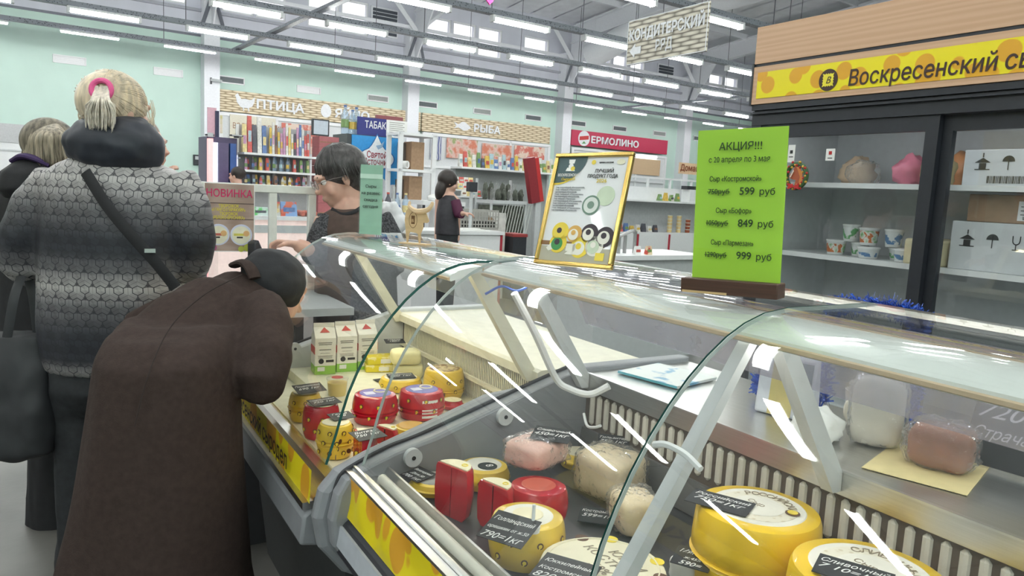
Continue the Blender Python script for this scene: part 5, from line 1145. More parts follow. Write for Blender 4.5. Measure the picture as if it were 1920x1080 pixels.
m = g.mb(); hr = []
for y, xl, xr, dr, s_ in ((218, 180, 262, .06, 2.44), (232, 150, 288, .085, 2.43), (252, 133, 297, .105, 2.42), (275, 128, 301, .115, 2.42), (298, 134, 299, .105, 2.42), (314, 160, 283, .08, 2.42), (324, 190, 255, .05, 2.42)): hr.append(g.ring(y, xl, xr, s_, dr))
m.rings(hr); o = m.build('hood', NYLON, g.root); remesh(o, .009, 3, fn=folds(.014, 12, 5, .9))
m = g.mb(); m.rings([g.ring(660, 95, 312, 2.48, .15), g.ring(720, 98, 312, 2.48, .15), g.ring(770, 105, 208, 2.48, .1), g.ring(900, 112, 195, 2.48, .085), g.ring(1000, 116, 190, 2.49, .08), g.ring(1062, 112, 192, 2.49, .085)]); m.rings([g.ring(740, 205, 308, 2.48, .1), g.ring(900, 205, 290, 2.48, .085), g.ring(1062, 200, 285, 2.49, .085)])
o = m.build('trousers', DENIM, g.root); remesh(o, .012, 3, fn=folds(.012, 12, 9, .5))
fa = g.P(138, 1085, 2.49); shoes(g, [((fa.x + .02, fa.y, 0), -.5), ((fa.x + .16, fa.y - .09, 0), -.5)], M('white_trainer', (.75, .73, .68), .5), WHITE)
# hair: cap, swept strands, pony tail, tie
BLOND = M('blonde_hair', (.66, .55, .40), .4, var=.35, scale=60, stretch=(1, 1, .2), sheen=.2); BLOND2 = M('pale_blonde_tail', (.76, .69, .60), .4, var=.25, scale=70)
m = g.mb(); m.m = m.m @ T; m.ball((0, -.022, .028), .102, 26, 18, (.88, 1.06, .98)); m.ball((0, -.03, -.04), .085, 18, 12, (.9, .8, 1)); hair = m.build('hair', BLOND, g.root); remesh(hair, .006, 2)
tie = g.P(190, 168, 2.355); cv = []; rnd = random.Random(3)
Ti = T.inverted()
for k in range(420):
    a = rnd.uniform(0, 2 * PI); e_ = rnd.uniform(.15, 1.45); d0 = Vector((math.sin(e_) * math.cos(a), .35 + .7 * math.cos(e_) * .6, math.sin(e_) * math.sin(a))).normalized()
    p0 = T @ (Vector((0, -.022, .028)) + Vector((d0.x * .088, d0.y * .105, d0.z * .098)) * 1.02); q = []
    for j in range(7):
        t = j / 6; w_ = p0.lerp(tie, t); l = Ti @ w_ - Vector((0, -.022, .028)); n = Vector((l.x / .088, l.y / .107, l.z / .1)); n.normalize(); pr = T @ (Vector((0, -.022, .028)) + Vector((n.x * .0905, n.y * .1095, n.z * .1025)))
        q.append(pr.lerp(tie, max(0, t - .8) * 4))
    cv.append(q)
strands(g, hair, BLOND, cv, .0016)
cv = []
for k in range(330):
    a = rnd.uniform(-1, 1); b = rnd.uniform(-1, 1); e_ = g.P(188 + a * 26, 228 + rnd.uniform(-28, 22), 2.335 + .03 * b); m1 = g.P(188 + a * 18, 188, 2.325 + .03 * b); cv.append(bez([tie + RV * a * .022 + Vector((0, 0, .012 * b)), m1, (m1 + e_) / 2 + RV * .01 * a, e_], 3))
tail = strands(g, hair, BLOND2, cv, .0019, 4, 'pony_tail')
cv = []
for k in range(26): x0 = rnd.choice((158, 160, 278, 280)) + rnd.uniform(-6, 6); y0 = rnd.uniform(185, 225); cv.append(bez([g.P(x0, y0, 2.44), g.P(x0 + (-8 if x0 < 200 else 5), y0 + 25, 2.44), g.P(x0 + rnd.uniform(-6, 6), y0 + 48, 2.44)], 4))
strands(g, hair, BLOND, cv, .0012, 4, 'loose_hair')
m = MB(); m.torus(.028, .0085, 24, 9); tm = frame(tie - g.o, (RV * .15 - FV + Vector((0, 0, .15)))); o = m.build('hair_tie', M('pink_scrunchie', (.80, .12, .32), .7, bump=.5, bscale=200), hair, smooth=True); o.matrix_local = tm @ Matrix.Rotation(PI / 2, 4, 'X') @ Matrix.Scale(1.02, 4)
# bag strap across the back
m = g.mb()
sp_ = [(160, 322, 2.30), (200, 385, 2.275), (245, 440, 2.265), (290, 490, 2.27), (330, 540, 2.28)]; m.tube(bez(g.path(sp_), 8), (.004, .018), 8, ref=FV); st = m.build('shoulder_strap', BLACKC, g.root, smooth=True)
m = g.mb(); q = g.P(281, 470, 2.255); m.cbox(q, (.03, .01, .012)); m.build('strap_buckle', ALU, st)
# shopping bag on her left forearm
bo = pp(35, 852, 2.40); bg_ = thing('shopping_bag', 'large charcoal shopping bag hanging from the patterned sleeve', 'bag', bo, 0)
m = MB(); m.m = Matrix.Translation(-bo); BAGM = M('charcoal_bag', (.030, .032, .036), .6, var=.2, scale=10, bump=.2, bscale=40)
def br(y, xl, xr, dr, s=2.40):
    c = pp((xl + xr) / 2, y, s); w_ = (pp(xr, y, s) - pp(xl, y, s)).length / 2; return superell(c, RV, FV, w_, dr, 28, 3.2)
m.rings([br(852, -70, 90, .05), br(840, -85, 106, .085), br(760, -80, 110, .09), br(680, -70, 100, .075), br(625, -62, 84, .05)]); o = m.build('bag_body', BAGM, bg_); remesh(o, .010, 3, fn=folds(.014, 10, 2, .6))
for x0, x1, s_ in ((12, 40, 2.36), (72, 52, 2.42)):
    m = MB(); m.m = Matrix.Translation(-bo); m.tube(bez([pp(x0, 640, s_), pp(x0 + (x1 - x0) * .5, 560, s_), pp(x1, 518, s_ + .05)], 6), (.004, .016), 8, ref=FV); m.build('handle', BAGM, bg_, smooth=True)
# ---------- woman in the long brown coat bending over the case
COAT = M('brown_wool_coat', (.050, .034, .030), .9, var=.15, scale=60, bump=.3, bscale=260, spec=.2)
g = Fig('woman in long brown wool coat and black beret bending over the case', (.22, 1.98), 1.82)
m = g.mb(); hc = g.P(520, 535, 2.24); hd = (RV * .75 + FV * .5 + Vector((0, 0, -.75))).normalized(); T = frame(hc, hd, (FV + RV * .4)); head_mb(m, T, .11)
m.tube(g.path([(492, 545, 2.22), (440, 580, 2.14), (380, 620, 2.03), (330, 680, 1.92), (318, 740, 1.88)]), [.045, (.07, .10), (.08, .11), (.08, .11), (.08, .12)], 12, ref=(0, 0, 1))
m.tube(g.path([(482, 592, 2.06), (496, 690, 1.88), (500, 718, 1.87)]), [.05, .042, .034], 10); hand_mb(m, g.P(500, 718, 1.87), Vector((0, 1, .2)), Vector((1, 0, 0)), .6)
m.tube(g.path([(330, 620, 2.08), (330, 720, 2.14)]), [.045, .04], 10)
for xo in (250, 350): m.tube([g.P(xo, 700, 1.85), g.P(xo, 1050, 1.85), Vector((*g.P(xo, 1050, 1.85).xy, .09))], [.085, .06, .045], 10)
b_ = m.build('body', SKIN, g.root); remesh(b_, .009, 2)
m = g.mb()
zb = g.P(290, 1080, 1.80).z
def hring(z, xl, xr, s, dr):                          # rings below the frame, by height
    a = g.ring(1080, xl, xr, s, dr); return [Vector((p.x, p.y, z)) for p in a]
m.rings([hring(.18, 88, 480, 1.80, .24), hring(.30, 104, 466, 1.80, .23), g.ring(1080, 122, 453, 1.80, .215), g.ring(960, 148, 446, 1.81, .205), g.ring(850, 170, 441, 1.82, .20), g.ring(740, 192, 439, 1.83, .195), g.ring(665, 208, 440, 1.84, .19), g.ring(625, 225, 440, 1.88, .17), g.ring(600, 250, 440, 1.93, .13)])
m.tube(bez(g.path([(316, 720, 1.88), (335, 672, 1.94), (378, 622, 2.02), (425, 588, 2.10), (466, 566, 2.17), (492, 548, 2.22)]), 4), [(.13, .15)] + [(.125, .155)] * 4 + [(.12, .16)] * 4 + [(.115, .15)] * 4 + [(.10, .13)] * 4 + [(.08, .10)] * 3 + [(.055, .07)], 20, ref=(0, 0, 1))
m.tube(g.path([(482, 585, 2.05), (500, 622, 1.96), (500, 672, 1.88), (490, 708, 1.85), (494, 722, 1.86), (500, 724, 1.88)]), [.075, .072, .068, .065, .06, .05], 16)
m.tube(g.path([(330, 590, 2.10), (262, 615, 2.08), (250, 650, 2.12)]), [.07, .06, .055], 12)
o = m.build('coat', COAT, g.root); remesh(o, .010, 5, fn=folds(.013, 7, 4, .18))
m = g.mb(); m.tube(bez(g.path([(440, 497, 2.15), (456, 492, 2.12), (470, 503, 2.10), (478, 522, 2.09)]), 5), (.010, .020), 10, ref=(0, 0, 1)); o = m.build('collar', COAT, g.root, smooth=True)
m = g.mb(); m.tube(bez([p + Vector((-.02, -.035, .0)) for p in g.path([(462, 512, 2.10), (395, 548, 1.93), (335, 605, 1.80), (295, 690, 1.69), (268, 790, 1.65)])], 6), .0016, 5); o = m.build('back_seam', M('seam_thread', (.028, .018, .016), .9), g.root)
m = g.mb(); c = g.P(514, 520, 2.20); bt = frame(c, (RV * .8 - Vector((0, 0, .6)) + FV * .1), (RV * .5 + Vector((0, 0, .8)) - FV * .25)); mm = m.m; m.m = mm @ bt; m.ball((0, 0, .0), .096, 24, 16, (.98, 1.02, .84)); m.ball((0, .04, -.02), .07, 18, 12, (.95, .9, .7)); m.m = mm; o = m.build('beret', BLACKC, g.root); remesh(o, .007, 3, fn=folds(.008, 14, 3, 1))
shoes(g, [((*g.P(250, 1050, 1.85).xy, 0), -.6), ((*g.P(350, 1050, 1.85).xy, 0), -.6)], BLACKC, BLACK)
# ---------- woman in black coat at the left edge
g = Fig('woman in black coat with purple hood and streaked hair at left edge', (-.08, 3.20), 2.890)
hc = g.P(100, 280, 2.910); T = frame(hc, (RV * .95 + FV * .25)); m = g.mb(); head_mb(m, T, .112); nb = g.P(92, 330, 2.910)
m.tube([nb, g.P(85, 370, 2.910), g.P(85, 600, 2.910)], [.05, (.09, .15), (.10, .13)], 14, ref=FV)
for x in (105, 125): m.tube([g.P(x, 640, 2.910), g.P(x, 985, 2.920)], [.07, .04], 10)
for x0, x1 in ((25, 10), (135, 150)): m.tube([g.P(x0, 375, 2.910), g.P(x1, 480, 2.890), g.P(x1 + 20, 520, 3.030)], [.05, .04, .03], 10); hand_mb(m, g.P(x1 + 20, 520, 3.040), FV, Vector((0, 0, -1)), .6)
o = m.build('body', SKIN, g.root); remesh(o, .009, 2)
m = g.mb(); m.rings([g.ring(318, 45, 150, 2.910, .08), g.ring(340, 15, 170, 2.910, .11), g.ring(380, 5, 185, 2.910, .14), g.ring(480, 12, 180, 2.910, .15), g.ring(640, 18, 175, 2.910, .15), g.ring(720, 20, 175, 2.910, .15)])
m.tube(g.path([(22, 360, 2.910), (5, 420, 2.890), (-4, 490, 2.890), (15, 520, 3.010)]), [.06, .065, .06, .045], 12); m.tube(g.path([(150, 365, 2.910), (160, 480, 2.910), (165, 520, 3.020)]), [.055, .06, .045], 12)
o = m.build('coat', BLACKC, g.root); remesh(o, .012, 3, fn=folds(.012, 9, 11))
m = g.mb(); m.rings([g.ring(300, 40, 130, 2.870, .07), g.ring(325, 8, 140, 2.850, .10), g.ring(355, 2, 130, 2.850, .11), g.ring(372, 20, 110, 2.860, .08)]); o = m.build('hood', BLACKC, g.root); remesh(o, .010, 3, fn=folds(.012, 12, 6))
m = g.mb(); m.tube(bez(g.path([(28, 302, 2.830), (45, 293, 2.800), (70, 299, 2.790), (95, 310, 2.800)]), 5), (.012, .022), 10, ref=(0, 0, 1)); m.build('hood_lining', M('purple_lining', (.05, .025, .10), .7), g.root, smooth=True)
m = g.mb(); m.rings([g.ring(690, 40, 170, 2.910, .13), g.ring(820, 62, 165, 2.910, .12), g.ring(900, 62, 165, 2.910, .11), g.ring(994, 58, 165, 2.920, .12)]); o = m.build('wide_trousers', BLACKC, g.root); remesh(o, .012, 2, fn=folds(.012, 14, 8, .15))
q = g.P(100, 1000, 2.920); shoes(g, [((q.x, q.y, 0), -.5), ((q.x + .12, q.y - .05, 0), -.5)], BLACKC, BLACK)
STREAK = M('streaked_hair', (.34, .29, .22), .4, var=.7, scale=70, stretch=(1, 1, .1)); STREAKD = M('dark_roots', (.06, .05, .04), .5)
m = g.mb(); m.m = m.m @ T; m.ball((0, -.015, .028), .094, 22, 16, (.92, 1.06, .98)); hr_ = m.build('hair', M('streaked_hair_base', (.17, .145, .11), .5, var=.8, scale=60, stretch=(1, 1, .12)), g.root); remesh(hr_, .007, 2)
cv = []; top = g.P(98, 229, 2.890)
for k in range(300):
    a = rnd.uniform(0, 1); x1 = 44 + a * 88 + rnd.uniform(-3, 3); s_ = 2.905 - .125 * math.sqrt(max(.02, 1 - ((a - .5) * 1.9) ** 2)) + rnd.uniform(0, .01); cv.append(bez([top + RV * (a - .5) * .03, g.P(95 + (x1 - 95) * .8, 250, s_ + .0), g.P(x1, 280, s_ - .005), g.P(x1 - 2 + 8 * a, 306 + rnd.uniform(-10, 8), s_)], 4))
strands(g, hr_, STREAK, cv, .0026, 4)
# ---------- person half hidden behind the blonde woman
g = Fig('person with brown hair mostly hidden behind the blonde woman', (.34, 3.42), 3.42)
hc = g.P(272, 272, 3.42); T = frame(hc, RV * .95 + FV * .1); m = g.mb(); head_mb(m, T, .112); m.tube([g.P(268, 320, 3.42), g.P(262, 360, 3.42), g.P(262, 600, 3.42)], [.05, (.09, .14), (.1, .13)], 12, ref=FV)
m.tube([g.P(310, 375, 3.42), g.P(318, 440, 3.42), g.P(317, 342, 3.44)], [.045, .036, .024], 10); hand_mb(m, g.P(318, 338, 3.44), Vector((0, 0, 1)) + RV * .15, RV, 1.25, .72)
for x in (240, 285): m.tube([g.P(x, 600, 3.42), Vector((*g.P(x, 600, 3.42).xy, .08))], [.08, .05], 10)
o = m.build('body', SKIN, g.root); remesh(o, .008, 2); eyes(g, T, o, .112)
m = g.mb(); m.m = m.m @ T; m.ball((0, -.03, .035), .096, 20, 14, (.92, 1.0, .98)); m.ball((0, -.045, -.03), .08, 16, 10, (.9, .7, 1)); o = m.build('hair', M('brown_hair', (.20, .14, .10), .5, var=.3, scale=60), g.root); remesh(o, .007, 2)
m = g.mb(); m.rings([g.ring(325, 225, 300, 3.42, .08), g.ring(345, 205, 325, 3.42, .12), g.ring(450, 205, 325, 3.42, .14), g.ring(700, 200, 325, 3.42, .15)]); m.tube(g.path([(308, 370, 3.42), (320, 440, 3.42), (320, 365, 3.43)]), [.06, .055, .045], 10); o = m.build('jacket', BLACKC, g.root); remesh(o, .012, 2)
m = g.mb(); m.rings([g.ring(690, 205, 320, 3.42, .13), [Vector((p.x, p.y, .07)) for p in g.ring(690, 215, 310, 3.42, .1)]]); m.build('trousers', DENIM, g.root, smooth=True); shoes(g, [((g.o.x - .05, g.o.y, 0), -.8), ((g.o.x + .07, g.o.y - .06, 0), -.8)], BLACKC, BLACK)
# ---------- shop assistant behind the counter
g = Fig('shop assistant with short dark hair and glasses looking down behind counter', (1.17, 3.28), 3.40)
hc = g.P(634, 332, 3.40); fw = (RV * -.86 - FV * .45 + Vector((0, 0, -.40))).normalized(); T = frame(hc, fw); m = g.mb(); head_mb(m, T, .128)
m.tube([g.P(652, 372, 3.41), g.P(660, 402, 3.42), g.P(662, 440, 3.42), g.P(662, 640, 3.42)], [.05, (.085, .13), (.12, .15), (.12, .15)], 14, ref=FV)
m.tube(g.path([(612, 412, 3.36), (592, 480, 3.30), (572, 466, 3.22), (556, 458, 3.20)]), [.055, .046, .036, .028], 10); hand_mb(m, g.P(556, 458, 3.20), -RV + Vector((0, 0, .05)), Vector((0, 0, -1)) - FV * .3, .75, .95, -1)
m.tube(g.path([(718, 420, 3.45), (732, 500, 3.45), (690, 520, 3.32)]), [.055, .046, .034], 10); hand_mb(m, g.P(690, 520, 3.32), -RV, Vector((0, 0, -1)), .6, .95)
for x in (640, 690): m.tube([g.P(x, 600, 3.42), Vector((*g.P(x, 600, 3.42).xy, .08))], [.09, .05], 10)
o = m.build('body', SKIN, g.root); remesh(o, .0062, 2); eyes(g, T, o, .128)
GREYH = M('grey_dark_hair', (.055, .05, .05), .4, var=.5, scale=80, stretch=(1, 1, .3))
m = g.mb(); m.m = m.m @ T @ Matrix.Scale(1.11, 4); m.ball((0, -.028, .036), .1, 24, 16, (.92, 1.06, .92)); m.ball((0, -.06, -.02), .075, 18, 12, (1.0, .75, 1.0)); m.ball((0, .030, .062), .05, 14, 10, (1.4, .85, .6)); hr_ = m.build('hair', GREYH, g.root); remesh(hr_, .006, 2)
cv = []; crown = T @ Vector((.0, -.02, .155)); GREY2 = M('grey_hair_strand', (.20, .19, .19), .4)
for k in range(170):
    a = rnd.uniform(0, 2 * PI); R0 = Vector((math.cos(a), math.sin(a), 0)); l = .10 if R0.y > .3 else .125; q = []
    for j in range(5):
        t = j / 4; ph = t * 1.5; q.append(T @ Vector((R0.x * .108 * math.sin(ph) * 1.0, -.03 + R0.y * .122 * math.sin(ph), .04 + .108 * math.cos(ph) - (t ** 2) * (.02 if R0.y > .3 else .055 + rnd.uniform(0, .03)))))
    cv.append(q)
strands(g, hr_, GREYH, cv[:120], .0035, 5); strands(g, hr_, GREY2, cv[120:], .0022, 4, 'grey_strand')
m = g.mb(); m.m = m.m @ T @ Matrix.Scale(1.11, 4)
for s_ in (-1, 1):
    m.torus(.021, .0016, 18, 6, c=(0, 0, 0)) if False else None
gl = MB(); gl.m = Matrix.Translation(-g.o) @ T @ Matrix.Scale(1.11, 4)
for s_ in (-1, 1):
    pr = [(s_ * .032 + .024 * math.cos(a), .102, .0 + .018 * math.sin(a)) for a in [2 * PI * k / 18 for k in range(19)]]; gl.tube(pr, .0014, 5); gl.tube([(s_ * .056, .100, .006), (s_ * .082, .04, .008), (s_ * .084, -.01, .0)], .0014, 5)
gl.tube([(-.009, .104, .004), (.009, .104, .004)], .0014, 5); gs = gl.build('glasses', M('glasses_frame', (.25, .22, .22), .3, metal=.7), g.root)
for s_ in (-1, 1):
    ln = MB(); ln.m = Matrix.Translation(-g.o) @ T @ Matrix.Scale(1.11, 4); k = 18; ln.add([(s_ * .032 + .0235 * math.cos(2 * PI * i / k), .102, .0175 * math.sin(2 * PI * i / k)) for i in range(k)], [tuple(range(k))]); ln.build('lens', CLEAR, gs)
m = g.mb(); m.rings([g.ring(392, 622, 694, 3.41, .085), g.ring(405, 606, 716, 3.41, .12), g.ring(430, 596, 728, 3.42, .155), g.ring(500, 592, 735, 3.42, .165), g.ring(640, 590, 738, 3.42, .17)])
o = m.build('shirt', M('brown_tshirt', (.085, .055, .045), .8, var=.15), g.root); remesh(o, .010, 2, fn=folds(.008, 9, 2))
CARDI = two_tone('charcoal_marl_knit', (.02, .021, .025), (.12, .12, .13), 'noise', 130, .55, .15, .85)
m = g.mb(); m.rings([[p + FV * .012 for p in g.ring(y, xl, xr, 3.42, dr, 28, 2.3)][0:28] for y, xl, xr, dr in ((396, 645, 702, .075), (410, 632, 724, .115), (440, 634, 736, .16), (520, 638, 742, .18), (640, 640, 745, .185))])
m.tube(g.path([(706, 408, 3.43), (728, 450, 3.43), (734, 500, 3.44), (705, 522, 3.35)]), [.066, .07, .066, .05], 14); m.tube(g.path([(616, 408, 3.37), (604, 445, 3.33), (593, 482, 3.29), (580, 474, 3.23)]), [.062, .066, .06, .046], 14)
o = m.build('cardigan', CARDI, g.root); remesh(o, .010, 2, fn=folds(.008, 10, 7))
m = g.mb(); m.tube(bez(g.path([(622, 392, 3.345), (640, 402, 3.305), (662, 398, 3.30), (682, 386, 3.32)]), 5), (.004, .009), 8, ref=FV); m.build('neckline', BLACKC, g.root, smooth=True)
m = g.mb(); m.rings([g.ring(630, 594, 735, 3.42, .15), [Vector((p.x, p.y, .07)) for p in g.ring(630, 610, 720, 3.42, .1)]]); m.build('trousers', BLACKC, g.root, smooth=True); shoes(g, [((g.o.x - .02, g.o.y, 0), 2), ((g.o.x + .1, g.o.y - .1, 0), 2)], BLACKC, BLACK)
# ================================================================ STALLS AND SIGNS ACROSS THE HALL
def hq(x0, y0, x1, y1, b):
    """pixel rectangle -> (a0, a1, z0, z1) on hall plane b"""
    a0, z1 = ha(x0, y0, b); a1, z0 = ha(x1, y1, b); return a0, a1, z0, z1
SGW = M('sign_letter_white', (.80, .81, .84), .5)
def hflat(name, mat, pts, par, y0=-.03, th=.02):
    n = len(pts); m = MB(); m.add([(x, y0, z) for x, z in pts] + [(x, y0 - th, z) for x, z in pts], [tuple(range(n))[::-1], tuple(range(n, 2 * n))] + [(i, (i + 1) % n, n + (i + 1) % n, n + i) for i in range(n)]); return m.build(name, mat, par)
def sign_board(name, label, a0, a1, z0, z1, mat, b=W - .25):
    r = hthing(name, label, 'sign', a0, b, z0); MB().box(0, a1 - a0, -.03, .03, 0, z1 - z0).build('board', mat, r); return r
r = sign_board('stall_sign', 'long wicker print sign board for poultry and eggs', 5.3, 11.5, 3.24, 3.82, WK2)
hen = [(-.26, .20), (-.27, .34), (-.2, .27), (-.12, .25), (0, .27), (.1, .25), (.16, .34), (.2, .40), (.24, .36), (.27, .33), (.24, .28), (.22, .16), (.12, .04), (.06, .02), (.05, -.06), (.02, -.06), (.03, .02), (-.08, .02), (-.09, -.06), (-.12, -.06), (-.11, .03), (-.2, .08)]
def at_a(x, b=W - .28): return ha(x, 210, b)[0]
ca = at_a(459) - 5.3; hflat('hen_icon', SGW, [(-x * 1.0 + ca, z + .12) for x, z in hen], r); x0 = at_a(479) - 5.3; text('ПТИЦА', .34, SGW, r, (x0, -.06, .17), bold=.03, ext=.01, width=at_a(568) - 5.3 - x0)
ca = at_a(611) - 5.3; hflat('egg_icon', SGW, [(ca + .16 * math.cos(t) , .28 + (.22 if math.sin(t) > 0 else .17) * math.sin(t)) for t in [2 * PI * k / 24 for k in range(24)]], r); x0 = at_a(627) - 5.3; text('ЯЙЦО', .34, SGW, r, (x0, -.06, .15), bold=.03, ext=.01, width=at_a(692) - 5.3 - x0)
r = sign_board('stall_sign', 'wicker print sign board for fish', 11.55, 16.75, 3.24, 3.82, WK2)
fish = [(-.32, .14), (-.24, .22), (-.32, .34), (-.16, .28), (-.02, .37), (.06, .38), (.14, .34), (.30, .24), (.32, .20), (.2, .12), (.04, .09), (-.16, .18)]
ca = at_a(868) - 11.55; hflat('fish_icon', SGW, [(x + ca, z + .06) for x, z in fish], r); x0 = at_a(888) - 11.55; text('РЫБА', .34, SGW, r, (x0, -.06, .16), bold=.03, ext=.01, width=at_a(938) - 11.55 - x0)
r = sign_board('stall_sign', 'crimson shop sign with white lettering and round crest', 17.75, 22.8, 3.29, 3.85, M('crimson_sign', (.55, .03, .09), .45))
x0 = at_a(1110) - 17.75; text('ЕРМОЛИНО', .34, SGW, r, (x0, -.06, .15), bold=.03, ext=.01, width=at_a(1200) - 17.75 - x0)
ca = at_a(1098) - 17.75; hflat('crest', SGW, [(ca + .28 * math.cos(t), .28 + .28 * math.sin(t)) for t in [2 * PI * k / 20 for k in range(20)]], r, -.03, .01); hflat('crest_band', M('crest_red', (.6, .05, .05), .5), [(ca - .22, .2), (ca + .22, .26), (ca + .22, .40), (ca - .22, .34)], r, -.04, .006); hflat('crest_leaf', M('crest_green', (.1, .3, .1), .5), [(ca - .1, .08), (ca + .1, .1), (ca, .18)], r, -.04, .006)
# white stall fronts with food pictures under the signs
PIC = [two_tone('poultry_picture', (.55, .50, .22), (.66, .60, .50), 'noise', 3, .5, .06, .5, c3=(.62, .30, .18)), two_tone('fish_picture', (.62, .20, .12), (.70, .52, .46), 'noise', 4, .47, .08, .5, c3=(.30, .36, .14)), two_tone('sea_picture', (.10, .12, .30), (.55, .57, .62), 'wave', 3, .5, .2, .5), two_tone('meat_picture', (.60, .16, .12), (.75, .60, .50), 'noise', 6, .5, .06, .5)]
def stall_front(label, a0, a1):
    r = hthing('market_stall', label, 'stall', a0, W - .3, 0); w_ = a1 - a0
    MB().box(0, w_, 0, .06, 0, 3.22).build('panel', M('stall_white', (.70, .72, .73), .5), r)
    for k in range(int(w_ / 1.5) + 1): MB().box(k * w_ / int(w_ / 1.5) - .05, k * w_ / int(w_ / 1.5) + .05, -.05, 0, 0, 3.2).build('upright', WHITE, r)
    for z in (2.1, 3.12): MB().box(0, w_, -.05, 0, z, z + .08).build('rail', WHITE, r)
    return r
r1 = stall_front('white panelled poultry stall front with food posters', 5.35, 11.4); r2 = stall_front('white panelled fish stall front with food posters', 11.6, 16.7); r3 = stall_front('white stall front under the crimson sign with tan window', 17.8, 22.7)
def picture(par, a_off, x0, y0, x1, y1, mat, nm='food_poster'):
    a0, a1, z0, z1 = hq(x0, y0, x1, y1, W - .36); return MB().box(a0 - a_off, a1 - a_off, -.07, -.055, min(z0, z1), max(z0, z1)).build(nm, mat, par)
picture(r1, 5.35, 431, 214, 516, 300, M('cream_poster', (.70, .66, .54), .5)); picture(r1, 5.35, 440, 250, 512, 300, PIC[0]); text('ВОЛЖСКАЯ ПТИЦА', .22, M('poster_brown_ink', (.35, .18, .12), .6), r1, (ha(436, 232, W - .38)[0] - 5.35, -.075, ha(436, 236, W - .38)[1] - .06), width=1.5)
picture(r1, 5.35, 528, 230, 600, 290, PIC[3]); picture(r1, 5.35, 405, 215, 417, 250, PIC[0])
picture(r2, 11.6, 808, 255, 826, 300, PIC[2]); picture(r2, 11.6, 838, 258, 894, 300, PIC[1]); picture(r2, 11.6, 904, 268, 958, 305, PIC[1]); picture(r2, 11.6, 965, 272, 1020, 300, PIC[3])
picture(r3, 17.8, 1187, 296, 1236, 330, M('tan_window', (.66, .48, .30), .4), 'window_glass'); picture(r3, 17.8, 1192, 292, 1232, 296, LAMP, 'strip_light')

# ---- grocery kiosk in the middle distance
B = 11.0
PAL = [(.62, .12, .10), (.70, .48, .10), (.20, .32, .12), (.12, .20, .42), (.72, .70, .66), (.30, .16, .10), (.55, .30, .45), (.10, .10, .12), (.75, .62, .30), (.40, .55, .60)]
PM = [M('product_colour_%d' % i, c, .4, var=.2, scale=25) for i, c in enumerate(PAL)]
CLW = glassy('pet_plastic', (.80, .88, .95), haze=.25, rough=.1, hazecol=(.6, .72, .85))
rk = random.Random(11)
def bottle(label, a, b, z, h, r_, mat, group, cap=None, big=False):
    t = hthing('bottle', label, 'bottle', a, b, z, group); MB().lathe([(.001, 0), (r_, 0), (r_, h * .60), (r_ * .85, h * .70), (r_ * .38, h * .86), (r_ * .36, h * .94), (.001, h * .94)], 12).build('bottle_body', mat, t, smooth=True)
    MB().lathe([(r_ * .42, h * .93), (r_ * .42, h), (.001, h)], 10).build('cap', cap or PM[rk.randrange(10)], t); MB().lathe([(r_ * 1.02, h * .22), (r_ * 1.02, h * .50)], 12).build('bottle_label', PM[rk.randrange(10)] if not big else cap, t); return t
def packet(label, a, b, z, w_, h, mat, group, name='packet', cat='packet', d=.08):
    t = hthing(name, label, cat, a, b, z, group); m = MB(); m.add([(-w_ / 2, -d / 2, 0), (w_ / 2, -d / 2, 0), (w_ / 2, d / 2, 0), (-w_ / 2, d / 2, 0), (-w_ / 2 * .95, -d * .1, h), (w_ / 2 * .95, -d * .1, h), (w_ / 2 * .95, d * .1, h), (-w_ / 2 * .95, d * .1, h)], [(0, 1, 5, 4), (1, 2, 6, 5), (2, 3, 7, 6), (3, 0, 4, 7), (4, 5, 6, 7), (0, 3, 2, 1)]); m.build('wrapper', mat, t)
    MB().box(-w_ * .35, w_ * .35, -d * .42, -d * .36, h * .3, h * .6).build('front_print', PM[rk.randrange(10)], t, rot=(.0, 0, 0)); return t
a0, a1, z0, z1 = hq(455, 285, 590, 345, B)
ks = hthing('kiosk_shelves', 'white shelving rack crowded with groceries in the middle of hall', 'shelf', a0, B, 0); kw = a1 - a0
MB().box(0, kw, .30, .33, 0, 2.2).build('back_panel', M('kiosk_back', (.42, .43, .44), .6), ks)
SHZ = [ha(520, y, B)[1] for y in (343, 320, 287)]
for z in (.3, .8, SHZ[0] - .05, SHZ[1] - .01, SHZ[2] - .02): MB().box(0, kw, -.08, .3, z - .03, z).build('shelf', WHITE, ks)
for x in (0, kw * .5, kw): MB().box(x - .02, x + .02, .26, .30, 0, 2.2).build('upright', WHITE, ks)
for row, (z, h, n, lab) in enumerate(((SHZ[0] - .05, SHZ[1] - SHZ[0] - .01, 18, 'small bottle in the crowded lower visible kiosk row'), (SHZ[1] - .01, SHZ[2] - SHZ[1] - .05, 19, 'bottle in the crowded middle kiosk row'))):
    for k in range(n):
        aa = a0 + .06 + (kw - .16) * k / (n - 1); q = rk.random(); sp = (kw - .16) / (n - 1)
        if 8 <= k <= 13 and row == 1 : bottle('clear water bottle, %s item from left in the middle kiosk row' % NTH[k], aa, B + .05 + .08 * (k % 2), z + .002, h, sp * .46, CLW, 'clear bottles in the kiosk', PM[3])
        elif q < .6: bottle(lab + ', %s from left' % NTH[k], aa, B + .05 + .08 * (k % 2), z + .002, h * rk.uniform(.8, 1), sp * .42, PM[rk.randrange(10)], 'kiosk row %s' % ['low', 'middle'][row])
        else: packet('upright packet among bottles, %s item from left in the %s kiosk row' % (NTH[k], ['lower', 'middle'][row]), aa, B + .05 + .08 * (k % 2), z + .002, sp * .85, h * .9, PM[rk.randrange(10)], 'kiosk packets ' + ['low', 'middle'][row])
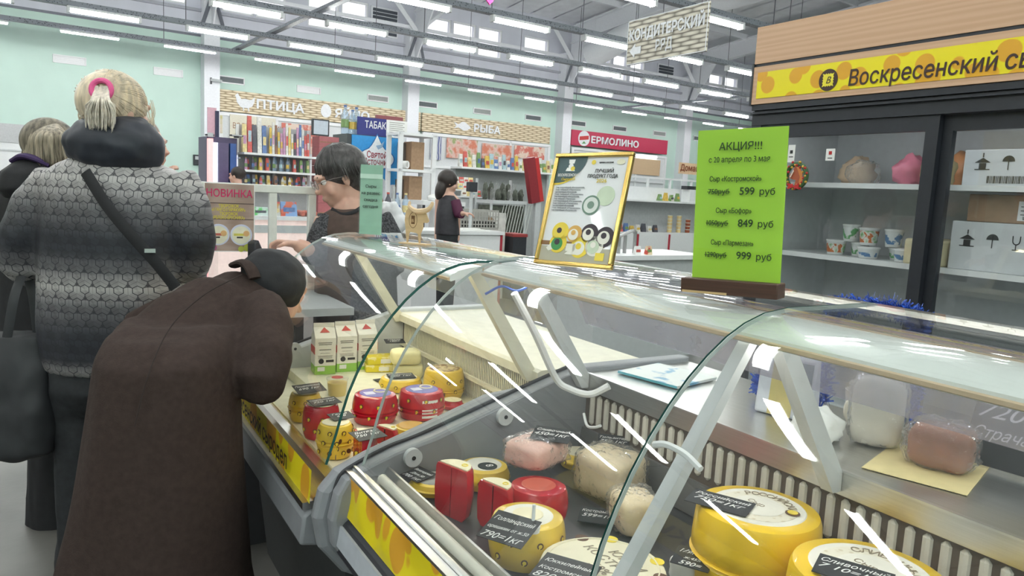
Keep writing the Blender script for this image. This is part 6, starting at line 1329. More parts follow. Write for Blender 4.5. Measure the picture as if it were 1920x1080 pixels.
for k in range(15):
    aa = a0 + .42 + (kw - .5) * k / 14; h = .38 + .08 * math.sin(k * 1.3)
    packet('gift wrap roll, %s from left in the kiosk top row' % NTH[k], aa, B + .1, SHZ[2] - .018, (kw - .5) / 14 * .85, h, PM[[1, 4, 5, 1, 6, 6, 4, 8, 4, 7, 6, 3, 4, 0, 0][k]], 'gift bags on the kiosk top', 'gift_bag', 'gift bag', .05)
for k in range(5): packet('tall goods box, %s from left end of the kiosk top row' % NTH[k], a0 + .06 + .07 * k, B + .15, SHZ[2] - .018, .062, .40 + .12 * (k % 2), PM[[8, 0, 7, 4, 3][k]], 'boxes on the kiosk top', 'goods_box', 'box', .1)
# drinks coolers left of the rack
a0c, a1c, _, zc = hq(388, 268, 455, 345, B)
dc = hthing('drinks_cooler', 'slim dark purple lit drinks cooler left of the kiosk rack', 'fridge', a0c, B - .1, 0); cwid = a1c - a0c - .08
MB().box(0, cwid, .1, .6, 0, 1.98).build('cabinet', M('purple_cabinet', (.09, .07, .14), .4), dc); MB().box(.0, .06, .0, .1, 0, 1.95).build('pink_edge', M('pink_led', (1, .45, .45), .4, emit=.4), dc); MB().box(.065, .12, .0, .1, 0, 1.9).build('light_edge', M('cool_led', (.8, .82, .95), .4, emit=.35), dc)
MB().box(.13, .26, -.02, .1, 0, 1.9).build('side_door', M('violet_door', (.13, .10, .20), .3), dc); MB().box(.28, .36, -.02, .1, 0, 1.9).build('blue_door', M('blue_door', (.05, .11, .34), .3), dc)
MB().box(.40, cwid, .07, .1, 0, 1.75).build('lit_back', M('lit_shelf_back', (.75, .78, 1), .4, emit=.7), dc)
for z in (1.0, 1.25, 1.5, 1.7): MB().box(.40, cwid, -.08, .07, z, z + .02).build('shelf', WHITE, dc)
for (x0, y0, x1, y1), lab in (((387, 254, 402, 275), 'small black monitor facing left above the drinks cooler'), ((433, 252, 456, 276), 'small black monitor facing right above the drinks cooler')):
    a, a2, z, z2 = hq(x0, y0, x1, y1, B - .1); t = hthing('monitor', lab, 'monitor', a, B - .1, 1.985); MB().box(0, a2 - a, 0, .08, .02, z2 - 1.985 + .0).build('casing', DARK, t); MB().box(.015, a2 - a - .015, -.004, 0, .04, z2 - 2.0).build('screen', M('grey_screen', (.5, .52, .54), .3), t); MB().box((a2 - a) / 2 - .03, (a2 - a) / 2 + .03, .02, .06, 0, .02).build('foot', DARK, t)
a, z = ha(410, 240, B - .05); t = hthing('cooler_topper', 'dark board with pink card on top of the drinks cooler', 'sign', a, B + .15, 1.985); MB().box(-.10, .02, 0, .02, 0, .40).build('pink_card', M('pink_card', (.7, .42, .5), .5), t); MB().box(.0, .05, -.02, 0, 0, .36).build('board', M('navy_board', (.03, .03, .08), .4), t)
# tall monitor, red boxes, water bottles
a0m, a1m, zm0, zm1 = hq(586, 222, 617, 256, B); t = hthing('monitor', 'tilted dark framed monitor on red boxes beside kiosk rack', 'monitor', a0m, B, zm0); MB().box(0, a1m - a0m, 0, .05, 0, zm1 - zm0).build('casing', DARK, t); MB().box(.02, a1m - a0m - .02, -.004, 0, .02, zm1 - zm0 - .02).build('screen', M('pale_screen', (.55, .60, .68), .25), t)
RB = M('dusty_red_carton', (.42, .14, .15), .6)
zz = 0; k = 0
while zz < zm0 - .02:
    h = min(.28, zm0 - zz); c = hthing('red_carton', 'dusty red carton, %s from the floor in the stack under the monitor' % NTH[int(zz / .28 + .01)], 'carton', a0m + .25, B + .02, zz + .001, 'red cartons under the monitor'); MB().box(-.14, .17, -.02, .28, 0, h - .004).build('carton_body', RB, c); MB().box(-.14, .17, -.022, -.02, h * .4, h * .5).build('tape', PM[5], c); zz += h
# branded water fridge
fa0, fa1, fz0, fz1 = hq(652, 250, 747, 420, B)
wf = hthing('water_fridge', 'tall fridge with blue and white water brand panel', 'fridge', fa0, B, 0); ww = fa1 - fa0
MB().box(0, ww, .02, .6, 0, fz1).build('cabinet', M('fridge_black', (.06, .065, .07), .4), wf)
pn = MB().box(.07, ww, -.004, .02, .6, fz1 - .01).build('blue_panel', M('azure_panel', (.04, .30, .68), .35), wf)
def wpoly(nm, mat, pts, y): hflat(nm, mat, pts, wf, y, .002)
cx, cz = .07 + (ww - .07) / 2, ha(700, 297, B)[1]
def drop(s): 
    P = []
    for k in range(40):
        t = 2 * PI * k / 40; rx, rz = .29 * s, .16 * s; x = rx * math.cos(t); z = rz * math.sin(t)
        if z > 0: z = z + .20 * s * max(0, 1 - abs(x) / (.15 * s)) ** 1.6
        P.append((cx + x, cz + z))
    return P
wpoly('logo_rim', M('logo_blue', (.03, .16, .45), .4), drop(1.08), -.006); wpoly('logo_field', M('logo_white', (.82, .85, .88), .4), drop(1.0), -.009); BRD = M('logo_burgundy', (.32, .04, .06), .5)
wpoly('dove', M('dove_blue', (.35, .5, .68), .4), [(cx - .02, cz + .20), (cx + .06, cz + .22), (cx + .12, cz + .28), (cx + .09, cz + .18), (cx + .02, cz + .14)], -.012)
text('Святой', .14, BRD, wf, (cx, -.013, cz + .01), align='CENTER', bold=.02, ext=.001, width=.34); text('Источник', .14, BRD, wf, (cx, -.013, cz - .10), align='CENTER', bold=.02, ext=.001, width=.46)
wpoly('splash', M('splash_white', (.80, .85, .90), .4), [(.07, .62)] + [(.07 + (ww - .07) * k / 12, cz - .30 + .05 * math.sin(k * 1.9) + .03 * k / 12 * (6 - k)) for k in range(13)] + [(ww, .62)], -.007)
wpoly('bottle_print', M('print_blue', (.05, .20, .55), .4), [(.34, cz - .62), (.46, cz - .62), (.46, cz - .42), (.42, cz - .36), (.42, cz - .30), (.38, cz - .30), (.38, cz - .36), (.34, cz - .42)], -.010)
for k, (x, y) in enumerate(((632, 250), (645, 250), (659, 250), (640, 226))):
    a, z = ha(x, y, B); bottle('large clear water bottle on the water fridge, %s from left' % NTH[k - 1], fa0 + .06 + .125 * k - .15, B + (.2 if k < 3 else .35), fz1 + .001 if k > 0 else fz1 + .001, .38 + .06 * (k % 2), .06, CLW, 'water bottles on the fridge', PM[3]) if fa0 + .06 + .125 * k - .15 > fa0 else None
a, a2, z, z2 = hq(673, 218, 727, 258, B); t = hthing('tobacco_sign', 'navy sign with white lettering above the water fridge', 'sign', a, B + .05, fz1 + .002); z = fz1; MB().box(0, a2 - a, 0, .02, 0, z2 - z).build('board', M('navy_sign', (.035, .04, .22), .4), t); text('ТАБАК', .15, SGW, t, (.12, -.003, (z2 - z) * .42), bold=.02, ext=.001, width=.36)
a, a2, z, z2 = hq(726, 224, 764, 258, B); t = hthing('paper_notice', 'white printed notice beside the navy sign', 'notice', a, B + .02, z); MB().box(0, a2 - a, 0, .004, 0, z2 - z).build('sheet', PAPER, t)
for k in range(7): MB().box(.05, a2 - a - .05 - .03 * (k % 2), -.003, -.001, .03 + k * .03, .038 + k * .03).build('print_line', M('grey_ink', (.25, .24, .22), .6), t)
a, a2, z, z2 = hq(712, 214, 762, 224, B); t = hthing('red_folder', 'dark red folder board behind the notice', 'board', a, B + .12, z - .08); MB().box(0, a2 - a, 0, .05, 0, z2 - z + .08).build('cover', M('maroon_cover', (.30, .09, .10), .5), t)
# white rack with cardboard boxes
a0r, a1r, zr0, zr1 = hq(752, 246, 808, 430, B - .75)
t = hthing('white_rack', 'white open rack holding cardboard boxes right of water fridge', 'rack', a0r, B - .75, 0); rw = a1r - a0r
for x in (0, rw): 
    for y in (0, .4): MB().box(x - .035, x + .035, y - .02, y + .02, 0, zr1).build('post', WHITE, t)
zs = [ha(780, y, B - .75)[1] for y in (250, 318, 375)]
for z in zs: MB().box(-.03, rw + .03, -.02, .42, z - .04, z).build('shelf', WHITE, t)
for i, (z, xx) in enumerate(((zs[1], .26), (zs[2], .24))):
    c = hthing('cardboard_box', 'open brown cardboard box on the %s level of the white rack' % ['upper', 'lower'][i], 'box', a0r + xx, B - .52, z + .001); MB().box(-.02, .20, -.12, .14, 0, .42 if i == 0 else .36).build('box_body', KRAFT, c); MB().box(-.16, -.025, .06, .075, 0, .40 if i == 0 else .3).build('flap', M('dark_kraft', (.12, .10, .09), .7), c)
c = hthing('paper_roll', 'white paper roll lying on the upper rack level', 'paper roll', a0r + .11, B - .62, zs[1] + .003); m = MB(); m.tube([(-.03, .05, .063), (.04, -.08, .063)], .058, 16, cap=True); m.build('roll', PAPER, c, smooth=True); m = MB(); m.tube([(.04, -.0805, .063), (.041, -.0815, .063)], .04, 16); m.build('core', M('roll_core', (.45, .44, .42), .6), c)
c = crumple('white_cloth', 'crumpled white cloth on the lowest rack shelf', 'cloth', PAPER, hw(a0r + .22, B - .42 + .02, ha(800, 372, B - .4)[1]), (.3, .2, .1), 17)
t2 = hthing('side_table', 'narrow white shelf board beside the woman at the till', 'table', a0r + .17, B - 1.38, 0); zt_ = ha(790, 376, B - 1.3)[1]; MB().box(-.1, .62, 0, .42, zt_ - .06, zt_).build('top', WHITE, t2)
for x in (-.08, .58): MB().box(x, x + .03, .02, .05, 0, zt_ - .06).build('leg', DARK, t2)
c.location = hw(a0r + .42, B - 1.15, zt_ + .001)
# big drink bottles on a pale counter before the fridge
BC = 9.8
pa0, pa1, _, pz1 = hq(600, 405, 758, 480, BC); t = hthing('service_counter', 'pale counter with glowing pink front beyond the assistant', 'counter', pa0, BC, 0); pw = pa1 - pa0
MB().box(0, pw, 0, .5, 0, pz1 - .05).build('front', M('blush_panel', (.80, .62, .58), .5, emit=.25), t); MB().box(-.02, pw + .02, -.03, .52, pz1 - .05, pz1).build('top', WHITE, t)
for k, (x, mt_, cp) in enumerate(((709, PM[5], PM[5]), (724, PM[7], PM[0]), (741, CLW, PM[3]), (757, CLW, PM[8]))):
    a, _ = ha(x, 400, BC + .2); bottle(['dark cola bottle with brown label on the pale counter', 'black cola bottle with red label on the pale counter', 'clear bottle with blue label on the pale counter', 'clear bottle with yellow cap on the pale counter'][k], a, BC + .15, pz1, .36, .05, mt_, 'big drink bottles', cp, True)
la0, la1, _, lz = hq(470, 404, 596, 470, BC); t = hthing('service_counter', 'white lit counter seen through the white framed screen', 'counter', la0 - .4, BC, 0); lw_ = la1 - la0 + .4
MB().box(0, lw_, 0, .5, 0, lz - .05).build('front', M('blush_panel', (.8, .62, .58)), t); MB().box(-.02, lw_ + .0, -.06, .52, lz - .05, lz).build('top', WHITE, t); MB().box(0, lw_, -.012, -.002, lz - .22, lz - .12).build('trim', LGREY, t)
packet('blue fruit juice pack seen through the white screen', *(ha(545, 400, BC)[0], BC + .1, lz), .22, .19, two_tone('juice_print', (.62, .12, .06), (.20, .34, .62), 'noise', 9, .5, .04, .4), None, 'juice_pack', 'packet', .1)
bottle('dark cola bottle behind the blue juice pack', ha(538, 400, BC)[0] - .05, BC + .3, lz, .36, .05, PM[7], None, PM[0], True)
for k in range(9): a = ha(578, 400, BC)[0] + .082 * (k % 3) - .06; o = MB().ball((0, 0, .04), .04, 10, 8).build('apple', M('apple_red', (.50, .14, .10), .4), None, loc=hw(a, BC + .05 + .083 * (k // 3), lz + .002), smooth=True); tag(o, 'red apple, %s from left in the %s row beside the juice pack' % (NTH[k % 3], ['front', 'middle', 'back'][k // 3]), 'apple', 'apples on the counter')
packet('green and white packet seen through the white screen', ha(492, 400, BC)[0], BC + .1, lz, .2, .11, two_tone('green_pack', (.10, .50, .12), (.55, .65, .62), 'noise', 9, .5, .04, .4), None); packet('orange and grey packet beside the green one', ha(512, 400, BC)[0] + .06, BC + .1, lz, .12, .16, two_tone('orange_pack', (.60, .30, .08), (.5, .5, .48), 'noise', 10, .5, .04, .4), None)
# ---- fish stall side: cash counter, woman, racks
BS = 7.6
ca0, ca1, _, cz1 = hq(775, 432, 938, 520, BS); t = hthing('cash_counter', 'white cash counter with a red edge strip', 'counter', ca0, BS, 0); cw_ = ca1 - ca0; MB().box(0, cw_ - .03, 0, .6, 0, cz1 - .04).build('front', WHITE, t); MB().box(cw_ - .03, cw_, -.01, .6, 0, cz1 - .04).build('red_edge', M('red_edge', (.42, .03, .05), .4), t); MB().box(-.02, cw_ + .01, -.03, .62, cz1 - .04, cz1).build('top', WHITE, t)
t = hthing('newspaper', 'crumpled newspaper on the cash counter', 'paper', ha(892, 430, BS)[0] - .2, BS + .1, cz1 + .001); m = MB(); m.box(0, .42, -.08, .09, 0, .012); m.box(.05, .3, -.05, .06, .012, .03); m.build('sheet', PAPER, t)
ba0, ba1, bz0, bz1 = hq(858, 403, 932, 438, BS + .35); t = hthing('plastic_crate', 'grey lattice plastic crate on the cash counter', 'crate', ba0, BS + .33, cz1 + .001); cwd = ba1 - ba0; CRM = M('crate_grey', (.40, .39, .36), .5)
for z in (0, .22): MB().box(0, cwd, 0, .012, z, z + .03).build('rim', CRM, t)
for k in range(15): MB().box(k * cwd / 14 - .006, k * cwd / 14 + .006, 0, .01, .02, .22).build('slat', CRM, t)
for k in range(3): MB().box(0, cwd, .0, .01, .06 + .05 * k, .072 + .05 * k).build('slat', CRM, t)
MB().box(0, cwd, .015, .25, 0, .01).build('floor_grid', CRM, t); MB().box(0, cwd, .24, .25, 0, .25).build('back_grid', CRM, t); MB().box(.03, cwd - .03, .03, .23, .011, .10).build('contents', M('dark_contents', (.06, .06, .06), .6), t)
t = hthing('scale_display', 'small black scale display on a grey pole', 'scale', ha(877, 400, BS + .3)[0], BS + .22, cz1 + .001); zz = ha(877, 350, BS + .2)[1] - cz1; MB().box(-.015, .015, 0, .03, 0, zz).build('pole', LGREY, t); MB().box(-.06, .06, -.03, .05, zz - .06, zz + .06).build('display', DARK, t, bevel=.008)
t = hthing('wrapped_box', 'tall white wrapped box right of the cash counter', 'box', ca1 + .27, BS + .62, 0); zz = ha(965, 402, BS + .3)[1]; MB().box(-.22, .20, 0, .4, 0, zz).build('box_body', M('mottled_white_wrap', (.66, .65, .62), .6, var=.15, scale=12), t); MB().sweep([(-.26, zz - .18), (-.06, zz - .2), (.0, zz - .08), (-.16, zz + .0), (-.26, zz - .02)], -.02, -.005).build('torn_flap', KRAFT, t)
t = hthing('dark_bin', 'dark bin with red rim right of the wrapped box', 'bin', ca1 + .62, BS + .5, 0); zz = ha(995, 440, BS + .4)[1]; MB().box(-.10, .12, 0, .3, 0, zz - .04).build('bin_body', DARK, t); MB().box(-.11, .13, -.01, .31, zz - .04, zz).build('rim', M('red_rim', (.35, .05, .05), .5), t)
# gift-bag shelf and vegetable racks
BG = 10.2
ga0, ga1, _, gz1 = hq(866, 312, 1045, 440, BG); t = hthing('gift_shelf', 'long white shelf lined with colourful gift bags', 'shelf', ga0, BG, 0); gw_ = ga1 - ga0; MB().box(0, gw_, 0, .35, gz1 - .03, gz1).build('board', WHITE, t)
for x in (.05, gw_ - .05): MB().box(x - .02, x + .02, .3, .34, 0, gz1 - .03).build('post', LGREY, t)
MB().box(0, gw_, .33, .35, .2, gz1 - .03).build('back_grid', M('grey_grid', (.40, .42, .42), .6), t)
seq = [4, 0, 8, 4, 2, 7, 1, 9, 3, 4, 9, 4, 3, 1, 4, 8, 6, 6, 5, 4, 2, 8, 4, 1]
for k, q in enumerate(seq): packet('gift bag, %s from left in the colourful row above the vegetables' % NTH[k], ga0 + .04 + (gw_ - .08) * k / (len(seq) - 1), BG + .12, gz1, .085 if k in (6, 7, 8) else .06, .20 + .05 * math.sin(k * 2.1), PM[q], 'gift bags over the vegetables', 'gift_bag', 'gift bag', .07)
VEG = M('dark_greens', (.09, .10, .08), .6, var=.5, scale=18); 
va0, va1, vz0, vz1 = hq(866, 335, 908, 372, BG - .35); t = hthing('magazine_stand', 'tilted display of pale packets behind the scale', 'display stand', va0, BG - .35, 0); vw = va1 - va0
MB().box(0, vw, .05, .5, 0, vz0).build('base', LGREY, t)
for k in range(3): MB().sweep([(0, vz0 + .1 * k), (vw, vz0 + .1 * k), (vw, vz0 + .1 * k + .02), (0, vz0 + .1 * k + .02)], .12 * k, .12 * k + .14).build('tier', WHITE, t)
for k in range(12):
    i, j = k % 4, k // 4; packet('pale packet, %s from left on the %s tier of the tilted display' % (NTH[i], ['bottom', 'middle', 'top'][j]), va0 + .08 + i * (vw - .16) / 3, BG - .35 + .12 * j + .06, vz0 + .1 * j + .023, vw * .2, .09, PM[[4, 8, 4, 0][(i + j) % 4]], 'packets on the tilted display', d=.05)
xa0, xa1, xz0, xz1 = hq(926, 335, 988, 378, BG - .9); t = hthing('vegetable_rack', 'rack of dark bagged greens beside the red box', 'rack', xa0, BG - .9, 0); xw = xa1 - xa0
MB().box(0, xw, .0, .5, xz0 - .05, xz0).build('shelf', LGREY, t); 
for x in (0, xw): MB().box(x - .015, x + .015, .45, .48, 0, xz1).build('post', LGREY, t); MB().box(x - .015, x + .015, .02, .05, 0, xz0 - .05).build('post', LGREY, t)
for k in range(11): m_ = MB(); m_.tube([(.05 + k * xw / 12, 0.0, .5), (.22 + k * xw / 12, .02, xz0 - .06)], .006, 5); m_.build('lattice_bar', M('pale_bar', (.62, .66, .62), .4), t)
MB().box(0, xw, .06, .4, .1, xz0 - .08).build('green_stock', VEG, t)
for k in range(12):
    i, j = k % 6, k // 6; crumple('greens_bag', 'dark bag of greens, %s from left in the %s rack row' % (NTH[i], ['front', 'back'][j]), 'bag', VEG if (i + j) % 3 else FILM, hw(xa0 + .05 + i * (xw - .1) / 5, BG - .80 + .2 * j, xz0 + .001), (.062, .13, .17 + .09 * j), 60 + k, 'bags of greens')
t = hthing('red_box', 'slanted red and crimson box on the vegetable rack', 'box', xa1 + .2, BG - .95, xz0 + .001); MB().box(-.05, .05, .02, .08, -xz0, 0).build('stand', LGREY, t); zz = ha(1000, 293, BG - .9)[1] - xz0; MB().box(-.14, .02, 0, .1, 0, zz).build('side', M('dark_red', (.28, .03, .04), .4), t, rot=(0, -.22, 0)); MB().box(.021, .09, 0, .1, 0, zz - .02).build('front', M('bright_red', (.55, .04, .04), .4), t, rot=(0, -.22, 0))
# ---- right: white shelving with honey tubs
BR = 9.0
ra0, ra1, _, rz1 = hq(1150, 330, 1420, 500, BR); t = hthing('white_stall', 'white shelving stall with glass top behind the sign', 'stall', ra0, BR, 0); rw_ = ra1 - ra0
zsh = [ha(1230, y, BR)[1] for y in (376, 436, 474)]
MB().box(0, rw_, .42, .45, 0, zsh[0] + .22).build('back_panel', M('stall_back', (.55, .57, .59), .5), t)
for z in zsh: MB().box(0, rw_, 0, .42, z - .03, z).build('shelf', WHITE, t)
zt_ = ha(1230, 331, BR)[1]; MB().box(0, rw_, .30, .34, zt_ - .03, zt_).build('top_rail', WHITE, t); MB().box(0, rw_, .31, .318, zsh[0] + .22, zt_ - .03).build('glass_panel', CLEAR, t); MB().box(0, rw_, .28, .30, zsh[0], zsh[0] + .22).build('white_panel', WHITE, t)
for x in [k * .55 for k in range(int(rw_ / .55) + 1)]: MB().box(x - .015, x + .015, .30, .34, zsh[0], zt_).build('mullion', WHITE, t)
MB().box(0, rw_, .0, .02, zsh[2], zsh[1] - .03).build('front_panel', WHITE, t)
for x in (1195, 1254): a, _ = ha(x, 450, BR); MB().box(a - ra0 - .015, a - ra0 + .015, -.02, 0, zsh[2], zsh[1] - .03).build('red_post', M('red_edge', (.42, .03, .05)), t)
MB().box(0, rw_, .05, .4, 0, zsh[2] - .03).build('base', M('stall_base', (.30, .31, .32), .5), t)
HON = [M('honey_pale', (.75, .58, .28), .35), M('honey_dark', (.35, .09, .04), .35), M('honey_cream', (.78, .70, .55), .4)]
for i in range(5):
    a, _ = ha(1263 + i * 17, 430, BR)
    for k in range(5 if i < 2 else 4):
        c = hthing('honey_tub', '%s honey tub, %s up in the %s stack from left' % (['pale amber', 'pale amber', 'dark red', 'creamy', 'pale amber'][i], NTH[k], NTH[i]), 'tub', a, BR + .1, zsh[1] + .001 + .060 * k, 'honey tubs at the white stall'); MB().lathe([(.001, 0), (.040, 0), (.045, .048), (.001, .048)], 12).build('tub', HON[[0, 0, 1, 2, 0][i]], c, smooth=True); MB().lathe([(.048, .048), (.048, .058), (.001, .058)], 12).build('lid', ACRYL if 0 else M('frosty_lid', (.75, .72, .62), .4), c)
for k in range(4):
    x = 1246 + k * 11; a, _ = ha(x, 376, BR); packet('%s packet on the upper stall shelf, %s from left' % (['green', 'orange', 'leafy print', 'green'][k], NTH[k]), a, BR + .12, zsh[0] + .001, .075, .11 + .03 * (k % 2), [PM[2], PM[1], two_tone('veg_pack', (.15, .30, .08), (.68, .66, .58), 'noise', 14, .5, .04, .4)][k % 3], 'packets on the upper stall shelf')
for k in range(8):
    x = 1160 + k * 11; a, _ = ha(x, 432, BR); packet('low packet on the middle stall shelf, %s from left' % NTH[k], a, BR + .12, zsh[1] + .001, .09, .10 + .02 * (k % 3), PM[[4, 0, 3, 1, 4, 7, 4, 7][k]], 'packets on the middle stall shelf')
a, z = ha(1291, 316, BR + .3); t = hthing('shop_sign', 'small cream sign with brown letters behind the lime sign', 'sign', a - .02, BR + .5, z - .09); MB().box(0, .5, 0, .02, 0, .2).build('board', M('cream_sign', (.72, .50, .32), .5), t); text('Домашние', .15, M('sign_brown', (.25, .07, .03), .5), t, (.02, -.004, .06), bold=.03, ext=.001)
MB().tube([(.1, .01, 0), (.1, .01, -z + .09 + .0)], .01, 6).build('pole', LGREY, t)
t = hthing('cash_register', 'dark register and white machine beside the lime sign', 'register', ha(1296, 340, BR)[0] + .05, BR + .03, zsh[0] + .001); MB().box(-.02, .25, 0, .2, .0, .22).build('body', WHITE, t); MB().box(-.08, .2, .02, .16, .22, .28).build('lid', DARK, t)
# steel handrail and white table behind the near case
q0 = at(1150, 470, z=1.2)
BT = 4.6
ta0, ta1, _, tz1 = hq(1120, 480, 1330, 520, BT); t = hthing('white_table', 'white table top behind the glass case', 'table', ta0, BT, 0); tw = ta1 - ta0; MB().box(0, tw, 0, .6, tz1 - .04, tz1).build('top', WHITE, t); MB().box(.05, tw - .05, .05, .55, 0, tz1 - .04).build('base', LGREY, t)
t = hthing('steel_handrail', 'bent grey steel handrail beside the gold frame', 'handrail', ha(1205, 480, BT)[0], BT + .2, tz1 + .001); STL = M('dull_steel', (.42, .42, .42), .35, metal=.8)
zz = ha(1222, 434, BT + .2)[1] - tz1
for x, y in ((-.10, 0), (.0, .03), (.09, 0)): MB().tube([(x, y, 0), (x, y, zz * (.8 if x < .05 else 1))], .016, 8).build('upright', STL, t)
MB().tube(bez([(.09, 0, zz - .02), (.04, 0, zz + .0), (-.2, 0, zz * .55), (-.34, 0, zz * .3)], 5), .016, 8).build('rail', STL, t)
for i, (x, mt_) in enumerate(((1205, PAPER), (1226, two_tone('red_cream_print', (.62, .08, .06), (.80, .66, .45), 'noise', 14, .5, .04, .5)))): a, _ = ha(x, 500, BT); packet(['white paper packet by the steel handrail', 'red and cream packet by the steel handrail'][i], a, BT + .08, tz1 + .001, .07, .075, mt_, None, d=.04)
# ---- background people
g = Fig('woman in dark quilted vest with purple sleeves at the till', (0, 0), 8.1); q = pp(838, 430, 8.1); g.o = Vector((q.x, q.y, 0)); g.root.location = g.o
VEST = M('dark_vest', (.03, .028, .035), .6, var=.2); PURP = M('purple_sleeve', (.09, .015, .05), .7); DH = M('dark_brown_hair', (.03, .022, .02), .45, var=.3, scale=20)
hc = g.P(842, 342, 8.1); T = frame(hc, RV * .9 + FV * .3 + Vector((0, 0, -.2))); m = g.mb(); head_mb(m, T, .115); m.tube([g.P(842, 360, 8.1), g.P(840, 375, 8.1), g.P(838, 450, 8.1)], [.05, (.09, .14), (.1, .14)], 12, ref=FV)
m.tube(g.path([(852, 380, 8.05), (860, 402, 8.0), (868, 400, 7.95)]), [.05, .042, .03], 10); hand_mb(m, g.P(868, 400, 7.95), RV, Vector((0, 0, -1)), .6)
for x in (832, 846): m.tube([g.P(x, 450, 8.1), Vector((*g.P(x, 450, 8.1).xy, .07))], [.08, .05], 10)
o = m.build('body', SKIN, g.root); remesh(o, .010, 2)
m = g.mb(); m.rings([g.ring(366, 832, 853, 8.1, .08), g.ring(374, 822, 860, 8.1, .12), g.ring(400, 818, 860, 8.1, .15), g.ring(440, 816, 862, 8.1, .16)]); o = m.build('vest', VEST, g.root); remesh(o, .014, 2)
m = g.mb(); m.tube(g.path([(853, 378, 8.03), (861, 402, 7.98), (866, 402, 7.95)]), [.062, .056, .045], 12); m.build('sleeve', PURP, g.root, smooth=True)
m = g.mb(); m.m = m.m @ T; m.ball((0, -.025, .03), .105, 18, 12, (.95, 1.05, 1)); m.ball((0, -.07, -.09), .085, 14, 10, (1, .7, 1.5)); o = m.build('hair', DH, g.root); remesh(o, .012, 2)
m = g.mb(); m.rings([g.ring(432, 818, 861, 8.1, .15), [Vector((p.x, p.y, .07)) for p in g.ring(432, 824, 855, 8.1, .1)]]); m.build('trousers', DENIM, g.root, smooth=True); shoes(g, [((g.o.x - .07, g.o.y, 0), -.8), ((g.o.x + .05, g.o.y - .05, 0), -.8)], BLACKC, BLACK)
g = Fig('dark haired man by the drinks cooler, seen from the side', (0, 0), 10.3); q = pp(441, 400, 10.3); g.s = 10.3; g.o = Vector((q.x, q.y, 0)); g.root.location = g.o
hc = g.P(443, 330, 10.3); T = frame(hc, -RV * .9 + FV * .1); m = g.mb(); head_mb(m, T, .115); m.tube([g.P(444, 346, 10.3), g.P(444, 356, 10.3), g.P(444, 430, 10.3)], [.05, (.09, .15), (.1, .14)], 12, ref=FV)
for x in (438, 450): m.tube([g.P(x, 430, 10.3), Vector((*g.P(x, 430, 10.3).xy, .07))], [.08, .05], 10)
o = m.build('body', SKIN, g.root); remesh(o, .010, 2)
m = g.mb(); m.m = m.m @ T; m.ball((0, -.03, .04), .098, 16, 12, (.92, 1.05, .95)); o = m.build('hair', DH, g.root); remesh(o, .012, 2)
m = g.mb(); m.rings([g.ring(349, 436, 452, 10.3, .08), g.ring(355, 428, 460, 10.3, .12), g.ring(430, 426, 462, 10.3, .15)]); m.tube(g.path([(430, 360, 10.3), (428, 400, 10.2)]), [.06, .05], 10); m.tube(g.path([(458, 360, 10.3), (460, 400, 10.2)]), [.06, .05], 10); o = m.build('shirt', WHITE, g.root); remesh(o, .014, 2)
m = g.mb(); m.rings([g.ring(425, 428, 461, 10.3, .14), [Vector((p.x, p.y, .05)) for p in g.ring(425, 432, 456, 10.3, .1)]]); m.build('trousers', DENIM, g.root, smooth=True); shoes(g, [((g.o.x - .06, g.o.y, 0), 0), ((g.o.x + .06, g.o.y, 0), 0)], BLACKC, BLACK)
# ---- white framed screen with poster beside the far case
YS = 3.42
x0, x1 = at(352, 340, Y=YS).x, at(592, 355, Y=YS).x; zt = 1.40; zb = .93
t = thing('counter_unit', 'low white counter under the white framed screen', 'counter', ((x0 + x1) / 2, YS - .25, 0)); cwh = (x1 - x0) / 2
MB().box(-cwh, cwh - .2, -.30, .30, 0, zb - .03).build('body', M('counter_charcoal', (.05, .05, .055), .5), t); MB().box(-cwh - .01, cwh + .0, -.31, .31, zb - .03, zb).build('top', LGREY, t)
sc = thing('framed_screen', 'white framed glass screen standing on the low counter', 'screen', ((x0 + x1) / 2, YS, zb + .001)); hh = zt - zb
for bx in ((-cwh, cwh, -.015, .015, hh - .035, hh), (-cwh, -cwh + .03, -.015, .015, 0, hh - .035), (cwh - .035, cwh, -.015, .015, 0, hh - .035), (cwh - .21, cwh - .175, -.012, .012, 0, hh - .035)): MB().box(*bx).build('frame_bar', M('ivory_frame', (.76, .77, .72), .4), sc, bevel=.003)
MB().box(-cwh + .03, cwh - .035, -.002, .002, .0, hh - .035).build('glass', CLEAR, sc)
q0, q1 = at(382, 341, Y=YS - .02), at(477, 472, Y=YS - .02); ps = thing('promo_poster', 'brown plank style promotion poster taped to the white screen', 'poster', (q0.x, YS - .02, q1.z)); pw, ph = q1.x - q0.x, q0.z - q1.z
PLK = grain('poster_planks', (.34, .24, .20), (.44, .33, .28), (1, 1, 6)); MB().box(0, pw, 0, .003, 0, ph).build('sheet', PAPER, ps); MB().box(.004, pw - .004, -.001, 0, .004, ph - .004).build('plank_print', PLK, ps)
for z in (.70, .47): MB().box(.004, pw - .004, -.0015, -.001, ph * z, ph * z + .004).build('plank_gap', M('plank_dark', (.12, .08, .07), .6), ps)
text('НОВИНКА', .045, M('poster_crimson', (.62, .02, .13), .5), ps, (pw / 2, -.003, ph * .80), align='CENTER', bold=.01, width=pw * .90)
LY = M('poster_lemon', (.72, .62, .05), .5)
for s, v, wv in (('ТВОРОЖОК', .70 - .04, .40), ('«МАНГО-МАРАКУЙЯ»', .605, .66), ('ТВОРОЖОК', .545, .36), ('«ЯБЛОКО-БРУСНИКА»', .49, .64)): text(s, .018, LY, ps, (pw * .48, -.003, ph * v - .003), align='CENTER', bold=.02, width=pw * wv)
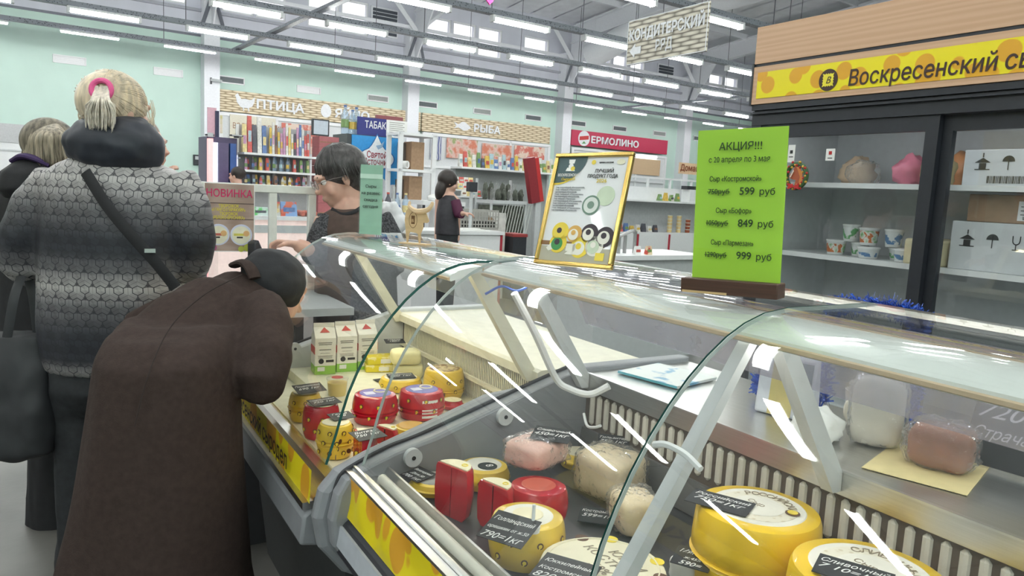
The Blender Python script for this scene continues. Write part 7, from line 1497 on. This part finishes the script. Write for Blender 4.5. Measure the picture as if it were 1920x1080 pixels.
def pd(nm, mat, u, v, r_, y): m = MB(); m.m = Matrix.Translation((pw * u, y, ph * v)) @ Matrix.Rotation(PI / 2, 4, 'X'); m.lathe([(.0001, 0), (r_, 0), (r_, .0006), (.0001, .0006)], 28); return m.build(nm, mat, ps)
for u, cc in ((.28, (.55, .14, .10)), (.73, (.66, .60, .12))):
    pd('lid_rim', M('lid_lilac', (.62, .64, .78), .4), u, .25, pw * .22, -.0020); pd('lid_face', M('lid_cream', (.76, .74, .58), .4), u, .245, pw * .185, -.0028); MB().box(pw * (u - .15), pw * (u + .08), -.0042, -.0036, ph * .235, ph * .27).build('lid_band', M('lid_band_%d' % int(u * 100), cc, .5), ps); pd('lid_fruit', M('lid_orange', (.70, .42, .18), .4), u + .10, .27, pw * .06, -.0044); MB().box(pw * (u - .09), pw * (u + .03), -.0042, -.0036, ph * .20, ph * .222).build('lid_barcode', INK, ps)
pd('berry', M('berry_plum', (.40, .10, .22), .5), .18, .06, pw * .07, -.002); pd('grape', M('grape_green', (.50, .55, .08), .5), .86, .06, pw * .08, -.002); pd('grape', MT['grape_green'], .73, .04, pw * .06, -.002)
t = thing('pay_terminal', 'black tilted payment terminal beside the poster', 'terminal', (*at(490, 470, Y=YS - .08).xy, zb + .001), .3); MB().sweep([(-.05, 0), (.05, 0), (.02, .12), (-.03, .23), (-.05, .22)], -.03, .03).build('casing', DARK, t, bevel=.006); MB().sweep([(.021, .125), (.0225, .125), (-.027, .23), (-.0285, .23)], -.024, .024).build('screen', M('dim_screen', (.05, .06, .08), .2), t)
bx = at(590, 590, z=zb); t = thing('tall_carton', 'cream carton with red label on the low counter', 'box', (bx.x - .02, YS - .33, zb + .001), .1); MB().box(-.06, .05, -.05, .05, 0, .10).build('box_body', M('cream_carton', (.74, .68, .50), .5), t); MB().box(-.045, .04, -.0515, -.05, .01, .07).build('red_label', M('brick_label', (.42, .10, .08), .5), t)
# white carrier bag on a floor stand behind the assistant
sb = pp(742, 430, 3.75); t = thing('bag_stand', 'white carrier bag hanging on a thin stand behind assistant', 'bag', (sb.x, sb.y, 0)); MB().tube([(0, .04, 0), (0, .04, 1.42)], .008, 8).build('pole', LGREY, t); MB().lathe([(.001, 0), (.15, 0), (.15, .015), (.001, .02)], 20, c=(0, .04, 0)).build('foot', DARK, t)
m = MB(); m.m = Matrix.Translation(-Vector((sb.x, sb.y, 0))); rs = []
for y, xl, xr, dr in ((378, 716, 742, .01), (392, 714, 752, .02), (415, 722, 764, .035), (440, 726, 752, .03), (447, 728, 738, .012)):
    c = pp((xl + xr) / 2, y, 3.72); w_ = (pp(xr, y, 3.72) - pp(xl, y, 3.72)).length / 2; rs.append(superell(c, RV, FV, w_, dr, 20, 2.2))
m.rings(rs); o = m.build('carrier_bag', M('white_carrier', (.78, .79, .82), .5, bump=.3, bscale=20), t); remesh(o, .008, 2, fn=folds(.012, 22, 3, .8))
# stall across the aisle, behind the photographer (seen mirrored in the fridge door)
t = thing('aisle_stall', 'yellow dairy stall across the aisle behind the photographer', 'stall', (-2.4, 2.9, 0)); MB().box(-.6, 0, -1.6, 1.6, 0, 1.1).build('counter', WHITE, t); MB().box(-.05, 0, -1.6, 1.6, 1.75, 2.35).build('header', M('ochre_header', (.55, .45, .08), .5), t)
for y in (-1.55, 1.55): MB().box(-.08, -.03, y - .03, y + .03, 1.1, 1.75).build('post', DARK, t)
text('ВЫСОКОВСКИЙ', .30, BRAND_INK, t, (.003, 1.3, 1.95), (0, -1, 0), (0, 0, 1), bold=.03, ext=.001, width=2.1) if False else text('ВЫСОКОВСКИЙ', .30, BRAND_INK, t, (.003, -1.3, 1.95), (0, 1, 0), (0, 0, 1), bold=.03, ext=.001, width=2.1)
fuse_all()
